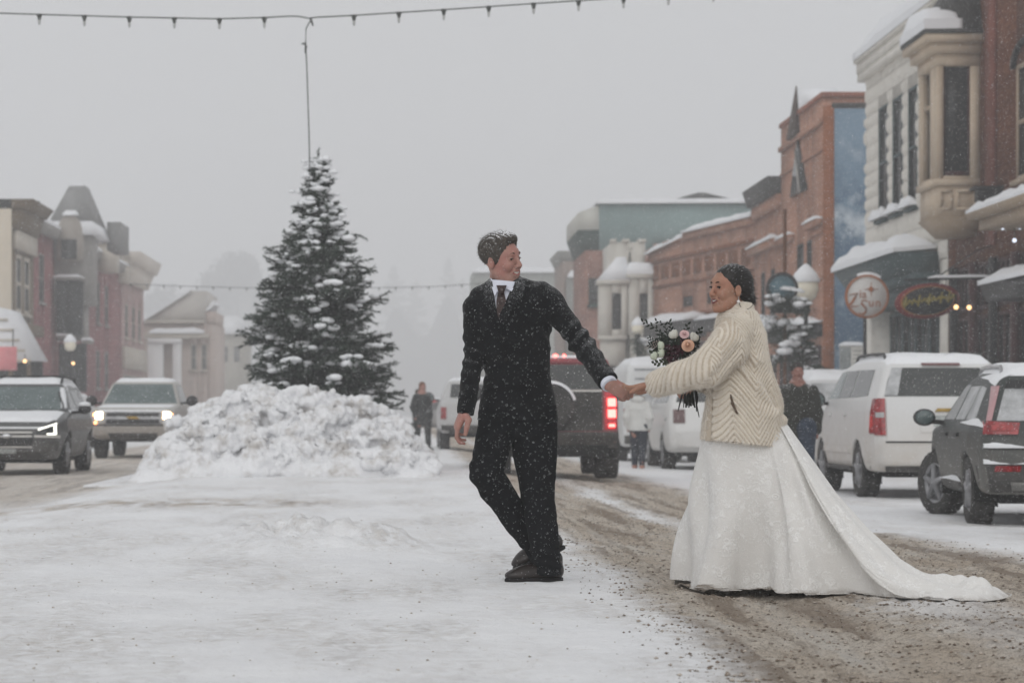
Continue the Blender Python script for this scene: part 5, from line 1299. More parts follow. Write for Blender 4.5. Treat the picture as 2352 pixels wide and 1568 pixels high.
# ------------------------------------------------------------------ vehicles
def poly_sdf(P, U, Vv):
    P = np.asarray(P, float); d = np.full(np.broadcast(U, Vv).shape, 1e9); ins = np.zeros(d.shape, bool)
    for i in range(len(P)):
        a, b = P[i], P[(i + 1) % len(P)]; e = b - a
        wx_, wy_ = U - a[0], Vv - a[1]; t = np.clip((wx_ * e[0] + wy_ * e[1]) / (e @ e), 0, 1)
        d = np.minimum(d, (wx_ - t * e[0]) ** 2 + (wy_ - t * e[1]) ** 2)
        c = ((a[1] > Vv) != (b[1] > Vv)); 
        with np.errstate(divide='ignore', invalid='ignore'): xi = (b[0] - a[0]) * (Vv - a[1]) / (b[1] - a[1] if b[1] != a[1] else 1e-9) + a[0]
        ins ^= c & (U < xi)
    d = np.sqrt(d); return np.where(ins, -d, d)

def paint(name, col, dirt=(0.36, 0.31, 0.26), amt=.5, rough=.28, zlo=.3, zhi=.95):
    """car paint with road dirt thrown up over the lower body and a film of snow dust"""
    m = mat(name, col, rough, spec=.45); N = m.node_tree.nodes; L = m.node_tree.links; b = N['Principled BSDF']
    tc = N.new('ShaderNodeTexCoord'); s_ = N.new('ShaderNodeSeparateXYZ'); L.new(tc.outputs['Object'], s_.inputs[0])
    n = N.new('ShaderNodeTexNoise'); n.inputs['Scale'].default_value = 4; n.inputs['Detail'].default_value = 7; L.new(tc.outputs['Object'], n.inputs['Vector'])
    mr = N.new('ShaderNodeMapRange'); mr.inputs[1].default_value = zhi; mr.inputs[2].default_value = zlo; L.new(s_.outputs[2], mr.inputs[0])
    mu = N.new('ShaderNodeMath'); mu.operation = 'MULTIPLY'; L.new(mr.outputs[0], mu.inputs[0]); L.new(n.outputs[0], mu.inputs[1])
    m2 = N.new('ShaderNodeMath'); m2.operation = 'MULTIPLY_ADD'; L.new(mu.outputs[0], m2.inputs[0]); m2.inputs[1].default_value = amt * 1.7; m2.inputs[2].default_value = 0.0; m2.use_clamp = True
    x = N.new('ShaderNodeMix'); x.data_type = 'RGBA'; x.inputs[6].default_value = (*col, 1); x.inputs[7].default_value = (*dirt, 1)
    L.new(m2.outputs[0], x.inputs[0]); L.new(x.outputs[2], b.inputs['Base Color'])
    r2 = N.new('ShaderNodeMapRange'); r2.inputs[3].default_value = rough; r2.inputs[4].default_value = .8; L.new(m2.outputs[0], r2.inputs[0]); L.new(r2.outputs[0], b.inputs['Roughness'])
    return m

M['lamp_white'] = mat('lit_headlamp', (1, .9, .75), .3, emit=((1, .72, .40), 16.0))
M['lamp_led'] = mat('lit_led_strip', (1, 1, .95), .3, emit=((1, .98, .86), 2.2))
M['lamp_amber'] = mat('lit_marker_lamp', (1, .4, .15), .3, emit=((1, .34, .12), 8.0))
M['lamp_red'] = mat('lit_brake_lamp', (1, .1, .1), .3, emit=((1, .12, .10), 7.0))
M['lamp_off'] = mat('red_lamp_lens', (.26, .014, .018), .18, spec=.5, noise=(14, .5), coat=.4)
M['lamp_clear'] = mat('clear_lamp_lens', (.38, .38, .38), .15, spec=.5)
M['plate'] = mat('number_plate', (.36, .38, .37), .5, noise=(18, .35))
M['clad'] = mat('grey_plastic_cladding', (.045, .044, .043), .7, noise=(5, .5), col2=(.11, .105, .098))
M['underbody'] = mat('underbody', (.012, .012, .012), .9)
M['gold'] = mat('gold_badge', (.42, .27, .06), .4, metal=.3)
M['glass_snow'] = mat('snow_dusted_glass', (.26, .265, .27), .5, spec=.4, noise=(4, .35), col2=(.58, .59, .60))

class Car:
    def __init__(s, name, label, cat, x, y, spec, pm, rot=0.0, group=None, h=.026, z=None, scale=1.0):
        s.sp = spec; W, Hh, Lh = spec['W'] / 2, spec['H'], spec['L'] / 2
        s.t = thing(name, label, cat, (x, y, float(gz(x, y)) if z is None else z), rot, group)
        s.t.scale = (scale,) * 3
        f = Field((-W - .12, -Lh - .12, .1), (W + .12, Lh + .12, Hh + .12), h); s.f = f; s.pm = pm
        zs, ws = np.array(spec['hw']).T; ys, pf = np.array(spec['plan']).T
        def fn(X, Y, Z):
            dS = poly_sdf(spec['side'], Y[0, :, :], Z[0, :, :])[None].astype(np.float32)
            hw = np.interp(Z.ravel(), zs, ws)[None, None, :] * np.interp(Y.ravel(), ys, pf)[None, :, None]
            dX = np.abs(X) - hw
            return -smin(-dS, -dX, spec.get('k', .09)).astype(np.float32)
        f.put(fn, (-W, -Lh, .1), (W, Lh, Hh))
        R = spec['R']
        for yw in spec['wheels']:
            for sg in (-1, 1):
                f.cone((sg * (W - .26), yw, R * .98), (sg * (W + .3), yw, R * .98), R + .055, R + .055, cut=True, k=.02)
        V, Q, N_ = f.mesh(); s.body = obj('body', V, Q, pm, s.t, True, local=True)
        wn = spec.get('tw', .24)
        for yw in spec['wheels']:
            for sg in (-1, 1):
                st = spec.get('steer', 0) if yw > 0 else 0
                wmb = MB(); o = R - .13
                wmb.lathe([(o, -wn / 2 + .02), (R - .02, -wn / 2), (R, -wn / 2 + .04), (R, wn / 2 - .04), (R - .02, wn / 2), (o, wn / 2 - .02), (o, -wn / 2 + .02)], (0, 0, 0), 28, 'x')
                for k in range(28):      # tread blocks
                    a = k * 2 * math.pi / 28; ca, sa = math.cos(a), math.sin(a); ca2, sa2 = math.cos(a + .13), math.sin(a + .13)
                    for u0, u1 in ((-wn / 2 + .02, -.015), (.015, wn / 2 - .02)):
                        q = lambda u, r_, c, s_: (u, r_ * c, r_ * s_)
                        wmb.hexa([q(u0, R - .003, ca, sa), q(u1, R - .003, ca, sa), q(u1, R - .003, ca2, sa2), q(u0, R - .003, ca2, sa2)], [q(u0, R + .007, ca, sa), q(u1, R + .007, ca, sa), q(u1, R + .007, ca2, sa2), q(u0, R + .007, ca2, sa2)])
                ct = np.array([sg * (W - wn / 2 - spec.get('inset', .03)), yw, R])
                if st:
                    wmb.V = [v @ np.array([[math.cos(st), math.sin(st), 0], [-math.sin(st), math.cos(st), 0], [0, 0, 1]]) for v in wmb.V]; ct[0] += sg * .05
                wmb.V = [v + ct for v in wmb.V]
                ty = wmb.build('wheel', M['tyre'], s.t, True, local=True)
                rm = MB(); fx = sg * wn / 2
                rm.lathe([(o + .005, fx - sg * .03), (o - .02, fx - sg * .015), (o - .04, fx - sg * .06), (o - .05, fx - sg * .14), (0, fx - sg * .15)], (0, 0, 0), 24, 'x')
                for k in range(5):
                    a = 2 * math.pi * k / 5 + .3; rm.tube([(fx - sg * .03, 0, 0), (fx - sg * .02, (o - .02) * math.cos(a), (o - .02) * math.sin(a))], [.05, .03], 6)
                rm.ball((fx - sg * .03, 0, 0), (.04, .07, .07))
                if st: rm.V = [v @ np.array([[math.cos(st), math.sin(st), 0], [-math.sin(st), math.cos(st), 0], [0, 0, 1]]) for v in rm.V]
                rm.V = [v + ct for v in rm.V]; rm.build('rim', M['rim'], ty, True, local=True)
        for yw in spec['wheels']:
            for sg in (-1, 1):
                al = MB()
                a = np.linspace(-.25, math.pi + .25, 18); rr = R + .047
                al.grid(np.stack([np.stack([np.full(18, sg * xx), yw + rr * np.cos(a), R * .98 + rr * np.sin(a)], -1) for xx in (W - .30, W - .05)]))
                al.add([(sg * (W - .297), yw - rr, .2), (sg * (W - .297), yw + rr, .2), (sg * (W - .297), yw + rr * .7, R + rr * .8), (sg * (W - .297), yw - rr * .7, R + rr * .8)], [(0, 1, 2, 3)])
                al.build('wheel_arch', M['underbody'], s.t, True, local=True)
        zb = spec['side'][-1][1]
        MB().box(-W + .3, W - .3, -Lh + .35, Lh - .35, zb - .06, zb + .12).build('underbody', M['underbody'], s.t, local=True)
    def p(s, name, axis, side, L, R, m, off=.006, parent=None, n=8, mm=10, thick=.03, wav=None, smooth=True):
        return patch(s.f, axis, side, L, R, n, mm, off, thick, wav).build(name, m, parent or s.t, smooth, local=True)
    def sides(s, name, L, R, m, **k):
        for sg in (-1, 1): s.p(name, 0, sg, L, R, m, **k)
    def mir(s, name, x0, x1, z0, z1, m, side, off=.006, **k):
        """the same sheet left and right on the front (side 1) or rear (side -1)"""
        return [s.p(name, 1, side, [(sg * x0, z0), (sg * x0, z1)] if not isinstance(x0, list) else [(sg * q[0], q[1]) for q in x0], [(sg * x1, z0), (sg * x1, z1)] if not isinstance(x1, list) else [(sg * q[0], q[1]) for q in x1], m, off=off, **k) for sg in (-1, 1)]
    def snow(s, x0, x1, y0, y1, h=.05, name='snow_layer', seed=0, m=None, n=14, mm=24):
        def wav(u, v):
            e = np.minimum(np.minimum((u - x0) / .12, (x1 - u) / .12), np.minimum((v - y0) / .12, (y1 - v) / .12)).clip(0, 1)
            return h * (np.sqrt(e) * (1 + .5 * fbm(u * 3 + seed, v * 3, 0, 3))) 
        return s.p(name, 2, 1, [(x0, y0), (x1, y0)], [(x0, y1), (x1, y1)], m or M['snow'], off=.0, n=n, mm=mm, thick=.05, wav=wav)
    def mirrors(s, y, z, m=None, sx=.12, r=(.11, .06, .09), glass=True):
        W = s.sp['W'] / 2
        for sg in (-1, 1):
            mb = MB(); c = np.array([sg * (W + sx), y, z]); mb.ball(c, r, 12, 8); mb.tube([(sg * (W - .08), y + .02, z - .06), c + (0, 0, -.04)], .03, 6); o = mb.build('mirror', m or M['black'], s.t, True, local=True)
            MB().ball(c + (0, -r[1] * .55, 0), (r[0] * .82, r[1] * .6, r[2] * .8), 12, 8).build('mirror_glass', M['glass_green'], o, True, local=True)
    def rails(s, x, y0, y1, z, m=None, up=.07):
        for sg in (-1, 1): MB().tube([(sg * x, y0, z - .03), (sg * x, y0 + (y1 - y0) * .08, z + up), (sg * x, (y0 + y1) / 2, z + up + .015), (sg * x, y1 - (y1 - y0) * .08, z + up), (sg * x, y1, z - .03)], .022, 6).build('roof_rail', m or M['black'], s.t, True, local=True)

PLAN = lambda L, f=.80, r=.8: [(-L / 2, f), (-L / 2 + r * .25, f + (1 - f) * .6), (-L / 2 + r, 1), (L / 2 - r, 1), (L / 2 - r * .25, f + (1 - f) * .55), (L / 2, f - .06)]
SUV = dict(L=5.15, W=2.01, H=1.93, R=.385, wheels=(1.52, -1.42), tw=.27, k=.10,
           side=[(2.52, .5), (2.56, .85), (2.5, 1.08), (2.25, 1.2), (1.3, 1.26), (.62, 1.86), (.2, 1.92), (-1.0, 1.945), (-2.0, 1.92), (-2.3, 1.85), (-2.48, 1.38), (-2.54, 1.0), (-2.58, .8), (-2.56, .48), (-2.35, .38), (2.35, .36)],
           hw=[(.3, .92), (.6, .985), (.95, 1.0), (1.2, .985), (1.38, .95), (1.8, .80), (1.95, .70)], plan=PLAN(5.15, .86, .5))
CROSS = dict(L=4.42, W=1.87, H=1.66, R=.365, wheels=(1.33, -1.35), tw=.25, k=.10,
             side=[(2.15, .42), (2.2, .7), (2.1, .92), (1.9, 1.0), (1.05, 1.08), (.25, 1.58), (-.3, 1.65), (-1.2, 1.63), (-1.85, 1.56), (-2.02, 1.2), (-2.14, .98), (-2.2, .75), (-2.18, .45), (-2.0, .34), (2.0, .3)],
             hw=[(.25, .84), (.5, .91), (.75, .935), (.98, .92), (1.08, .88), (1.5, .68), (1.7, .56)], plan=PLAN(4.42, .80, .7))
WAGON = dict(L=4.85, W=1.88, H=1.68, R=.355, wheels=(1.42, -1.33), tw=.24, k=.10, steer=0,
             side=[(2.38, .40), (2.42, .62), (2.36, .84), (2.15, .95), (1.25, 1.07), (.95, 1.10), (.15, 1.58), (-.3, 1.64), (-1.5, 1.63), (-2.1, 1.52), (-2.35, 1.05), (-2.42, .75), (-2.4, .42), (-2.2, .3), (2.2, .27)],
             hw=[(.25, .84), (.5, .91), (.75, .94), (.95, .92), (1.08, .87), (1.5, .68), (1.7, .56)], plan=PLAN(4.85, .76, .8))
PICK = dict(L=5.85, W=2.03, H=1.88, R=.40, wheels=(1.95, -1.65), tw=.27, k=.09,
            side=[(2.84, .55), (2.9, .85), (2.86, 1.12), (2.7, 1.2), (1.25, 1.27), (.55, 1.80), (.2, 1.86), (-.8, 1.87), (-1.05, 1.8), (-1.2, 1.3), (-2.85, 1.3), (-2.9, .65), (-2.7, .5), (2.6, .45)],
            hw=[(.4, .93), (.7, 1.0), (1.05, 1.01), (1.25, .96), (1.75, .78), (1.9, .70)], plan=PLAN(5.85, .93, .4))
BOXY = dict(L=4.8, W=2.07, H=2.0, R=.46, wheels=(1.5, -1.45), tw=.36, k=.07, inset=-.02,
            side=[(2.35, .6), (2.38, 1.0), (2.3, 1.2), (1.0, 1.28), (.72, 1.93), (.4, 1.97), (-1.9, 1.97), (-2.22, 1.93), (-2.34, 1.3), (-2.4, .72), (-2.2, .56), (2.2, .56)],
            hw=[(.4, .95), (.65, 1.01), (1.2, 1.02), (1.32, .99), (1.9, .86), (2.0, .82)], plan=PLAN(4.8, .95, .3))
VAN = dict(L=5.6, W=2.0, H=2.42, R=.36, wheels=(1.75, -1.6), tw=.22, k=.1,
           side=[(2.75, .5), (2.8, .8), (2.7, 1.05), (1.9, 1.25), (1.25, 2.15), (.9, 2.38), (.0, 2.42), (-2.5, 2.40), (-2.72, 2.2), (-2.78, .5), (-2.6, .38), (2.5, .36)],
           hw=[(.3, .93), (.8, 1.0), (1.3, .98), (2.2, .86), (2.45, .78)], plan=PLAN(5.6, .88, .5))

# ---- white SUV parked on the right, seen from behind
c = Car('parked_suv', 'white SUV with tall red tail lamps parked behind the bride, roof under snow', 'suv', 7.32, 35.35, SUV, paint('white_paint', (.66, .66, .655), (.50, .44, .37), .75, .3, .3, 1.25), h=.024)
c.p('rear_window', 1, -1, [(-.80, 1.41), (-.74, 1.62), (-.66, 1.80)], [(.80, 1.41), (.74, 1.62), (.66, 1.80)], M['glass'], off=.008)
for sg in (-1, 1): c.p('window_side_trim', 1, -1, [(sg * .80, 1.42), (sg * .67, 1.80)], [(sg * .62, 1.42), (sg * .53, 1.80)], M['glass_snow'], off=.012, thick=.008)
for sg in (-1, 1):
    lp = c.p('tail_lamp', 1, -1, [(sg * .80, .88), (sg * .80, 1.38)], [(sg * .935, .88), (sg * .92, 1.38)], M['lamp_off'], off=.03, thick=.08)
    c.p('reverse_lamp', 1, -1, [(sg * .815, 1.12), (sg * .815, 1.19)], [(sg * .925, 1.12), (sg * .925, 1.19)], M['lamp_clear'], off=.036, thick=.02, parent=lp, n=2, mm=3)
    c.p('lamp_side', 0, sg, [(-2.5, .90), (-2.42, 1.37)], [(-2.30, .90), (-2.30, 1.37)], M['lamp_off'], off=.012, parent=lp)
c.p('high_brake_lamp', 1, -1, [(-.26, 1.835), (-.26, 1.875)], [(.26, 1.835), (.26, 1.875)], mat('dim_red_lens', (.16, .06, .06), .3), off=.05, thick=.1)
tg = c.p('tailgate', 1, -1, [(-.78, .80), (-.78, 1.385)], [(.78, .80), (.78, 1.385)], c.pm, off=.016, thick=.03, n=10, mm=10)
c.p('tailgate_gap', 1, -1, [(-.80, .775), (-.80, .80)], [(.80, .775), (.80, .80)], M['black'], off=.004, n=2, mm=16)
c.p('handle_recess', 1, -1, [(-.33, .92), (-.33, 1.28)], [(.33, .92), (.33, 1.28)], c.pm, off=.03, parent=tg, n=6)
c.p('number_plate', 1, -1, [(-.15, 1.0), (-.15, 1.15)], [(.15, 1.0), (.15, 1.15)], M['plate'], off=.042, n=2, mm=4)
MB().hexa([(-.13, -2.57, 1.20), (.09, -2.57, 1.20), (.09, -2.53, 1.20), (-.13, -2.53, 1.20)], [(-.09, -2.57, 1.245), (.13, -2.57, 1.245), (.13, -2.53, 1.245), (-.09, -2.53, 1.245)]).build('badge', M['gold'], tg, local=True)
c.p('bumper', 1, -1, [(-.97, .47), (-.98, .74)], [(.97, .47), (.98, .74)], c.pm, off=.05, thick=.1, mm=20)
c.p('lower_bumper', 1, -1, [(-.9, .36), (-.94, .455)], [(.9, .36), (.94, .455)], M['clad'], off=.02, thick=.1, mm=12)
for k, (a, b) in enumerate((((.62, .18)), ((.12, -.72)), ((-.80, -2.0)))):
    c.sides('side_window', [(a + .62 * (k == 0), 1.40), (a, 1.78)] if k == 0 else [(a, 1.40), (a, 1.79)], [(b, 1.40), (b + .02, 1.79)] if k < 2 else [(b, 1.42), (b + .14, 1.78)], M['glass'] if k else M['glass_green'], off=.008)
c.sides('lower_trim', [(1.05, .62), (1.05, .70)], [(-.95, .62), (-.95, .70)], c.pm, off=.03)
c.sides('running_board', [(1.02, .36), (1.02, .43)], [(-.92, .36), (-.92, .43)], M['clad'], off=.06, thick=.15)
for yy in (.75, -.45): c.sides('door_handle', [(yy, 1.14), (yy, 1.18)], [(yy - .2, 1.14), (yy - .2, 1.18)], c.pm, off=.035, n=2, mm=4)
c.mirrors(.95, 1.38, M['black'], sx=.15, r=(.15, .08, .13)); c.rails(.66, -1.9, .3, 1.93)
for yy in (-1.2, -.2): MB().tube([(-.66, yy, 2.0), (.66, yy, 2.0)], .02, 6).build('roof_bar', M['black'], c.t, True, local=True)
c.snow(-.72, .72, -2.28, .5, .075, mm=30); c.snow(-.86, .86, 1.4, 2.4, .05, seed=4)
c.p('windscreen', 1, 1, [(-.84, 1.32), (-.66, 1.80)], [(.84, 1.32), (.66, 1.80)], M['glass'])

# ---- dark crossover nearest on the right, front wheel turned out
CROSS2 = dict(CROSS); CROSS2['steer'] = .42
c = Car('parked_crossover', 'dark grey crossover with snow on its roof, parked nearest at the right edge', 'suv', 6.98, 26.86, CROSS2, paint('grey_green_paint', (.040, .046, .045), (.28, .26, .235), .7, .5, .3, 1.05), rot=-rad(5.5), h=.022)
c.p('rear_window', 1, -1, [(-.70, 1.10), (-.57, 1.50)], [(.70, 1.10), (.57, 1.50)], M['glass_snow'], off=.008)
c.p('spoiler_glass', 1, -1, [(-.60, 1.43), (-.56, 1.52)], [(.60, 1.43), (.56, 1.52)], M['black'], off=.012, n=3)
for sg in (-1, 1):
    lp = c.p('tail_lamp', 1, -1, [(sg * .50, .96), (sg * .47, 1.08)], [(sg * .84, .96), (sg * .82, 1.10)], M['lamp_off'], off=.03, thick=.1)
    c.p('lamp_lens', 1, -1, [(sg * .55, 1.0), (sg * .54, 1.05)], [(sg * .76, 1.0), (sg * .76, 1.06)], mat('red_lens_inner', (.34, .06, .06), .2, noise=(20, .4)), off=.036, thick=.01, parent=lp, n=3, mm=5)
    c.p('pillar_lamp', 1, -1, [(sg * .75, 1.10), (sg * .64, 1.46)], [(sg * .80, 1.10), (sg * .69, 1.46)], mat('snowy_pillar_lens', (.50, .30, .31), .4), off=.016, thick=.02)
    c.p('reflector', 1, -1, [(sg * .48, .58), (sg * .47, .64)], [(sg * .74, .58), (sg * .73, .64)], M['lamp_off'], off=.036, n=2, mm=4)
c.p('bumper', 1, -1, [(-.86, .66), (-.88, .80)], [(.86, .66), (.88, .80)], c.pm, off=.05, thick=.1, mm=20)
c.p('lower_bumper', 1, -1, [(-.84, .36), (-.88, .64)], [(.84, .36), (.88, .64)], M['clad'], off=.03, thick=.1, mm=20)
c.p('skid_plate', 1, -1, [(-.55, .38), (-.58, .47)], [(.55, .38), (.58, .47)], mat('grey_skid', (.22, .215, .20), .6, noise=(6, .2)), off=.05, n=4)
c.p('number_plate', 1, -1, [(-.26, .86), (-.26, .98)], [(.26, .86), (.26, .98)], M['plate'], off=.02, n=2, mm=4)
for z0, hh in ((.82, .04), (.655, .03)):
    y_ = float(c.f.hit(np.array([.0]), np.array([z0]), 1, -1)[0]) - .05
    mb = MB(); xs_ = np.linspace(-.84, .84, 40); G = []
    for k, (dy, dz) in enumerate(((-.02, 0), (-.03, .6), (.0, 1.0), (.06, .9))):
        yy = c.f.hit(xs_, np.full(40, z0), 1, -1) - .045; G.append(np.stack([xs_, yy + dy, z0 + dz * hh * np.clip(.75 + 1.7 * fbm(xs_ * 5, 0, z0 * 9, 4), 0.02, 2)], -1))
    mb.grid(np.stack(G)); mb.build('snow_ledge', M['snow'], c.t, True, local=True)
for a, b, k in ((.72, -.12, 0), (-.2, -.95, 1), (-1.02, -1.62, 2)):
    c.sides('side_window', [(a + (.35 if k == 0 else 0), 1.11), (a - .3 * (k == 0), 1.47)], [(b, 1.11), (b + (.0 if k < 2 else .18), 1.50 - .03 * k)], M['glass'] if k < 1 else M['glass_snow'], off=.006)
c.sides('sill_cladding', [(.98, .30), (.98, .46)], [(-.95, .30), (-.95, .46)], M['clad'], off=.02)
for yy in (.25, -.65): c.sides('door_handle', [(yy, .93), (yy, .965)], [(yy - .18, .93), (yy - .18, .965)], M['black'], off=.03, n=2, mm=4)
c.mirrors(.82, 1.13, M['black'], sx=.16, r=(.13, .07, .10)); c.rails(.56, -1.5, .1, 1.63, M['chrome'], .04)
c.snow(-.60, .60, -1.80, .2, .07, mm=30); c.snow(-.80, .80, 1.1, 2.05, .05, seed=2)
for sg in (-1, 1):
    c.p('side_snow', 0, sg, [(-.7, 1.075), (-1.3, 1.06), (-1.8, 1.045), (-2.04, 1.03)], [(-.7, 1.08), (-1.2, 1.10), (-1.7, 1.125), (-2.0, 1.06)], M['snow'], off=.010, n=20, mm=4, thick=.01)
    c.p('pillar_snow', 0, sg, [(-.6, 1.56), (-1.3, 1.53), (-1.8, 1.46)], [(-.6, 1.57), (-1.3, 1.60), (-1.8, 1.58)], M['snow'], off=.010, n=16, mm=4, thick=.01)
    c.p('sill_snow', 0, sg, [(.9, .435), (.2, .445), (-.9, .44)], [(.9, .44), (.3, .47), (-.3, .50), (-.7, .50), (-.9, .445)], M['snow'], off=.024, n=20, mm=4, thick=.01)

# ---- another car behind it, only the corner shows
c = Car('parked_car', 'black car corner just showing at the right edge of the street', 'car', 6.75, 20.35, WAGON, paint('black_paint', (.03, .03, .032), (.2, .18, .16), .6), h=.04)
c.p('windscreen', 1, 1, [(-.74, 1.14), (-.58, 1.55)], [(.74, 1.14), (.58, 1.55)], M['glass'])
c.mir('headlamp', .55, .86, .68, .82, M['lamp_clear'], 1, off=.02)
c.sides('side_window', [(.7, 1.12), (.1, 1.48)], [(-1.6, 1.12), (-1.5, 1.50)], M['glass']); c.snow(-.6, .6, -1.9, .1, .06); c.snow(-.8, .8, 1.1, 2.2, .05)
c.p('grille', 1, 1, [(-.5, .5), (-.5, .75)], [(.5, .5), (.5, .75)], M['black'], off=.01)

# ---- red off-road wagon driving away
c = Car('red_truck', 'dark red boxy off road truck driving away with brake lights lit', 'truck', 2.42, 41.1, BOXY, paint('red_paint', (.20, .018, .028), (.20, .17, .15), .55, .35, .5, 1.1))
dk = mat('dirty_black_panel', (.022, .022, .022), .7, noise=(3, .4), col2=(.07, .066, .06))
tg = c.p('tailgate', 1, -1, [(-.74, .78), (-.74, 1.42)], [(.74, .78), (.74, 1.42)], dk, off=.012, thick=.05)
c.p('rear_window', 1, -1, [(-.76, 1.44), (-.70, 1.84)], [(.76, 1.44), (.70, 1.84)], M['glass'], off=.012)
c.p('roof_edge', 1, -1, [(-.80, 1.87), (-.80, 1.93)], [(.80, 1.87), (.80, 1.93)], c.pm, off=.03)
for x in (-.14, 0, .14): MB().ball((x, -2.24, 1.985), (.04 if x == 0 else .025, .03, .025), 8, 6).build('roof_marker_lamp', M['lamp_red'], c.t, True, local=True)
for sg in (-1, 1):
    lp = c.p('tail_lamp', 1, -1, [(sg * .78, .80), (sg * .78, 1.40)], [(sg * .985, .80), (sg * .985, 1.40)], mat('lit_red_lens', (.34, .02, .03), .25, noise=(10, .3), emit=((.6, .02, .04), .16)), off=.012)
    for z0, z1, w_ in ((1.17, 1.30, .065), (.99, 1.12, .065), (.84, .89, .05)): c.p('brake_lamp', 1, -1, [(sg * (.895 - w_), z0), (sg * (.895 - w_), z1)], [(sg * (.895 + w_), z0), (sg * (.895 + w_), z1)], M['lamp_red'], off=.035, parent=lp, n=3, mm=3)
c.p('bumper', 1, -1, [(-1.0, .50), (-1.0, .76)], [(1.0, .50), (1.0, .76)], M['clad'], off=.10, thick=.2, mm=12)
MB().box(-.85, .85, -2.3, -1.9, .36, .55).build('rear_axle', M['underbody'], c.t, local=True)
sw = MB().lathe([(0, -.06), (.30, -.06), (.38, -.02), (.39, .06), (.38, .16), (0, .16)], (-.1, -2.56, 1.15), 28, 'y').build('spare_wheel', M['tyre'], c.t, True, local=True)
mb = MB(); a = np.linspace(.3, 2.9, 20); mb.grid(np.stack([np.stack([-.1 + r_ * np.cos(a), np.full(20, yy), 1.15 + r_ * np.sin(a)], -1) for r_, yy in ((.385, -2.6), (.43, -2.55), (.42, -2.45), (.39, -2.40))])); mb.build('snow_layer', M['snow'], sw, True, local=True)
c.p('number_plate', 1, -1, [(-.62, .58), (-.62, .7)], [(-.32, .58), (-.32, .7)], M['plate'], off=.115, n=2, mm=3)
c.p('window_ledge', 1, -1, [(-.74, 1.405), (-.74, 1.435)], [(.74, 1.405), (.74, 1.435)], M['snow_dirty'], off=.03, n=2)
for a, b in ((.6, -.3), (-.4, -1.2), (-1.3, -2.1)): c.sides('side_window', [(a, 1.36), (a - .1, 1.80)], [(b, 1.36), (b, 1.80)], M['glass'])
c.sides('sill_cladding', [(1.0, .56), (1.0, .78)], [(-.95, .56), (-.95, .78)], M['clad'], off=.02)
c.mirrors(.85, 1.4, M['black'], sx=.18, r=(.14, .07, .14)); c.rails(.74, -1.9, .3, 1.97, M['black'], .06); c.snow(-.75, .75, -2.0, .5, .03)

# ---- oncoming cars on the left
c = Car('oncoming_wagon', 'dark wagon with snow on hood and roof driving in at the left edge', 'car', -6.75, 43.4, WAGON, paint('dark_grey_paint', (.05, .052, .053), (.17, .16, .15), .7, .3), rot=math.pi)
c.p('windscreen', 1, 1, [(-.76, 1.13), (-.70, 1.32), (-.58, 1.53)], [(.76, 1.13), (.70, 1.32), (.58, 1.53)], M['glass_green'], off=.008)
c.snow(-.66, .66, -1.9, .12, .06); c.snow(-.80, .80, 1.1, 2.22, .035, seed=3)
for sg in (-1, 1):
    c.p('pillar_snow', 1, 1, [(sg * .70, 1.15), (sg * .60, 1.52)], [(sg * .80, 1.15), (sg * .68, 1.52)], M['snow'], off=.02)
    hl = c.p('headlamp', 1, 1, [(sg * .50, .71), (sg * .50, .77)], [(sg * .84, .68), (sg * .82, .88)], M['glass'], off=.012)
    c.p('led_strip', 1, 1, [(sg * .53, .77), (sg * .53, .787)], [(sg * .82, .872), (sg * .82, .895)], M['lamp_led'], off=.03, parent=hl, n=2)
    c.p('led_strip', 1, 1, [(sg * .79, .71), (sg * .78, .87)], [(sg * .825, .70), (sg * .815, .895)], M['lamp_led'], off=.032, parent=hl, n=4, mm=2)
    c.p('led_strip', 1, 1, [(sg * .68, .695), (sg * .68, .72)], [(sg * .82, .695), (sg * .82, .72)], M['lamp_led'], off=.03, parent=hl, n=2)
    c.p('lamp_snow', 1, 1, [(sg * .47, .655), (sg * .47, .685)], [(sg * .86, .64), (sg * .86, .685)], M['snow_dirty'], off=.03, n=3)
    c.p('fog_recess', 1, 1, [(sg * .58, .40), (sg * .62, .56)], [(sg * .82, .42), (sg * .84, .58)], M['clad'], off=.015)
    c.p('side_snow', 0, sg, [(.9, 1.07), (.85, 1.12)], [(-1.9, 1.07), (-1.9, 1.11)], M['snow'], off=.012)
gr = c.p('grille', 1, 1, [(-.40, .50), (-.46, .60), (-.42, .73)], [(.40, .50), (.46, .60), (.42, .73)], M['black'], off=.015)
for z in (.54, .59): c.p('grille_slat', 1, 1, [(-.38, z), (-.38, z + .015)], [(.38, z), (.38, z + .015)], M['clad'], off=.028, parent=gr, n=2)
for z0, z1 in ((.72, .75), (.655, .685), (.475, .50)): c.p('grille_snow', 1, 1, [(-.43, z0), (-.43, z1)], [(.43, z0), (.43, z1)], M['snow_dirty'], off=.035, n=2)
MB().ball((0, 2.44, .67), (.09, .03, .045), 12, 8).build('badge', M['chrome'], gr, True, local=True)
c.p('number_plate', 1, 1, [(-.16, .375), (-.16, .455)], [(.16, .375), (.16, .455)], M['plate'], off=.03, n=2)
c.p('lower_bumper', 1, 1, [(-.8, .28), (-.84, .40)], [(.8, .28), (.84, .40)], M['clad'], off=.012)
c.p('hood_edge', 1, 1, [(-.62, .80), (-.62, .83)], [(.62, .80), (.62, .83)], M['snow'], off=.012, n=2)
for k in range(7):      # icicles of dirty ice behind the bumper
    x = .45 + .08 * k + .02 * (k % 2); MB().lathe([(.03, .05), (.02, -.04), (0, -.10 - .05 * ((k * 7) % 3))], (x, 1.95, .27), 6).build('ice_lump', M['snow_dirty'] if k % 2 else M['clad'], c.t, True, local=True)
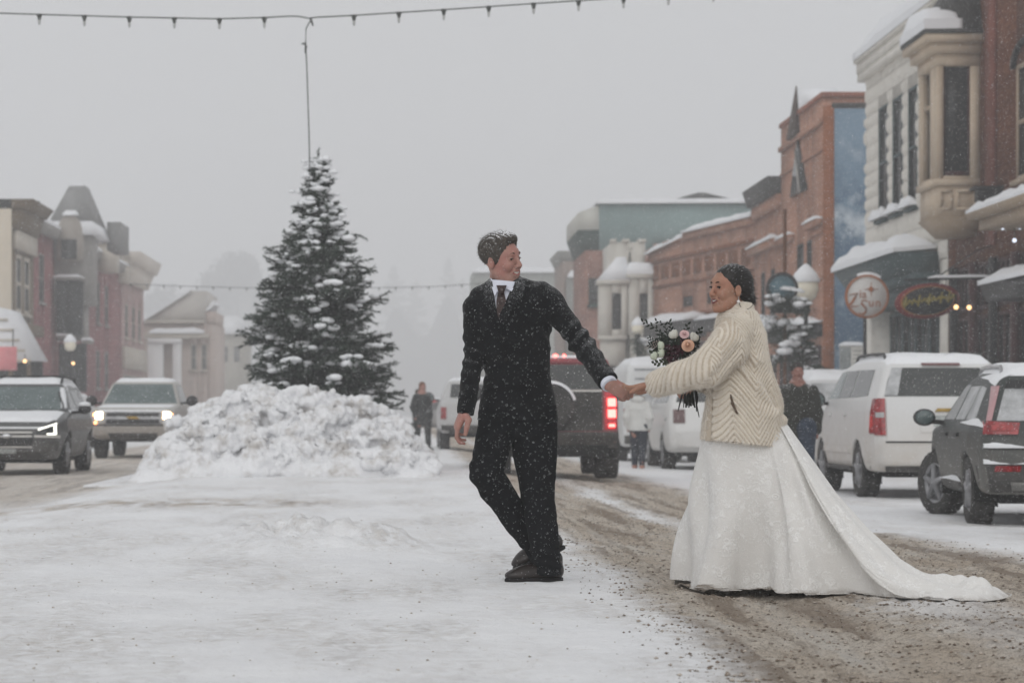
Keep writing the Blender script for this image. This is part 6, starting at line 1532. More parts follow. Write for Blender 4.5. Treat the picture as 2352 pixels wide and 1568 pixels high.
for a, b, k in ((.72, -.1, 0), (-.2, -1.1, 1), (-1.2, -1.9, 2)): c.sides('side_window', [(a + (.3 if k == 0 else 0), 1.12), (a - .3 * (k == 0), 1.46)], [(b, 1.12), (b, 1.48)], M['glass'])
c.mirrors(.80, 1.13, M['black'], sx=.17, r=(.12, .07, .085)); c.rails(.60, -1.7, .1, 1.63)
MB().tube([(-.6, -.5, 1.72), (.6, -.5, 1.72)], .025, 6).build('roof_bar', M['black'], c.t, True, local=True)
for sg in (-1, 1): MB().ball((sg * (.94 + .17), .80, 1.215), (.11, .06, .05), 10, 6).build('mirror_snow', M['snow'], c.t, True, local=True)

c = Car('oncoming_pickup', 'silver tan pickup with glowing headlights driving in through the snow', 'pickup truck', -6.36, 59.4, PICK, paint('silver_paint', (.40, .385, .36), (.24, .20, .17), .8, .35, .4, 1.1), rot=math.pi, h=.03)
c.p('windscreen', 1, 1, [(-.88, 1.30), (-.70, 1.77)], [(.88, 1.30), (.70, 1.77)], M['glass_green'], off=.008)
c.snow(-.70, .70, -.95, .4, .06); c.snow(-.86, .86, 1.35, 2.7, .02, seed=5)
gr = c.p('grille', 1, 1, [(-.66, .80), (-.66, 1.12)], [(.66, .80), (.66, 1.12)], M['rim'], off=.012)
for z0, z1 in ((.82, .92), (.99, 1.07)): c.p('grille_opening', 1, 1, [(-.62, z0), (-.62, z1)], [(.62, z0), (.62, z1)], M['black'], off=.02, parent=gr, n=3)
MB().hexa([(-.16, 2.86, .925), (.10, 2.86, .925), (.10, 2.92, .925), (-.16, 2.92, .925)], [(-.10, 2.86, .985), (.16, 2.86, .985), (.16, 2.92, .985), (-.10, 2.92, .985)]).build('badge', M['gold'], gr, local=True)
c.p('hood_snow', 1, 1, [(-.80, 1.10), (-.80, 1.14)], [(.80, 1.10), (.80, 1.14)], M['snow'], off=.03, n=2)
for sg in (-1, 1):
    hl = c.p('headlamp', 1, 1, [(sg * .69, .84), (sg * .69, 1.08)], [(sg * .93, .84), (sg * .93, 1.08)], M['lamp_clear'], off=.012)
    c.p('lit_reflector', 1, 1, [(sg * .71, .93), (sg * .71, 1.085)], [(sg * .875, .93), (sg * .875, 1.085)], M['lamp_white'], off=.03, parent=hl, n=3, mm=3)
    c.p('marker_lamp', 1, 1, [(sg * .885, .99), (sg * .885, 1.06)], [(sg * .93, .99), (sg * .93, 1.06)], M['lamp_amber'], off=.03, parent=hl, n=3, mm=3)
    c.p('marker_lamp', 1, 1, [(sg * .845, .815), (sg * .845, .87)], [(sg * .90, .815), (sg * .90, .87)], M['lamp_amber'], off=.035, parent=hl, n=3, mm=3)
c.p('bumper', 1, 1, [(-.97, .52), (-.98, .76)], [(.97, .52), (.98, .76)], c.pm, off=.05, thick=.12)
c.p('bumper_opening', 1, 1, [(-.55, .46), (-.58, .60)], [(.55, .46), (.58, .60)], M['clad'], off=.062, n=3)
c.p('bumper_gap', 1, 1, [(-.95, .765), (-.95, .795)], [(.95, .765), (.95, .795)], M['black'], off=.02, n=2)
c.sides('side_window', [(1.0, 1.33), (.45, 1.72)], [(-.9, 1.33), (-.85, 1.74)], M['glass']); c.mirrors(.95, 1.36, M['black'], sx=.20, r=(.14, .08, .13))
MB().box(-.93, .93, -2.8, -1.3, 1.30, 1.34).build('bed_snow', M['snow'], c.t, local=True)

# ---- parked and distant cars
c = Car('parked_suv', 'white square backed SUV parked between the groom and bride, left of her coat', 'suv', 6.35, 52.0, SUV, paint('white_paint_far', (.66, .66, .65), (.4, .36, .31), .5), h=.035)
c.p('rear_window', 1, -1, [(-.80, 1.41), (-.66, 1.80)], [(.80, 1.41), (.66, 1.80)], M['glass'])
for sg in (-1, 1):
    c.p('tail_lamp', 1, -1, [(sg * .62, .98), (sg * .62, 1.26)], [(sg * .86, .98), (sg * .86, 1.26)], mat('dark_lamp_lens', (.07, .03, .03), .3, noise=(9, .5), col2=(.2, .12, .12)), off=.02)
    MB().ball((sg * .98, -2.2, 1.06), (.03, .05, .04), 8, 6).build('side_lamp', M['lamp_clear'], c.t, True, local=True)
c.p('bumper', 1, -1, [(-.97, .5), (-.98, .76)], [(.97, .5), (.98, .76)], c.pm, off=.05, thick=.1); c.p('reflector', 1, -1, [(.3, .42), (.3, .48)], [(.8, .42), (.8, .48)], M['lamp_off'], off=.06, n=2)
for a, b in ((.6, -.1), (-.2, -1.0), (-1.1, -2.1)): c.sides('side_window', [(a, 1.40), (a - .1, 1.78)], [(b, 1.40), (b + .1, 1.78)], M['glass'])
c.snow(-.74, .74, -2.2, .5, .12); c.mirrors(.95, 1.38); c.rails(.66, -1.9, .3, 1.95)

c = Car('parked_van', 'tall white van covered in snow parked farther up, behind the clasped hands', 'van', 6.15, 60.5, VAN, paint('white_van_paint', (.68, .69, .69), (.5, .46, .42), .3), h=.04)
c.p('rear_window', 1, -1, [(-.8, 1.35), (-.74, 1.85)], [(.8, 1.35), (.74, 1.85)], M['glass_snow']); c.p('door_seam', 1, -1, [(-.012, .6), (-.012, 2.2)], [(.012, .6), (.012, 2.2)], M['black'])
for z in (1.98, 2.2): c.p('rear_trim', 1, -1, [(-.66, z), (-.66, z + .05)], [(.62, z), (.62, z + .05)], M['rim'], off=.012, n=2)
c.mir('tail_lamp', .80, .92, .9, 1.3, M['lamp_off'], -1); c.sides('side_window', [(1.7, 1.35), (1.2, 1.9)], [(.5, 1.35), (.5, 1.9)], M['glass'])
c.snow(-.75, .75, -2.6, .9, .12); c.p('bumper', 1, -1, [(-.9, .45), (-.9, .65)], [(.9, .45), (.9, .65)], M['clad'], off=.05, thick=.1); c.mirrors(1.5, 1.4)

c = Car('parked_car', 'white car under a snow layer parked behind the man in the dark jacket', 'car', 9.35, 54.0, CROSS, paint('pale_paint', (.6, .6, .6), (.4, .36, .32), .5), h=.045, z=-.12, scale=1.12)
c.p('rear_window', 1, -1, [(-.70, 1.10), (-.57, 1.50)], [(.70, 1.10), (.57, 1.50)], M['glass_snow']); c.snow(-.60, .60, -1.8, .2, .12); c.mir('tail_lamp', .6, .84, .92, 1.06, M['lamp_off'], -1)
c.sides('side_window', [(.9, 1.11), (.3, 1.47)], [(-1.6, 1.11), (-1.5, 1.48)], M['glass']); c.snow(-.8, .8, 1.1, 2.05, .08)

c = Car('far_car', 'small far car with red tail lights beside the woman in the hooded coat', 'car', 1.30, 121.5, CROSS, paint('grey_paint_far', (.22, .22, .225), (.3, .28, .25), .5), h=.05)
c.p('rear_window', 1, -1, [(-.70, 1.10), (-.57, 1.50)], [(.70, 1.10), (.57, 1.50)], M['glass']); c.mir('tail_lamp', .60, .88, .90, 1.14, mat('far_brake_lamp', (1, .1, .1), .3, emit=((1, .12, .10), 16.0)), -1, off=.02); c.snow(-.6, .6, -1.8, .2, .05)
c.p('high_brake_lamp', 1, -1, [(.05, 1.55), (.05, 1.60)], [(.25, 1.55), (.25, 1.60)], M['lamp_red'], off=.05, n=2, mm=3)
c = Car('far_pickup', 'pale pickup stopped ahead, seen through the gap under the groom arm', 'pickup truck', 1.86, 63.5, PICK, paint('pale_pickup_paint', (.5, .5, .5), (.36, .33, .3), .5), h=.045)
c.p('rear_window', 1, -1, [(-.7, 1.4), (-.66, 1.75)], [(.7, 1.4), (.66, 1.75)], M['glass']); c.mirrors(.95, 1.4, M['black'], sx=.22, r=(.16, .09, .16)); c.mir('tail_lamp', .82, .96, .85, 1.15, M['lamp_off'], -1, off=.02)
c.snow(-.7, .7, -.9, .4, .06); c.p('bumper', 1, -1, [(-.95, .5), (-.95, .7)], [(.95, .5), (.95, .7)], M['clad'], off=.06, thick=.1)
for i, (x, yd, lb_) in enumerate(((-6.6, 95, 'grey car far down the left lane, mostly hidden by the snow bank'), (-10.6, 75, 'parked pale car along the left kerb behind the oncoming pickup'))):
    c = Car('far_car', lb_, 'car', x, yd, CROSS, paint('far_paint_%d' % i, ((.3, .3, .31), (.5, .5, .5))[i], (.35, .32, .3), .5), rot=math.pi, h=.06)
    c.p('windscreen', 1, 1, [(-.74, 1.12), (-.58, 1.5)], [(.74, 1.12), (.58, 1.5)], M['glass']); c.snow(-.6, .6, -1.8, .2, .06); c.mir('headlamp', .55, .86, .7, .84, M['lamp_clear'], 1, off=.02)
# ------------------------------------------------------------------ people
def skin_mat(name, col, red, h):
    m = mat(name, col, .5, spec=.35, noise=(30, .12), bump=(260, .08, .002)); b = m.node_tree.nodes['Principled BSDF']
    N = m.node_tree.nodes; L = m.node_tree.links
    tc = N.new('ShaderNodeTexCoord'); n = N.new('ShaderNodeTexNoise'); n.inputs['Scale'].default_value = 14; n.inputs['Detail'].default_value = 4; L.new(tc.outputs['Object'], n.inputs['Vector'])
    mr = N.new('ShaderNodeMapRange'); mr.inputs[1].default_value = .42; mr.inputs[2].default_value = .62; mr.inputs[4].default_value = .55; L.new(n.outputs[0], mr.inputs[0])
    x = N.new('ShaderNodeMix'); x.data_type = 'RGBA'; src = b.inputs['Base Color'].links[0].from_socket; L.new(src, x.inputs[6]); x.inputs[7].default_value = (*red, 1); L.new(mr.outputs[0], x.inputs[0]); L.new(x.outputs[2], b.inputs['Base Color'])
    b.inputs['Subsurface Weight'].default_value = .12; b.inputs['Subsurface Radius'].default_value = (.012, .005, .003); b.inputs['Subsurface Scale'].default_value = 1.0
    return m
M['skin_m'] = skin_mat('fair_skin', (.345, .195, .158), (.375, .158, .132), 0); M['skin_f'] = skin_mat('brown_skin', (.34, .185, .125), (.37, .175, .122), 0)
M['lips_m'] = mat('lips', (.34, .12, .10), .4); M['lips_f'] = mat('lipstick', (.17, .045, .048), .35)
M['tooth'] = mat('teeth', (.74, .71, .66), .3); M['eye'] = mat('eye_white', (.30, .27, .25), .2); M['iris'] = mat('iris', (.02, .014, .01), .1); M['brow_m'] = mat('brown_brow_hair', (.05, .034, .024), .8); M['brow_f'] = mat('black_brow_hair', (.012, .009, .008), .8)
M['hair_m'] = dust_snow(mat('short_brown_hair', (.055, .046, .038), .6, noise=(60, .5)), .34, 150, .55, .1); M['hair_f'] = dust_snow(mat('black_hair', (.011, .009, .008), .36, noise=(50, .4)), .16, 160, .60, .0)
M['suit'] = dust_snow(mat('black_wool_suit', (.0078, .0083, .0094), .95, spec=.12, noise=(12, .3), bump=(300, .2, .002), sheen=.08), .19, 300, .60, .2)
M['suit_t'] = dust_snow(mat('black_wool_trousers', (.0076, .0082, .0095), .95, spec=.12, noise=(12, .3), bump=(300, .2, .002)), .06, 150, .60, .1)
M['shirt'] = mat('white_shirt', (.66, .68, .76), .8); M['tie'] = mat('dark_patterned_tie', (.022, .012, .012), .6, noise=(90, .6), col2=(.075, .05, .045))
M['shoe'] = mat('dark_brown_leather', (.017, .011, .009), .35, spec=.5, noise=(20, .3)); M['sole'] = mat('black_sole', (.012, .011, .011), .8)

class Head:
    def __init__(s, c, f, roll=0.0, pitch=0.0, k=1.0):
        f = np.array([f[0], f[1], 0.]); f /= np.linalg.norm(f); l = np.array([-f[1], f[0], 0.]); z = np.array([0, 0, 1.])
        f2 = f * math.cos(pitch) - z * math.sin(pitch); z2 = z * math.cos(pitch) + f * math.sin(pitch)
        l2 = l * math.cos(roll) + z2 * math.sin(roll); z3 = z2 * math.cos(roll) - l * math.sin(roll)
        s.R = np.stack([l2, f2, z3], 1); s.c = np.asarray(c, float); s.k = k
    def w(s, p): return s.c + s.R @ (np.asarray(p, float) * s.k)
    def loc(s, P): return (np.asarray(P) - s.c) @ s.R / s.k
    def ell(s, F, c, r, k=0, cut=False): F.ell(s.w(c), np.asarray(r, float) * s.k, s.R, k * s.k, cut)
    def cone(s, F, a, b, ra, rb, k=0, cut=False): F.cone(s.w(a), s.w(b), ra * s.k, rb * s.k, k * s.k, cut)

def head_shape(F, H, female=False):
    dz = 0 if female else -.007
    e, c = H.ell, H.cone; q = .94 if female else 1.0
    e(F, (0, -.014, .045), (.074, .097, .085)); e(F, (0, .030, -.015), (.064 * q, .060, .085), .03)
    e(F, (0, .040, -.070 + dz), (.049 * q, .046, .040), .03); e(F, (0, .078, -.100 + dz), (.019 * q, .018, .016), .025)
    for sg in (-1, 1):
        c(F, (sg * .056 * q, .0, -.05), (sg * .028 * q, .062, -.092), .013, .012, .03)
        e(F, (sg * .041, .068, -.021), (.023, .020, .022), .020)
    e(F, (0, .078, .040), (.050, .016 if not female else .012, .016 if not female else .02), .025)
    for sg in (-1, 1): e(F, (sg * .033, .099, .014), (.019, .015, .0110), .010, True)
    nq = 1.0; c(F, (0, .090, .028), (0, .108, -.014), .0075 * q * nq, .0105 * q * nq, .012); e(F, (0, .109, -.019), (.0125 * q * nq, .013 * nq, .0115 * nq), .008)
    for sg in (-1, 1): e(F, (sg * .0125 * q, .100, -.024), (.0085, .010, .0085), .006)
    for sg in (-1, 1): e(F, (sg * .007, .103, -.032), (.004, .005, .003), .002, True)
    e(F, (0, .086, -.053), (.032 * q, .014, .022), .016)
    for sg in (-1, 1):
        e(F, (sg * .032, .0765, .0130), (.0150, .0125, .0115), .005)            # eyelids, then the slit between them
        e(F, (sg * .032, .0900, .0122), (.0118, .010, .0036 if not female else .0050), .002, True)
    e(F, (0, .103, -.0555), (.0375 if not female else .031, .026, .0078), .004, True)                 # the open smile
    for sg in (-1, 1): c(F, (sg * .026, .093, -.030), (sg * .040, .078, -.052), .0032, .0022, .008, True)
    for sg in (-1, 1):
        e(F, (sg * .076, -.006, -.002), (.009, .019, .031), .006); e(F, (sg * .086, -.002, .0), (.006, .010, .017), .004, True)
    c(F, (0, -.022 if female else -.004, -.05), (0, -.040 if female else -.010, -.20), .054 * (.86 if female else .98), .058 * (.86 if female else .98), .03)

def face_parts(o, H, female, lips, brow, extra_eye=1.0):
    B = {}
    for sg in (-1, 1):
        mb = MB(); mb.ball(H.w((sg * .032, .0765, .0125)), .0112 * H.k, 14, 10); ey = mb.build('eye', M['eye'], o, True)
        d = np.array([sg * .0 + (-.35 if not female else .25), 1, -.05]); d /= np.linalg.norm(d)
        MB().ball(H.w(np.array([sg * .032, .0765, .0125]) + d * .0068), .0058 * H.k, 10, 8).build('iris', M['iris'], ey, True)
        # upper lid and lash line
        a = np.linspace(math.radians(18), math.radians(162), 9)
        P = np.array([H.w((sg * .032 + .0150 * math.cos(q), .0775 + .0112 * (.60 + .40 * math.sin(q)), .0125 + (.0040 if not female else .0056) * math.sin(q) + .0005)) for q in a])
        MB().tube(P, [.0010 * H.k] + [(.0036 if female else .0021) * H.k] * 7 + [.0014 * H.k], 6).build('eyelashes', M['brow_f'] if female else M['brow_m'], o, True)
        xs = np.linspace(.013, .048, 8); zs = .034 + .008 * np.sin(np.linspace(.5, 2.7, 8)) ; ys = .0965 - .020 * ((xs - .013) / .04) ** 2
        P = np.array([H.w((sg * x, y - .003, z)) for x, y, z in zip(xs, ys, zs)])
        MB().tube(P, np.array([.0022, .0040, .0046, .0046, .0042, .0036, .0028, .0014]) * H.k * (.85 if female else 1.0), 6).build('eyebrow', brow, o, True)
    a = np.linspace(-1, 1, 13); mw = .034 if female else .042; ye = .023 if female else .0265
    up = np.array([H.w((mw * t, .0985 - ye * t * t, -.0470 + .0125 * t * t)) for t in a]); lo = np.array([H.w((mw * t, .0960 - (ye - .0025) * t * t, -.0650 + .0305 * t * t)) for t in a])
    w = (1 - a ** 2) ** .5
    lw = 1.25 if female else .8; MB().tube(up, (.0014 + .0024 * w * lw) * H.k, 7).build('lip', lips, o, True); MB().tube(lo, (.0014 + .0038 * w * lw) * H.k, 7).build('lip', lips, o, True)
    tm = MB()
    for k in range(10):
        x = (k - 4.5) * .0058; tm.ball(H.w((x, .0925 - 15 * x * x, -.0545 + 9 * x * x)), np.array([.0036, .0036, .0062]) * H.k, 8, 6)
    tm.build('teeth', M['tooth'], o, True)

def hair_strands(parent, V, N_, m, n, ln, wd, sweep, seed, sel=None, lift=.35):
    r = np.random.default_rng(seed); idx = np.arange(len(V)) if sel is None else np.nonzero(sel)[0]
    i = r.choice(idx, n); p = V[i]; sw = np.asarray(sweep)[None] - N_[i] * np.clip(N_[i] @ np.asarray(sweep), 0, 9)[:, None]; d = N_[i] * lift + sw + (.12 + .5 * lift) * r.standard_normal((n, 3)); d /= np.linalg.norm(d, axis=1)[:, None]
    s_ = np.cross(d, N_[i]); s_ /= np.linalg.norm(s_, axis=1)[:, None] + 1e-9; L_ = ln * (.5 + r.random((n, 1)))
    T = np.stack([p - s_ * wd - N_[i] * .002, p + s_ * wd - N_[i] * .002, p + d * L_], 1).reshape(-1, 3)
    return obj('loose_hair', T, np.arange(3 * n).reshape(-1, 3), m, parent)

def hand(F, w, d, s, n, k, curl, thumb=None, spread=.019, rw=.026, kk=.012):
    """w wrist, d towards the knuckles, s towards the thumb, n out of the back of the hand; curl: four triples of joint angles"""
    d, s, n = [np.asarray(v, float) / np.linalg.norm(v) for v in (d, s, n)]
    s = s - d * (d @ s); s /= np.linalg.norm(s); n0 = n; n = np.cross(s, d); n = n * (1 if n @ n0 > 0 else -1)
    kn = [w + d * L_ * k + s * o * k for L_, o in ((.090, spread * 1.5), (.094, spread * .5), (.089, -spread * .5), (.080, -spread * 1.45))]
    for q, kn_ in enumerate(kn):
        F.cone(w + s * (1.5 - q) * .008 * k, kn_, rw * .78 * k, .0135 * k, kk * k)
    F.ell(w + d * .05 * k, np.array([.036, .046, .016]) * k, np.stack([s, d, n], 1), kk * k)
    for q, (kn_, L3) in enumerate(zip(kn, ((.043, .026, .021), (.047, .030, .022), (.044, .028, .022), (.034, .021, .019)))):
        p = kn_; a = 0.0; r0 = (.0100, .0102, .0096, .0085)[q]
        for j in range(3):
            a += math.radians(curl[q][j]); v = d * math.cos(a) - n * math.sin(a); p2 = p + v * L3[j] * k
            F.cone(p, p2, r0 * k * (1 - .09 * j), r0 * k * (.93 - .10 * j), .004 * k); p = p2
    if thumb: F.chain([w + d * .012 * k + s * .018 * k] + [np.asarray(t) for t in thumb], [.018 * k, .0165 * k, .0130 * k, .0100 * k], .014 * k, kj=.005 * k)

def person_obj(V, Q, m, base, label, group=None):
    base = np.asarray(base, float); o = obj('person', V - base, Q, m, None, True); o.location = base
    return tag(o, label, 'person', group)

# =========================================================== the groom
GYD = 12.9
def P_(x, y, dy=0.0): return px(x, y, GYD + dy)
base = P_(1225, 1338); base[2] = 0
hd = Head(P_(1151, 600), (.79, -.61), roll=rad(7), pitch=rad(3), k=1.09)
Fhd = Field(hd.c - np.array([.16, .16, .26]), hd.c + .16, .0022); head_shape(Fhd, hd); hV0, hQ0, _n = Fhd.mesh()
F = Field((.22, 12.3, -.05), (1.30, 13.45, 1.70), .0036)
# shoulders, trunk, arms and legs under the clothes
F.chain([P_(1160, 664, .03), P_(1165, 690, .03)], [.060, .075], .03)
F.chain([P_(1100, 692, .03), P_(1240, 682, .03)], [.055, .055], .05); F.chain([P_(1175, 700, .03), P_(1190, 950, .02)], [.095, .10], .05)
Rw = P_(1067, 944, -.14)
F.chain([P_(1095, 692, .02), P_(1088, 812, -.02), Rw], [.045, .038, .027], .02)
Lw = P_(1400, 882, -.40)
F.chain([P_(1245, 682, .02), P_(1335, 790, -.15), Lw], [.045, .038, .030], .02)
F.chain([P_(1230, 960), P_(1236, 1130), P_(1256, 1290)], [.085, .06, .04], .03); F.chain([P_(1150, 960), P_(1117, 1088, -.08), P_(1236, 1268, .18)], [.085, .06, .04], .03)
hand(F, Rw, (-.42, -.05, -.9), (.22, -1, -.02), (-.9, -.15, .42), 1.06, [(14, 34, 42), (22, 40, 42), (28, 44, 42), (34, 46, 42)],
     [P_(1076, 964, -.20), P_(1072, 982, -.225), P_(1069, 997, -.225)])
hand(F, Lw, (.88, .02, -.47), (.45, .25, .86), (0.1, -1, .2), 1.06, [(42, 62, 40), (48, 66, 40), (52, 66, 36), (50, 55, 30)],
     [P_(1424, 884, -.36), P_(1440, 890, -.33), P_(1452, 899, -.32)], spread=.018)
V, Q, N_ = F.mesh(); Q = np.concatenate([Q, hQ0 + len(V)]); V = np.concatenate([V, hV0])
groom = person_obj(V, Q, M['skin_m'], base, 'smiling groom in a black suit and dark tie looking back at the bride')
face_parts(groom, hd, False, M['lips_m'], M['brow_m'])
# hair
Fh = Field(hd.c - .19, hd.c + .19, .004)
hd.ell(Fh, (0, -.020, .055), (.081, .103, .088)); hd.ell(Fh, (.0, .015, .112), (.062, .062, .030), .03); hd.ell(Fh, (-.0, .044, .110), (.050, .034, .021), .02)
hd.ell(Fh, (0, .121, .004), (.094, .086, .106), .010, True)
Fh.half(hd.R @ np.array([0, .45, -1]), hd.w((0, -.06, -.035)), .01)
for sg in (-1, 1): hd.ell(Fh, (sg * .062, .010, .038), (.020, .027, .052), .02)
for sg in (-1, 1): hd.ell(Fh, (sg * .086, -.008, -.014), (.026, .023, .036), .006, True)
def hdisp(p, n):
    q = hd.loc(p); return .0026 * np.sin(q[:, 0] * 420 + 3 * np.sin(q[:, 1] * 40)) * (q[:, 2] > .06) + .0022 * fbm(q[:, 0] * 90, q[:, 1] * 30, q[:, 2] * 60, 3)
hV, hQ, hN = Fh.mesh(hdisp); hair = obj('hair', hV, hQ, M['hair_m'], groom, True)
ql = hd.loc(hV)
hair_strands(hair, hV, hN, M['hair_m'], 2600, .015, .0010, hd.R @ np.array([0, -.7, -.1]), 3, None, .30)
hair_strands(hair, hV, hN, M['hair_m'], 22, .040, .0010, hd.R @ np.array([.1, -.7, .6]), 4, (ql[:, 1] < -.05) & (ql[:, 2] > .08), .3)

# jacket
def zs_(ys): return [float(P_(1170, y)[2]) for y in ys]
def xs_(v): return [float(P_(x, 900)[0]) for x in v]
J = Field((.22, 12.35, .75), (1.25, 13.25, 1.72), .0052)
ys = [632, 645, 660, 690, 740, 800, 850, 900, 940, 964]
J.stack(zs_(ys), xs_([1136, 1118, 1098, 1086, 1088, 1102, 1114, 1106, 1100, 1096]), xs_([1192, 1222, 1244, 1262, 1265, 1264, 1263, 1272, 1280, 1283]), GYD + .02, [.06, .085, .105, .13, .138, .128, .122, .128, .136, .14], k=0, pw=2.4)
J.chain([P_(1098, 686, .02), P_(1090, 705, .015), P_(1089, 812, -.02), P_(1070, 944, -.14)], [.055, .060, .055, .047], .035, kj=.02)
J.chain([P_(1246, 672, .02), P_(1262, 690, .0), P_(1336, 789, -.15), P_(1399, 879, -.40)], [.060, .068, .061, .053], .045, kj=.02)
J.half(Lw - P_(1336, 789, -.15), P_(1397, 877, -.392), .004); J.half(np.array([-.12, -.1, -1]), P_(1069, 946, -.14), .004) if False else None
J.cone(P_(1065, 972, -.145), P_(1060, 1000, -.16), .062, .07, .002, True)
def jdisp(p, n):
    ax = np.clip((p[:, 0] - P_(1265, 800)[0]) / .15, 0, 1)
    f = .010 * fbm(p[:, 0] * 7, p[:, 1] * 7, p[:, 2] * 13, 4) + .004 * fbm(p[:, 0] * 22, p[:, 1] * 20, p[:, 2] * 36, 3)
    el = np.exp(-(((p - P_(1336, 789, -.15)) / .11) ** 2).sum(1)); f += .012 * el * np.sin((p[:, 0] - p[:, 2] * .9) * 70)
    el2 = np.exp(-(((p - P_(1089, 822, -.02)) / .12) ** 2).sum(1)); f += .007 * el2 * np.sin(p[:, 2] * 95 + p[:, 0] * 30)
    el3 = np.exp(-(((p - P_(1255, 760, .0)) / .10) ** 2).sum(1)); f += .008 * el3 * np.sin((p[:, 0] + p[:, 2] * .7) * 70)
    return f
jV, jQ, jN = J.mesh(jdisp); jk = obj('jacket', jV, jQ, M['suit'], groom, True)
def jp(name, L_, R_, m, off, parent=None, n=14, mm=8, thick=.008, fld=None):
    cv = lambda S: [(float(P_(x, y, -.11)[0]), float(P_(x, y, -.11)[2])) for x, y in S]
    return patch(fld or J, 1, -1, cv(L_), cv(R_), n, mm, off, thick).build(name, m, parent or groom, True)
# shirt front, tie, collar, lapels: each lies on the one below
Fb = J
jp('shirt', [(1128, 640), (1132, 665), (1136, 700), (1141, 726)], [(1184, 646), (1172, 668), (1160, 694), (1144, 726)], M['shirt'], .010)
cr = MB(); a = np.linspace(0, 2 * math.pi, 33); cb, ct = P_(1157, 670, .0), P_(1154, 650, .012)
cr.grid(np.stack([np.stack([c[0] + rx_ * np.cos(a), c[1] + ry_ * np.sin(a), c[2] + tl * np.cos(a) + (tl > 0) * .017 * np.sin(a)], -1) for c, rx_, ry_, tl in ((cb, .072, .085, .0), (ct, .066, .078, .012), (ct, .060, .072, .012), (cb, .064, .078, 0))])); cr.build('collar_band', M['shirt'], groom, True)
M['lapel'] = dust_snow(mat('black_wool_lapel', (.010, .0104, .0115), .95, spec=.12, bump=(300, .2, .002)), .22, 300, .58, -.3)
ja = np.linspace(rad(-48), rad(228), 30); jb, jt = P_(1157, 672, .01), P_(1153, 641, .025)
mb = MB(); mb.grid(np.stack([np.stack([c[0] + rx_ * np.cos(ja), c[1] + ry_ * np.sin(ja), c[2] + tl * np.cos(ja)], -1) for c, rx_, ry_, tl in ((jb, .105, .11, .0), (jt, .076, .088, .014), (jt, .070, .082, .013), (jb, .080, .09, 0))])); mb.build('collar', M['lapel'], groom, True)
def flat_poly(name, pts, y0, y1, m, parent, bend=0):
    """a cloth flap from photograph points, its depth running from y0 (first points) to y1"""
    k = len(pts); P = [P_(x, y, d) for (x, y, d) in pts]; mb = MB(); c = sum(P) / k; V = np.array([c] + P); V2 = V + np.array([0, .006, 0])
    mb.add(np.concatenate([V, V2]), np.array([(0, i + 1, (i + 1) % k + 1) for i in range(k)] + [(k + 1, k + 1 + (i + 1) % k + 1, k + 1 + i + 1) for i in range(k)]))
    mb.add(np.concatenate([V[1:], V2[1:]]), np.array([(i, (i + 1) % k, k + (i + 1) % k, k + i) for i in range(k)])); return mb.build(name, m, parent)
flat_poly('collar_flap', [(1127, 638, -.045), (1138, 651, -.078), (1151, 662, -.112), (1141, 671, -.128), (1136, 680, -.130), (1130, 660, -.095)], 0, 0, M['shirt'], groom)
flat_poly('collar_flap', [(1185, 645, -.055), (1181, 660, -.105), (1175, 669, -.128), (1166, 664, -.125), (1157, 661, -.112), (1171, 655, -.085)], 0, 0, M['shirt'], groom)
tie = jp('tie', [(1144, 672), (1140, 690), (1140, 712), (1142, 730)], [(1158, 672), (1162, 690), (1158, 708), (1149, 730)], M['tie'], .018)
mb = MB(); mb.hexa([P_(1146, 674, -.118), P_(1157, 674, -.118), P_(1157, 674, -.14), P_(1146, 674, -.14)], [P_(1140, 655, -.10), P_(1164, 655, -.10), P_(1163, 656, -.135), P_(1142, 656, -.135)]); mb.build('tie_knot', M['tie'], tie)
jp('lapel', [(1122, 640), (1110, 668), (1116, 700), (1134, 728), (1150, 752)], [(1130, 634), (1134, 668), (1138, 700), (1143, 726), (1152, 752)], M['lapel'], .020)
jp('lapel', [(1186, 644), (1174, 668), (1162, 694), (1146, 724), (1151, 754)], [(1202, 644), (1203, 676), (1194, 690), (1170, 716), (1153, 754)], M['lapel'], .021)
jp('collar', [(1186, 642), (1182, 660)], [(1206, 644), (1204, 672)], M['lapel'], .026, n=6)
jp('front_edge', [(1151, 756), (1158, 830), (1164, 900), (1166, 960)], [(1155, 756), (1162, 830), (1168, 900), (1170, 960)], M['suit'], .007, thick=.004, mm=2)
for x, y in ((1157, 775), (1162, 825)): MB().ball(P_(x, y, -.128), (.009, .006, .009), 10, 6).build('button', M['sole'], jk, True)
jp('pocket', [(1208, 868), (1209, 886)], [(1256, 862), (1257, 880)], M['suit'], .012, n=4); jp('pocket', [(1112, 874), (1112, 890)], [(1146, 876), (1146, 892)], M['suit'], .012, n=4); jp('breast_pocket', [(1200, 748), (1201, 757)], [(1228, 742), (1229, 751)], M['suit'], .010, n=3)
# cuffs
for c, d, r_ in ((P_(1399, 881, -.40), Lw - P_(1336, 789, -.15), .0445), (P_(1067, 943, -.139), Rw - P_(1089, 812, -.02), .038)):
    d = d / np.linalg.norm(d); MB().tube([c - d * .03, c, c + d * .012, c + d * .012, c - d * .02], [r_, r_, r_ - .001, r_ - .008, r_ - .008], 20, False).build('shirt_cuff', M['shirt'], groom, True)
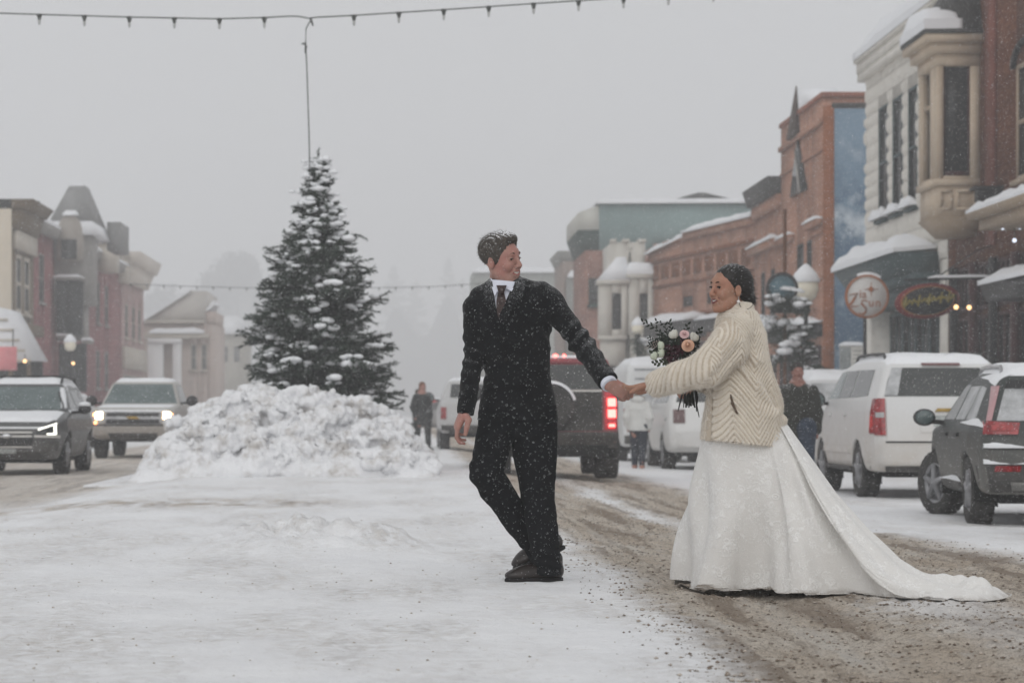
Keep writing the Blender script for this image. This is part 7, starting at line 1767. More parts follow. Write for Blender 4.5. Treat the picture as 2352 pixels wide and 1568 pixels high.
# trousers
T = Field((.28, 12.5, .0), (1.05, 13.35, 1.08), .0055)
ys = [930, 960, 1000, 1050, 1100, 1150, 1200, 1250, 1290, 1318]
T.stack(zs_(ys), xs_([1166, 1168, 1172, 1180, 1190, 1198, 1208, 1217, 1223, 1226]), xs_([1276, 1279, 1281, 1281, 1277, 1275, 1279, 1284, 1288, 1290]), GYD, [.10, .11, .115, .108, .098, .09, .088, .083, .082, .082], pw=2.15)
T.chain([P_(1148, 962, .0), P_(1115, 1082, -.10), P_(1134, 1116, -.05), P_(1236, 1266, .20)], [.110, .084, .086, .064], .010, kj=.012)
T.ell(P_(1188, 950, .0), (.20, .115, .13), None, .03)
def tdisp(p, n):
    f = .009 * fbm(p[:, 0] * 9, p[:, 1] * 9, p[:, 2] * 6, 4) + .0035 * fbm(p[:, 0] * 26, p[:, 1] * 20, p[:, 2] * 30, 3)
    f += .009 * np.exp(-(((p - P_(1118, 1095, -.1)) / .12) ** 2).sum(1)) * np.sin((p[:, 2] + p[:, 0] * .5) * 80)
    f += .006 * np.exp(-((p[:, 2] - .10) / .10) ** 2) * np.sin(p[:, 2] * 110 + p[:, 0] * 20)
    f += .008 * np.exp(-(((p - P_(1190, 1000, -.1)) / .12) ** 2).sum(1)) * np.sin((p[:, 2] - p[:, 0]) * 70); return f
tV, tQ, tN = T.mesh(tdisp); obj('trousers', tV, tQ, M['suit_t'], groom, True)
# shoes
def shoe(toe, heel, w, z0=0.0, up=(0, 0, 1), parent=None):
    toe, heel, up = [np.asarray(v, float) for v in (toe, heel, up)]; d = toe - heel; L_ = np.linalg.norm(d); d /= L_; up = up - d * (up @ d); up /= np.linalg.norm(up); s_ = np.cross(d, up); R = np.stack([d, s_, up], 1)
    lo = np.minimum(toe, heel) - .16; hi = np.maximum(toe, heel) + .18
    S = Field(lo, hi, .0045); A = lambda t, h: heel + d * L_ * t + up * h
    S.ell(A(.20, .055), (.075, w * .42, .055), R); S.ell(A(.52, .050), (.11, w * .46, .046), R, .03); S.ell(A(.78, .036), (.078, w * .52, .034), R, .03); S.cone(A(.16, .06), A(.13, .12), .042, .046, .03)
    S.half(-up, A(0, .020), .003); v, q, _ = S.mesh(); o = obj('shoe', v, q, M['shoe'], parent, True)
    S2 = Field(lo, hi, .0045); S2.ell(A(.76, .012), (.085, w * .55, .05), R); S2.ell(A(.24, .012), (.085, w * .46, .05), R, .05); S2.ell(A(.5, .012), (.11, w * .45, .05), R, .05); S2.half(up, A(0, .022), .003); S2.half(-up, A(0, .0), .003)
    v, q, _ = S2.mesh(); obj('sole', v, q, M['sole'], o, False)
    mb = MB(); c = A(.14, -.004); h_ = .075
    return o
g0 = P_(1163, 1338); 
shoe(px(1164, 1336, 12.84) * (1, 1, 0) + (0, 0, .006), px(1289, 1338, 12.93) * (1, 1, 0) + (0, 0, .006), .098, parent=groom)
shoe(px(1188, 1307, 13.12), px(1292, 1262, 13.12), .098, up=(.25, -.05, 1), parent=groom)

# =========================================================== the bride
BYD = 12.35
def B_(x, y, dy=0.0): return px(x, y, BYD + dy)
base = B_(1700, 1350); base[2] = 0
hb = Head(B_(1673, 667, -.03), (-.866, -.5), roll=rad(-2), pitch=rad(1), k=.975)
Fhd = Field(hb.c - np.array([.15, .15, .22]), hb.c + .15, .0022); head_shape(Fhd, hb, True); hV0, hQ0, _n = Fhd.mesh()
F = Field((.98, 11.95, .55), (2.05, 12.75, 1.50), .0036)
F.chain([B_(1690, 705, .0), B_(1702, 740, .0)], [.052, .075], .03); F.chain([B_(1690, 765, -.16), B_(1700, 765, .16)], [.05, .05], .05); F.chain([B_(1700, 770), B_(1705, 1000)], [.09, .10], .05)
Bw = B_(1497, 887, .03)
F.chain([B_(1690, 770, -.16), B_(1625, 845, -.22), Bw], [.040, .036, .023], .02)
B2 = B_(1592, 872, .14)
F.chain([B_(1690, 770, .16), B_(1668, 880, .22), B2], [.04, .036, .023], .02)
hand(F, Bw, (-.96, .10, -.22), (-.15, -.55, .8), (-.05, -.75, .55), .88, [(18, 30, 22), (20, 32, 22), (24, 34, 22), (28, 34, 22)], [B_(1478, 886, -.005), B_(1462, 893, -.015), B_(1449, 901, -.012)], spread=.016, rw=.023)
hand(F, B2, (-.35, -.1, -.5), (-.75, .1, .6), (-.2, -1, .0), .88, [(60, 80, 45)] * 4, [B_(1580, 868, .16), B_(1576, 874, .18), B_(1580, 880, .19)], spread=.016, rw=.023)
V, Q, N_ = F.mesh(); Q = np.concatenate([Q, hQ0 + len(V)]); V = np.concatenate([V, hV0])
bride = person_obj(V, Q, M['skin_f'], base, 'smiling bride in a cream fur jacket and long white lace gown')
face_parts(bride, hb, True, M['lips_f'], M['brow_f'])
Fh = Field(hb.c - .2, hb.c + .2, .004)
hb.ell(Fh, (0, -.032, .048), (.084, .112, .092)); hb.ell(Fh, (0, -.092, -.015), (.064, .050, .058), .04); hb.ell(Fh, (.0, -.120, -.044), (.052, .044, .042), .015)
hb.ell(Fh, (0, .114, -.026), (.094, .074, .094), .010, True); hb.ell(Fh, (.006, .118, .036), (.042, .058, .044), .02, True)
for sg in (-1, 1): hb.ell(Fh, (sg * .088, .020, -.055), (.024, .042, .040), .010, True)
def hdisp2(p, n):
    q = hb.loc(p); return .0018 * np.sin((q[:, 2] * 1.2 + q[:, 1] * .35) * 420 + 5 * np.sin(q[:, 1] * 40)) * sstep(.06, .0, q[:, 1]) + .002 * fbm(q[:, 0] * 50, q[:, 1] * 40, q[:, 2] * 50, 3)
hV, hQ, hN = Fh.mesh(hdisp2); hair = obj('hair', hV, hQ, M['hair_f'], bride, True)
hair_strands(hair, hV, hN, M['hair_f'], 1800, .036, .0012, hb.R @ np.array([0, -.9, -.3]), 6, None, .12)
ql = hb.loc(hV); hair_strands(hair, hV, hN, M['hair_f'], 60, .035, .0012, np.array([.3, 0, -.7]), 7, (ql[:, 1] < -.10) & (ql[:, 2] < 0), .2)
er = MB().ball(hb.w((.080, -.004, -.058)), .0085, 12, 10).build('earring', mat('pearl', (.72, .70, .68), .2, spec=.6), bride, True)
MB().tube([hb.w((.080, -.004, -.032)), hb.w((.081, -.004, -.05))], .0028, 6).build('earring_hook', M['chrome'], er, True)
a = np.linspace(math.radians(170), math.radians(380), 16); c = B_(1714, 696, -.085)
MB().tube([c + np.array([.034 * math.cos(q), -.01 * math.sin(q), .030 * math.sin(q)]) for q in a], .0014, 5).build('loose_strand', M['hair_f'], hair, True)

# fur jacket with a herringbone pile
C = Field((1.10, 11.92, .68), (2.10, 12.80, 1.52), .0048)
def zb(ys): return [float(B_(1700, y)[2]) for y in ys]
def xb(v): return [float(B_(x, 900)[0]) for x in v]
ys = [714, 722, 735, 760, 800, 850, 900, 950, 1000, 1018]
C.stack(zb(ys), xb([1664, 1656, 1648, 1643, 1640, 1634, 1628, 1620, 1612, 1610]), xb([1736, 1740, 1745, 1757, 1762, 1768, 1782, 1797, 1806, 1806]), BYD, [.10, .13, .16, .185, .195, .19, .20, .215, .225, .225], pw=2.3, slant=-.10)
C.stack(zb([694, 702, 716, 730]), xb([1664, 1660, 1658, 1652]), xb([1726, 1730, 1732, 1740]), BYD + .0, [.068, .074, .082, .11], .012, pw=2.0, slant=-.12)
C.chain([B_(1690, 762, -.15), B_(1672, 790, -.19), B_(1622, 846, -.20), B_(1560, 866, -.12), B_(1508, 881, .02)], [.078, .088, .086, .074, .066], .04, kj=.025)
C.chain([B_(1690, 765, .15), B_(1668, 880, .22), B_(1606, 868, .16)], [.08, .08, .062], .04)
C.half(B_(1500, 883, .04) - B_(1560, 866, -.12), B_(1499, 883, .04), .012)
C.cone(B_(1520, 880, .0), B_(1470, 890, .08), .036, .045, .004, True)
C.cone(B_(1685, 690, -.02), B_(1683, 670, -.02), .050, .060, .006, True)
ax_a, ax_b = B_(1672, 790, -.19), B_(1508, 881, .02)
def tri(u): return 2 * np.abs(u - np.floor(u + .5))
def chevron(p):
    """0..1 height of the pile: herringbone columns on the body, slanted ribs on the sleeve"""
    d = ax_b - ax_a; L_ = np.linalg.norm(d); d = d / L_; t = (p - ax_a) @ d
    q = p - ax_a - t[:, None] * d; rr = np.linalg.norm(q, axis=1); el = B_(1622, 846, -.20)
    slv = (sstep(.150, .105, rr + .02) * (t > .0) * (p[:, 1] < BYD - .01)) + (p[:, 0] < B_(1618, 850)[0]) * 1.0
    slv = np.clip(slv, 0, 1); slv = np.where((p[:, 0] > B_(1700, 800)[0]), 0, slv)
    wob = .012 * fbm(p[:, 0] * 9, p[:, 1] * 9, p[:, 2] * 9, 3)
    u = p[:, 0] + .55 * (p[:, 1] - BYD)
    ph_b = (p[:, 2] + .165 * tri((u - B_(1682, 900)[0] - .10) / .235) + .8 * wob) / .031
    around = np.arctan2(q @ np.array([0, -1, 0.]), q[:, 2]) * .08
    ph_s = (t * .70 + .16 * tri((around + .03) / .21) + .45 * around + 1.0 * wob) / .027
    ph = np.where(slv > .5, ph_s, ph_b)
    return .5 + .5 * np.sin(2 * math.pi * ph)
def cdisp(p, n):
    up = np.clip(np.abs(n[:, 2]), 0, 1); col = sstep(B_(1690, 724)[2], B_(1690, 712)[2], p[:, 2]) * (p[:, 0] > B_(1640, 700)[0])
    f = .0085 * (1 - .45 * sstep(B_(1665, 800)[0], B_(1620, 800)[0], p[:, 0])) * (chevron(p) ** .8 - .5) * (1 - .7 * (p[:, 2] > B_(1690, 716)[2])) + .010 * fbm(p[:, 0] * 5, p[:, 1] * 5, p[:, 2] * 7, 3) + .0030 * fbm(p[:, 0] * 60, p[:, 1] * 60, p[:, 2] * 40, 2)
    # deep diagonal creases from the raised arm down the back
    for (x0, y0), (x1, y1), dy, A, wd in (((1715, 830), (1800, 950), -.19, .016, .020), ((1690, 850), (1770, 940), -.19, .010, .018), ((1745, 840), (1785, 930), -.17, .012, .016), ((1690, 800), (1625, 880), -.25, .008, .016)):
        a_, b_ = B_(x0, y0, dy), B_(x1, y1, dy); ab = b_ - a_; tt = np.clip(((p[:, [0, 2]] - a_[[0, 2]]) @ ab[[0, 2]]) / (ab[[0, 2]] @ ab[[0, 2]]), 0, 1)
        dd = np.linalg.norm(p[:, [0, 2]] - a_[[0, 2]] - tt[:, None] * ab[[0, 2]], axis=1); f = f - A * np.exp(-(dd / wd) ** 2) * (p[:, 1] < BYD) + A * .8 * np.exp(-((dd - .04) / .025) ** 2) * (p[:, 1] < BYD)
    return f
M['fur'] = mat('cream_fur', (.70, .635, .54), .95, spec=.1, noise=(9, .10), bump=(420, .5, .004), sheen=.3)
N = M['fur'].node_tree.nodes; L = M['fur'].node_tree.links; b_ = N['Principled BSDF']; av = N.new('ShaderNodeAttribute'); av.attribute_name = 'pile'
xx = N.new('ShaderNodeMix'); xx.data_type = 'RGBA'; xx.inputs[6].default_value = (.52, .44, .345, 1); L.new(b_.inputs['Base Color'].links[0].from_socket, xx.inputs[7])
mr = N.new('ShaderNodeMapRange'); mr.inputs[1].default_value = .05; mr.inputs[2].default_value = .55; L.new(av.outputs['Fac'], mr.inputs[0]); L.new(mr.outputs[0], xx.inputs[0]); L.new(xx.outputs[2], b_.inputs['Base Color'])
M['fur_tip'] = mat('cream_fur_tips', (.78, .73, .66), .95, spec=.1, sheen=.2)
cV, cQ, cN = C.mesh(cdisp)
# the valleys between the ribs are a deeper tan fur: a second material on those faces
ch = chevron(cV)
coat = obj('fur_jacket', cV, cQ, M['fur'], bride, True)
at = coat.data.attributes.new('pile', 'FLOAT', 'POINT')
if len(at.data) == len(ch): at.data.foreach_set('value', np.where(cV[:, 2] > B_(1690, 716)[2], .8, ch).astype(np.float32))
r = np.random.default_rng(9); n = 70000; i = r.integers(0, len(cV), n); i = i[ch[i] > r.random(n) * .9 - .15]; n = len(i)
d = cN[i] * .55 + np.array([-.1, 0, -.75]) + .45 * r.standard_normal((n, 3)); d /= np.linalg.norm(d, axis=1)[:, None]; s_ = np.cross(d, cN[i]); s_ /= np.linalg.norm(s_, axis=1)[:, None] + 1e-9
L_ = .008 + .010 * r.random((n, 1)); V3 = np.stack([cV[i] - s_ * .0008, cV[i] + s_ * .0008, cV[i] + d * L_], 1).reshape(-1, 3)
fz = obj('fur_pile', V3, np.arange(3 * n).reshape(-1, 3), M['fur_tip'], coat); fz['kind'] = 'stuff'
cvt = lambda S: [(float(B_(x, y, -.2)[0]), float(B_(x, y, -.2)[2])) for x, y in S]
patch(C, 1, -1, cvt([(1677, 905), (1680, 930), (1691, 950)]), cvt([(1680, 905), (1687, 930), (1695, 950)]), 8, 3, .006, .01).build('pocket', mat('brown_pocket_lining', (.10, .07, .05), .9), coat, True)
patch(C, 1, -1, cvt([(1637, 880), (1632, 950), (1626, 1012)]), cvt([(1644, 880), (1640, 950), (1636, 1012)]), 20, 3, .004, .008).build('front_band', M['fur'], coat, True)

# gown
def gpt(x, y): Yg = CAM_H * FP / (y - VY); return ((x - VX) * Yg / FP, Yg)
hem = [gpt(1551, 1343), gpt(1575, 1352), gpt(1610, 1357), gpt(1650, 1358), gpt(1700, 1357), gpt(1760, 1361), gpt(1820, 1366), gpt(1880, 1366), gpt(1940, 1367), gpt(2010, 1371), gpt(2080, 1376), gpt(2140, 1381), gpt(2200, 1386), gpt(2250, 1386), gpt(2295, 1381), gpt(2318, 1372),
       (2.98, 11.98), (2.86, 12.1), (2.70, 12.2), (2.5, 12.32), (2.3, 12.45), (2.1, 12.6), (1.92, 12.74), (1.75, 12.82), (1.58, 12.82), (1.46, 12.74), (1.40, 12.66)]
hem = np.array(hem); hm2 = np.concatenate([hem, hem[:1]]); s_ = np.concatenate([[0], np.cumsum(np.linalg.norm(np.diff(hm2, axis=0), axis=1))])
NP, NT = 420, 110
u = np.linspace(0, s_[-1], NP, endpoint=False); HX, HY = np.interp(u, s_, hm2[:, 0]), np.interp(u, s_, hm2[:, 1])
for _ in range(12): HX = (np.roll(HX, 1) + 2 * HX + np.roll(HX, -1)) / 4; HY = (np.roll(HY, 1) + 2 * HY + np.roll(HY, -1)) / 4
wc = np.array([B_(1709, 1000)[0], BYD]); an = np.unwrap(np.arctan2(HY - wc[1], HX - wc[0])); rw = (.205, .20)
WX, WY = wc[0] + rw[0] * np.cos(an), wc[1] + rw[1] * np.sin(an)
RH = np.hypot(HX - WX, HY - WY); wt = sstep(.30, 1.05, RH)[None, :]
t = np.linspace(0, 1, NT)[:, None] ** 1.0; z0 = .86
zr = np.interp(t, [0, .06, .14, .235, .38, .52, .60, .68, .76, .86, .94, 1.0], [1, .90, .755, .575, .345, .165, .095, .05, .035, .045, .03, .006]); zl = (1 - t) ** .93
Z = z0 * (zr * wt + zl * (1 - wt))
rl = t ** .88
tt = t * wt + rl * (1 - wt)
X = WX[None] * (1 - tt) + HX[None] * tt; Y = WY[None] * (1 - tt) + HY[None] * tt
# folds fall from the waist and fan out to the hem
arc = (u / s_[-1])[None]
fold = .40 * np.sin(2 * math.pi * (arc * 19 + .5 * vnoise(arc * 7, t * .8, 2))) + 1.0 * np.sin(2 * math.pi * (arc * 8 + .4 * vnoise(arc * 5, t * .7, 5)) + 1.0) + .45 * vnoise(arc * 34, t * .9, 9)
amp = .040 * (1 - .85 * sstep(.84, .95, arc)) * sstep(.03, .7, t) * (1 - .35 * wt * sstep(.75, 1, t))
nx, ny = -(np.roll(HY, -1) - np.roll(HY, 1)), (np.roll(HX, -1) - np.roll(HX, 1)); nl = np.hypot(nx, ny); nx, ny = -nx / nl, -ny / nl
hz = np.clip(1 - wt * (1 - Z / z0 * 1.2), .15, 1)
X = X + nx[None] * fold * amp * hz; Y = Y + ny[None] * fold * amp * hz; Z = Z + np.clip(fold, -.7, 2) * amp * .8 * wt * sstep(.12, .45, t) * sstep(1.0, .9, t)
# the end of the train lies in crumpled heaps
tail = sstep(2.45, 2.75, X); Z = Z + tail * .065 * np.clip(fbm(X * 9, Y * 9, 3, 3) + .35, 0, 1) * sstep(1.0, .93, t)
lift = np.clip(.5 + vnoise(arc * 26, 0, 4), 0, 1) * .020 * sstep(.2, .12, arc) * sstep(.0, .02, arc)
lift = np.clip(.45 + 1.0 * vnoise(arc * 40, 0, 4), 0, 1) * .03 * (arc < .23)
Z = Z + lift * sstep(.85, 1, t) + .004
Z = np.maximum(Z, ground_z(X, Y) + .006)
I = np.arange(NT * NP).reshape(NT, NP); I2 = np.concatenate([I, I[:, :1]], 1)
gm = bpy.data.materials.new('ivory_lace'); gm.use_nodes = True; N = gm.node_tree.nodes; L = gm.node_tree.links; B = N['Principled BSDF']
B.inputs['Roughness'].default_value = .85; B.inputs['Specular IOR Level'].default_value = .2; B.inputs['Sheen Weight'].default_value = .15
tc = N.new('ShaderNodeTexCoord')
def vor(scale, feat='F1'):
    n = N.new('ShaderNodeTexVoronoi'); n.inputs['Scale'].default_value = scale; n.feature = feat
    nn = N.new('ShaderNodeTexNoise'); nn.inputs['Scale'].default_value = 12; L.new(tc.outputs['Object'], nn.inputs['Vector'])
    ad = N.new('ShaderNodeVectorMath'); ad.operation = 'MULTIPLY_ADD'; L.new(nn.outputs[1], ad.inputs[0]); ad.inputs[1].default_value = (.05, .05, .05); L.new(tc.outputs['Object'], ad.inputs[2]); L.new(ad.outputs[0], n.inputs['Vector']); return n.outputs[0]
def band(v, c, w_): return math_node('SUBTRACT', 1.0, step_node(math_node('ABSOLUTE', math_node('SUBTRACT', v, c)), w_ * .4, w_))
v1 = vor(22); ring = math_node('MAXIMUM', band(v1, .34, .09), math_node('MULTIPLY', band(v1, .15, .08), .9))
curl = band(noise_node(22, 3), .5, .035); curl = math_node('MULTIPLY', curl, step_node(noise_node(8, 3), .42, .55))
lace = math_node('MAXIMUM', math_node('MULTIPLY', ring, step_node(noise_node(7, 3), .45, .6)), curl)
lace = math_node('MAXIMUM', lace, math_node('MULTIPLY', step_node(noise_node(110, 4), .5, .66), .35))
basec = mix_node(step_node(noise_node(5, 5), .3, .7), (.715, .70, .675), (.755, .743, .72))
col_ = mix_node(math_node('MULTIPLY', lace, .85), basec, (.87, .865, .85))
spz = N.new('ShaderNodeSeparateXYZ'); L.new(tc.outputs['Object'], spz.inputs[0])
hem_dark = math_node('MULTIPLY', step_node(math_node('ADD', spz.outputs[2], math_node('MULTIPLY', math_node('SUBTRACT', noise_node(9, 5), .5), .10)), .035, .0), .55)  # grey-brown tone growing towards the ground, broken up by noise
L.new(mix_node(hem_dark, col_, (.30, .265, .23)), B.inputs['Base Color'])
bp = N.new('ShaderNodeBump'); bp.inputs['Strength'].default_value = .55; bp.inputs['Distance'].default_value = .004; L.new(lace, bp.inputs['Height']); L.new(bp.outputs[0], B.inputs['Normal'])
gown = obj('gown', np.stack([X, Y, Z], -1).reshape(-1, 3), np.stack([I2[:-1, :-1], I2[:-1, 1:], I2[1:, 1:], I2[1:, :-1]], -1).reshape(-1, 4), gm, bride, True)
# inside of the hem left open, no lining
# lace edging along the hem, a row of small scallops
mb = MB(); st = 6
for k in range(0, NP, st):
    if arc[0][k] > .62: continue
    p = np.array([X[-1, k], Y[-1, k], Z[-1, k]]) + np.array([nx[k], ny[k], 0]) * .004
    tg_ = np.array([HX[(k + st) % NP] - HX[k], HY[(k + st) % NP] - HY[k], 0]); wv = np.linalg.norm(tg_); tg_ /= wv + 1e-9
    a = np.linspace(0, math.pi, 6); mb.tube([p + tg_ * wv * (.5 - .5 * math.cos(q)) + np.array([nx[k] * .010 * math.sin(q), ny[k] * .010 * math.sin(q), .004]) for q in a], .0022, 4, False)
mb.build('lace_edging', mat('lace_edge', (.64, .62, .59), .85), gown, True)['kind'] = 'stuff'

# =========================================================== the bouquet
bq = thing('bouquet', 'bridal bouquet of peach roses, white blooms and dark greenery with black ribbons', 'bouquet', tuple(px(1584, 868, 12.5)))
def Q_(x, y, dy=0): return px(x, y, 12.48 + dy)
M['leaf'] = mat('dark_green_leaf', (.018, .026, .018), .5, noise=(30, .4)); M['leaf2'] = mat('olive_leaf', (.05, .062, .04), .55, noise=(30, .3)); M['stem'] = mat('dark_stem', (.016, .02, .013), .6)
M['peach'] = mat('peach_petal', (.62, .37, .26), .6, noise=(40, .12)); M['pinkp'] = mat('pale_pink_petal', (.66, .45, .45), .6, noise=(40, .12)); M['whitep'] = mat('white_petal', (.54, .53, .48), .6, noise=(40, .1)); M['burg'] = mat('burgundy_petal', (.040, .008, .014), .6, noise=(40, .4)); M['greenw'] = mat('greenish_white_bud', (.48, .52, .42), .6, noise=(40, .1)); M['ribbon'] = mat('black_satin_ribbon', (.010, .010, .011), .3, spec=.5)
rb = np.random.default_rng(31)
def sprig(pts, n, ll, lw, m=None, name='greenery_sprig'):
    mb = MB(); P = np.array(pts); mb.tube(P, np.linspace(.0028, .0012, len(P)), 5); o = mb.build(name, M['stem'], bq, True)
    s_ = np.concatenate([[0], np.cumsum(np.linalg.norm(np.diff(P, axis=0), axis=1))])
    lm = MB()
    for k in range(n):
        q = s_[-1] * (.1 + .9 * (k + .5) / n); p = np.array([np.interp(q, s_, P[:, c]) for c in range(3)]); d0 = P[min(np.searchsorted(s_, q), len(P) - 1)] - P[max(np.searchsorted(s_, q) - 1, 0)]; d0 = d0 / (np.linalg.norm(d0) + 1e-9)
        sd_ = np.array([-d0[2], 0, d0[0]]) * (1 if k % 2 else -1) + np.array([0, rb.standard_normal() * .5, 0]); d = d0 * .8 + sd_ * .7; d /= np.linalg.norm(d); w_ = np.cross(d, [.2, 1, .3]); w_ /= np.linalg.norm(w_); L_ = ll * (.7 + .6 * rb.random()) * (1 - .4 * k / n)
        lm.grid([[p, p], [p + d * L_ * .35 - w_ * lw, p + d * L_ * .35 + w_ * lw], [p + d * L_ * .7 - w_ * lw * .8 + (0, -.002, 0), p + d * L_ * .7 + w_ * lw * .8], [p + d * L_, p + d * L_]])
    lm.build('leaves', m or M['leaf'], o, True)
sprig([Q_(1550, 800), Q_(1525, 775), Q_(1505, 752), Q_(1474, 738)], 15, .034, .0055); sprig([Q_(1550, 800), Q_(1532, 768), Q_(1527, 745), Q_(1505, 736)], 13, .030, .005); sprig([Q_(1555, 800, .03), Q_(1545, 770, .03), Q_(1537, 738, .03)], 13, .032, .005)
sprig([Q_(1545, 805), Q_(1515, 790), Q_(1490, 775)], 16, .036, .004); sprig([Q_(1545, 810), Q_(1520, 800), Q_(1490, 792)], 16, .036, .004); sprig([Q_(1560, 800), Q_(1575, 770), Q_(1580, 742)], 9, .032, .006); sprig([Q_(1580, 800, .02), Q_(1600, 775, .02), Q_(1610, 752, .02)], 9, .034, .008)
sprig([Q_(1550, 815), Q_(1520, 812), Q_(1497, 812)], 9, .040, .009, M['leaf2']); sprig([Q_(1550, 825), Q_(1525, 832), Q_(1500, 834)], 9, .034, .008, M['leaf2'])
for k in range(34):
    a = Q_(1555, 815, .02); e = Q_(1500 + 110 * rb.random(), 765 + 75 * rb.random(), -.02 + .08 * rb.random()); sprig([a, (a + e) / 2 + (0, -.01, .01), e], 10, .032, .006)
for k in range(18):
    a = Q_(1558, 812, .03); e = Q_(1515 + 85 * rb.random(), 768 + 66 * rb.random(), .0 + .05 * rb.random()); sprig([a, (a + e) / 2 + (0, -.01, .01), e], 11, .046, .010)
def rose(c, r, m, name, face=(-.2, -1, .25)):
    f_ = np.asarray(face, float); f_ /= np.linalg.norm(f_); u_ = np.cross(f_, [0, 0, 1.]); u_ /= np.linalg.norm(u_); v_ = np.cross(u_, f_)
    o = None
    for ring, (rr, n, op) in enumerate(((.30, 3, .15), (.55, 4, .35), (.80, 5, .6), (1.0, 6, .95))):
        mb = MB()
        for k in range(n):
            a0 = 2 * math.pi * k / n + ring * .7; ws = math.pi / n * 1.35
            A = np.linspace(-1, 1, 6); H_ = np.linspace(0, 1, 5); G = np.zeros((6, 5, 3))
            for i_, aa in enumerate(A):
                for j_, h_ in enumerate(H_):
                    rad_ = r * rr * (.35 + .65 * h_ ** .7) * (1 + op * .35 * h_ ** 3); ang_ = a0 + aa * ws; hh_ = r * (.95 - .25 * ring) * h_ * (1 - .25 * aa * aa) - r * .3 * op * h_ ** 4
                    G[i_, j_] = c + u_ * rad_ * math.cos(ang_) + v_ * rad_ * math.sin(ang_) + f_ * hh_
            mb.grid(G)
        if ring == 0: mb.ball(c + f_ * r * .62, (r * .34,) * 3, 8, 6)
        q = mb.build(name if o is None else 'petals', m, bq if o is None else o, True); o = o or q
    return o
rose(Q_(1580, 793, -.03), .025, M['peach'], 'peach_rose'); rose(Q_(1572, 767, -.01), .019, M['pinkp'], 'pink_rose', (-.1, -1, .5))
for x, y, r_ in ((1565, 784, .020), (1550, 800, .024), (1535, 812, .024), (1545, 824, .026), (1560, 808, .020), (1530, 798, .018)): rose(Q_(x, y, .0), r_, M['burg'], 'burgundy_bloom')
def bloom(x, y, n, L_, m, ang):
    mb = MB(); c = Q_(x, y, -.01)
    for k in range(n):
        a = rad(ang) + (k - (n - 1) / 2) * .5; d = np.array([math.cos(a), -.35 + .2 * (k % 2), math.sin(a)]); mb.ball(c + d * L_ * .5, np.array([.011, .010, .011]) + np.abs(d) * L_ * .42, 10, 6)
    return mb.build('white_bloom', m, bq, True)
bloom(1549, 774, 3, .032, M['whitep'], 105); bloom(1591, 780, 3, .032, M['whitep'], 70); bloom(1506, 823, 2, .028, M['greenw'], 120); bloom(1519, 818, 2, .034, M['greenw'], 95); bloom(1516, 800, 2, .030, M['greenw'], 80)
mb = MB()
for k in range(26):
    x = 1572 + 26 * rb.random(); mb.tube([Q_(1578 + .5 * (x - 1585), 840, .0), Q_(1583 + .4 * (x - 1585), 872, .0), Q_(x + 5 * (rb.random() - .5), 922 + 14 * rb.random(), -.03 + .06 * rb.random())], .0042, 5)
mb.build('stems', M['stem'], bq, True)
MB().tube([Q_(1579, 852), Q_(1583, 872), Q_(1584, 890)], [.030, .026, .030], 12).build('ribbon_wrap', M['ribbon'], bq, True)
for pts in ([(1576, 885), (1567, 905), (1562, 925), (1557, 945)], [(1592, 885), (1602, 910), (1600, 930), (1606, 958)], [(1580, 885), (1572, 910), (1570, 936)], [(1590, 885), (1598, 905), (1600, 945)]):
    P = np.array([Q_(x, y, -.035) for x, y in pts]); w_ = np.array([.008, .002, 0]); w0 = np.linspace(1, .25, len(P))[:, None]
    mb = MB(); mb.grid(np.stack([P - w_ * w0, P + w_ * w0], 1)); mb.grid(np.stack([P - w_ * w0 + (0, .002, 0), P + w_ * w0 + (0, .002, 0)], 1)); mb.build('ribbon', M['ribbon'], bq, True)

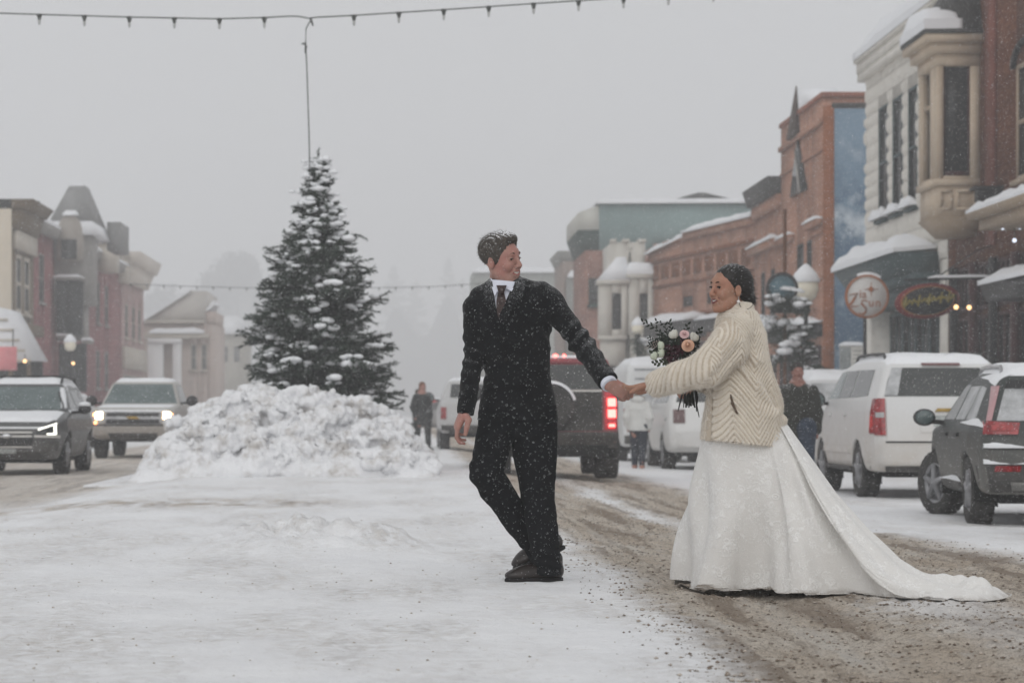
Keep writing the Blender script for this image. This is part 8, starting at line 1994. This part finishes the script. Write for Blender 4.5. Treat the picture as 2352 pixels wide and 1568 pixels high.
# =========================================================== people in the background
def walker(label, X, Y, H, f, top, legs_m, hair_m, skin=None, stride=.12, coat_len=.50, hood=None, boots=None, arms=((0, 0), (0, 0)), bulk=1.0, z=None, hat=None):
    """standing or walking person: f is the way they face; coat_len: coat hem as a share of the height"""
    z0 = float(gz(X, Y)) if z is None else z; f = np.array([f[0], f[1], 0.]); f /= np.linalg.norm(f); l = np.array([-f[1], f[0], 0.]); O = np.array([X, Y, z0]); U = np.array([0, 0, 1.])
    W = lambda a, b, c: O + l * a * H + f * b * H + U * c * H
    h = .011; F = Field(O - (.55, .55, .03), O + (.55, .55, H + .06), h)
    hd_ = Head(W(0, .015, .935), f, k=.96 * H / 1.75); head_shape(F, hd_)
    F.chain([W(0, 0, .83), W(0, 0, .55)], [.07 * H, .075 * H], .03); ft = []
    for sg in (-1, 1):
        fb = sg * stride * .5; kn = W(sg * .05, fb * .6 + .02, .28); an = W(sg * .05, fb, .045)
        F.chain([W(sg * .05, 0, .52), kn, an], [.052 * H, .036 * H, .026 * H], .02); F.cone(an - (0, 0, .02 * H), W(sg * .05, fb + .085, .022), .024 * H, .02 * H, .01); ft.append((kn, an, W(sg * .05, fb + .085, .022)))
        a_, b_ = arms[(sg + 1) // 2]; F.chain([W(sg * .115, 0, .80), W(sg * .14, -.03 + a_, .64), W(sg * .13, .02 + b_, .51)], [.03 * H, .025 * H, .018 * H], .02); F.ell(W(sg * .13, .025 + b_, .475), (.025, .03, .045), None, .01)
    V, Q, n_ = F.mesh(); o = person_obj(V, Q, skin or M['skin_m'], O, label)
    L_ = Field(O - (.5, .5, .0), O + (.5, .5, H * .62), h)
    for kn, an, toe in ft: L_.chain([(kn + (0, 0, .25 * H)) * (1, 1, 1) * 1.0, kn, an + (0, 0, .02)], [.066 * H * bulk, .047 * H * bulk, .038 * H], .02)
    L_.ell(W(0, 0, .50), (.10 * H, .08 * H, .08 * H), None, .03); v, q, n_ = L_.mesh(lambda p, n: .008 * fbm(p[:, 0] * 12, p[:, 1] * 12, p[:, 2] * 10, 3)); obj('trousers', v, q, legs_m, o, True)
    Bt = Field(O - (.5, .5, .02), O + (.5, .5, .2 * H), h)
    for kn, an, toe in ft: Bt.cone(an + (0, 0, .03 * H), an - (0, 0, .02 * H), .036 * H, .032 * H); Bt.cone(an - (0, 0, .018 * H), toe, .030 * H, .026 * H, .02)
    v, q, n_ = Bt.mesh(); obj('boots', v, q, boots or M['sole'], o, True)
    Jk = Field(O + (-.55, -.55, H * (coat_len - .06)), O + (.55, .55, H * .95), h)
    zz = np.array([coat_len, .58, .66, .74, .80, .835, .86]) * H + z0; hw = np.array([.112, .105, .108, .12, .118, .075, .05]) * H * bulk; hdp = np.array([.085, .078, .08, .085, .07, .055, .048]) * H * bulk
    ca, sa = abs(l[0]), abs(l[1]); ex = np.sqrt((hw * ca) ** 2 + (hdp * sa) ** 2); ey = np.sqrt((hw * sa) ** 2 + (hdp * ca) ** 2)
    Jk.stack(zz, X - ex, X + ex, Y, ey, pw=2.2)
    for sg in (-1, 1):
        a_, b_ = arms[(sg + 1) // 2]; Jk.chain([W(sg * .105, 0, .795), W(sg * .145, -.03 + a_, .64), W(sg * .135, .02 + b_, .515)], [.045 * H * bulk, .041 * H * bulk, .034 * H], .03)
    if hood: Jk.ell(W(0, -.045, .86), (.075 * H, .06 * H, .05 * H), None, .02)
    v, q, n_ = Jk.mesh(lambda p, n: .010 * fbm(p[:, 0] * 9, p[:, 1] * 9, p[:, 2] * 14, 3)); obj('coat', v, q, top, o, True)
    if hood:
        mb = MB(); rr = np.random.default_rng(4)
        for k in range(260):
            a = rr.random() * 6.283; c = W(.055 * math.cos(a), -.045 + .03 * rr.random(), .868 + .035 * math.sin(a)); d = rr.standard_normal(3) * .03; mb.add([c - d * .2, c + np.cross(d, [0, 1, .3]) * .3, c + d * 1.4], [(0, 1, 2)])
        mb.build('fur_trim', hood, o)
    Hh = Field(hd_.c - .2, hd_.c + .2, .009); hd_.ell(Hh, (0, -.02, .05), (.084, .105, .09)); hd_.ell(Hh, (0, .11, -.02 if hat is None else -.05), (.09, .075, .10), .01, True)
    if hat is None and hood: hd_.ell(Hh, (0, -.06, -.06), (.075, .05, .11), .03)
    v, q, n_ = Hh.mesh(lambda p, n: .006 * fbm(p[:, 0] * 40, p[:, 1] * 40, p[:, 2] * 25, 3)); obj('hair' if hat is None else 'hat', v, q, hat or hair_m, o, True)
    return o
M['coat_dark'] = dust_snow(mat('dark_coat', (.030, .032, .032), .9, noise=(8, .3)), .2, 60, .55); M['coat_green'] = dust_snow(mat('dark_olive_jacket', (.026, .026, .022), .9, noise=(8, .3)), .2, 60, .56); M['coat_white'] = mat('white_jacket', (.60, .60, .58), .85, noise=(5, .08))
M['jeans'] = mat('blue_jeans', (.030, .040, .060), .9, noise=(14, .3)); M['navy'] = mat('navy_trousers', (.028, .033, .045), .9); M['boot_tan'] = mat('pinkish_boot', (.40, .20, .15), .7); M['auburn'] = mat('auburn_hair', (.16, .075, .045), .7); M['dkhair'] = mat('dark_hair', (.05, .036, .028), .7)
M['furtrim'] = mat('tan_fur_trim', (.24, .165, .10), .95)
p = px(969, 1034, 58.5)
walker('woman in a long dark coat with a fur trimmed hood crossing behind the snow bank', p[0], 58.5, 1.66, (.55, -.8), M['coat_dark'], M['coat_dark'], M['auburn'], stride=.2, coat_len=.38, hood=M['furtrim'], arms=((0, 0), (0, .02)), bulk=1.0, z=0.0)
p = px(1466, 1072, 50.0)
walker('person in a white jacket and navy trousers standing beside the white SUV', p[0], 50.0, 1.66, (.25, 1), M['coat_white'], M['navy'], M['dkhair'], stride=.06, coat_len=.47, boots=M['boot_tan'], bulk=1.12, hood=M['furtrim'])
p = px(1831, 1140, 31.5)
walker('man in a dark jacket and jeans walking up behind the bride', p[0], 31.5, 1.79, (.05, -1), M['coat_green'], M['jeans'], M['dkhair'], stride=.16, coat_len=.46, arms=((-.01, .0), (0, .03)), bulk=1.22, skin=mat('ruddy_skin', (.25, .125, .10), .6), hat=mat('dark_wool_cap', (.05, .045, .042), .95))

# =========================================================== falling snow
r = np.random.default_rng(77)
def flakes(n, y0, y1, rmin, rmax):
    q = r.random(n); Y = (y0 ** 3 + q * (y1 ** 3 - y0 ** 3)) ** (1 / 3); m_ = 1.25
    X = (((r.random(n) - .5) * 2352 * m_ + 1176) - VX) * Y / FP; Z = CAM_H - (((r.random(n) - .5) * 1568 * m_ + 784) - VY) * Y / FP
    ok = Z > ground_z(X, Y) + .02; X, Y, Z = X[ok], Y[ok], Z[ok]; n = len(X); R_ = rmin + (rmax - rmin) * r.random(n) ** 2.2
    b = np.array([(1, 0, 0), (-1, 0, 0), (0, 1, 0), (0, -1, 0), (0, 0, 1), (0, 0, -1)], float); j = .75 + .5 * r.random((n, 6, 1)); ax_ = np.stack([np.full(n, 1.), np.ones(n), .8 + .5 * r.random(n)], 1)
    Vv = b[None] * j * R_[:, None, None] * ax_[:, None]; sh = np.array([.30, 0, 0]); Vv = Vv + Vv[:, :, 2:3] * sh
    f_ = np.array([(0, 2, 4), (2, 1, 4), (1, 3, 4), (3, 0, 4), (2, 0, 5), (1, 2, 5), (3, 1, 5), (0, 3, 5)])
    return (Vv + np.stack([X, Y, Z], 1)[:, None]).reshape(-1, 3), n, f_
A = [flakes(120000, 6.5, 16, .0006, .0015), flakes(150000, 16, 50, .0016, .0042)]
off = 0; VV, FF = [], []
for v, n, f_ in A: VV.append(v); FF.append((f_[None] + 6 * np.arange(n)[:, None, None]).reshape(-1, 3) + off); off += 6 * n
sf = obj('snowfall', np.concatenate(VV), np.concatenate(FF), mat('snow_flake', (.86, .87, .88), .9, spec=.1))
tag(sf, 'fine snowflakes falling through the whole street', None, None, 'stuff')
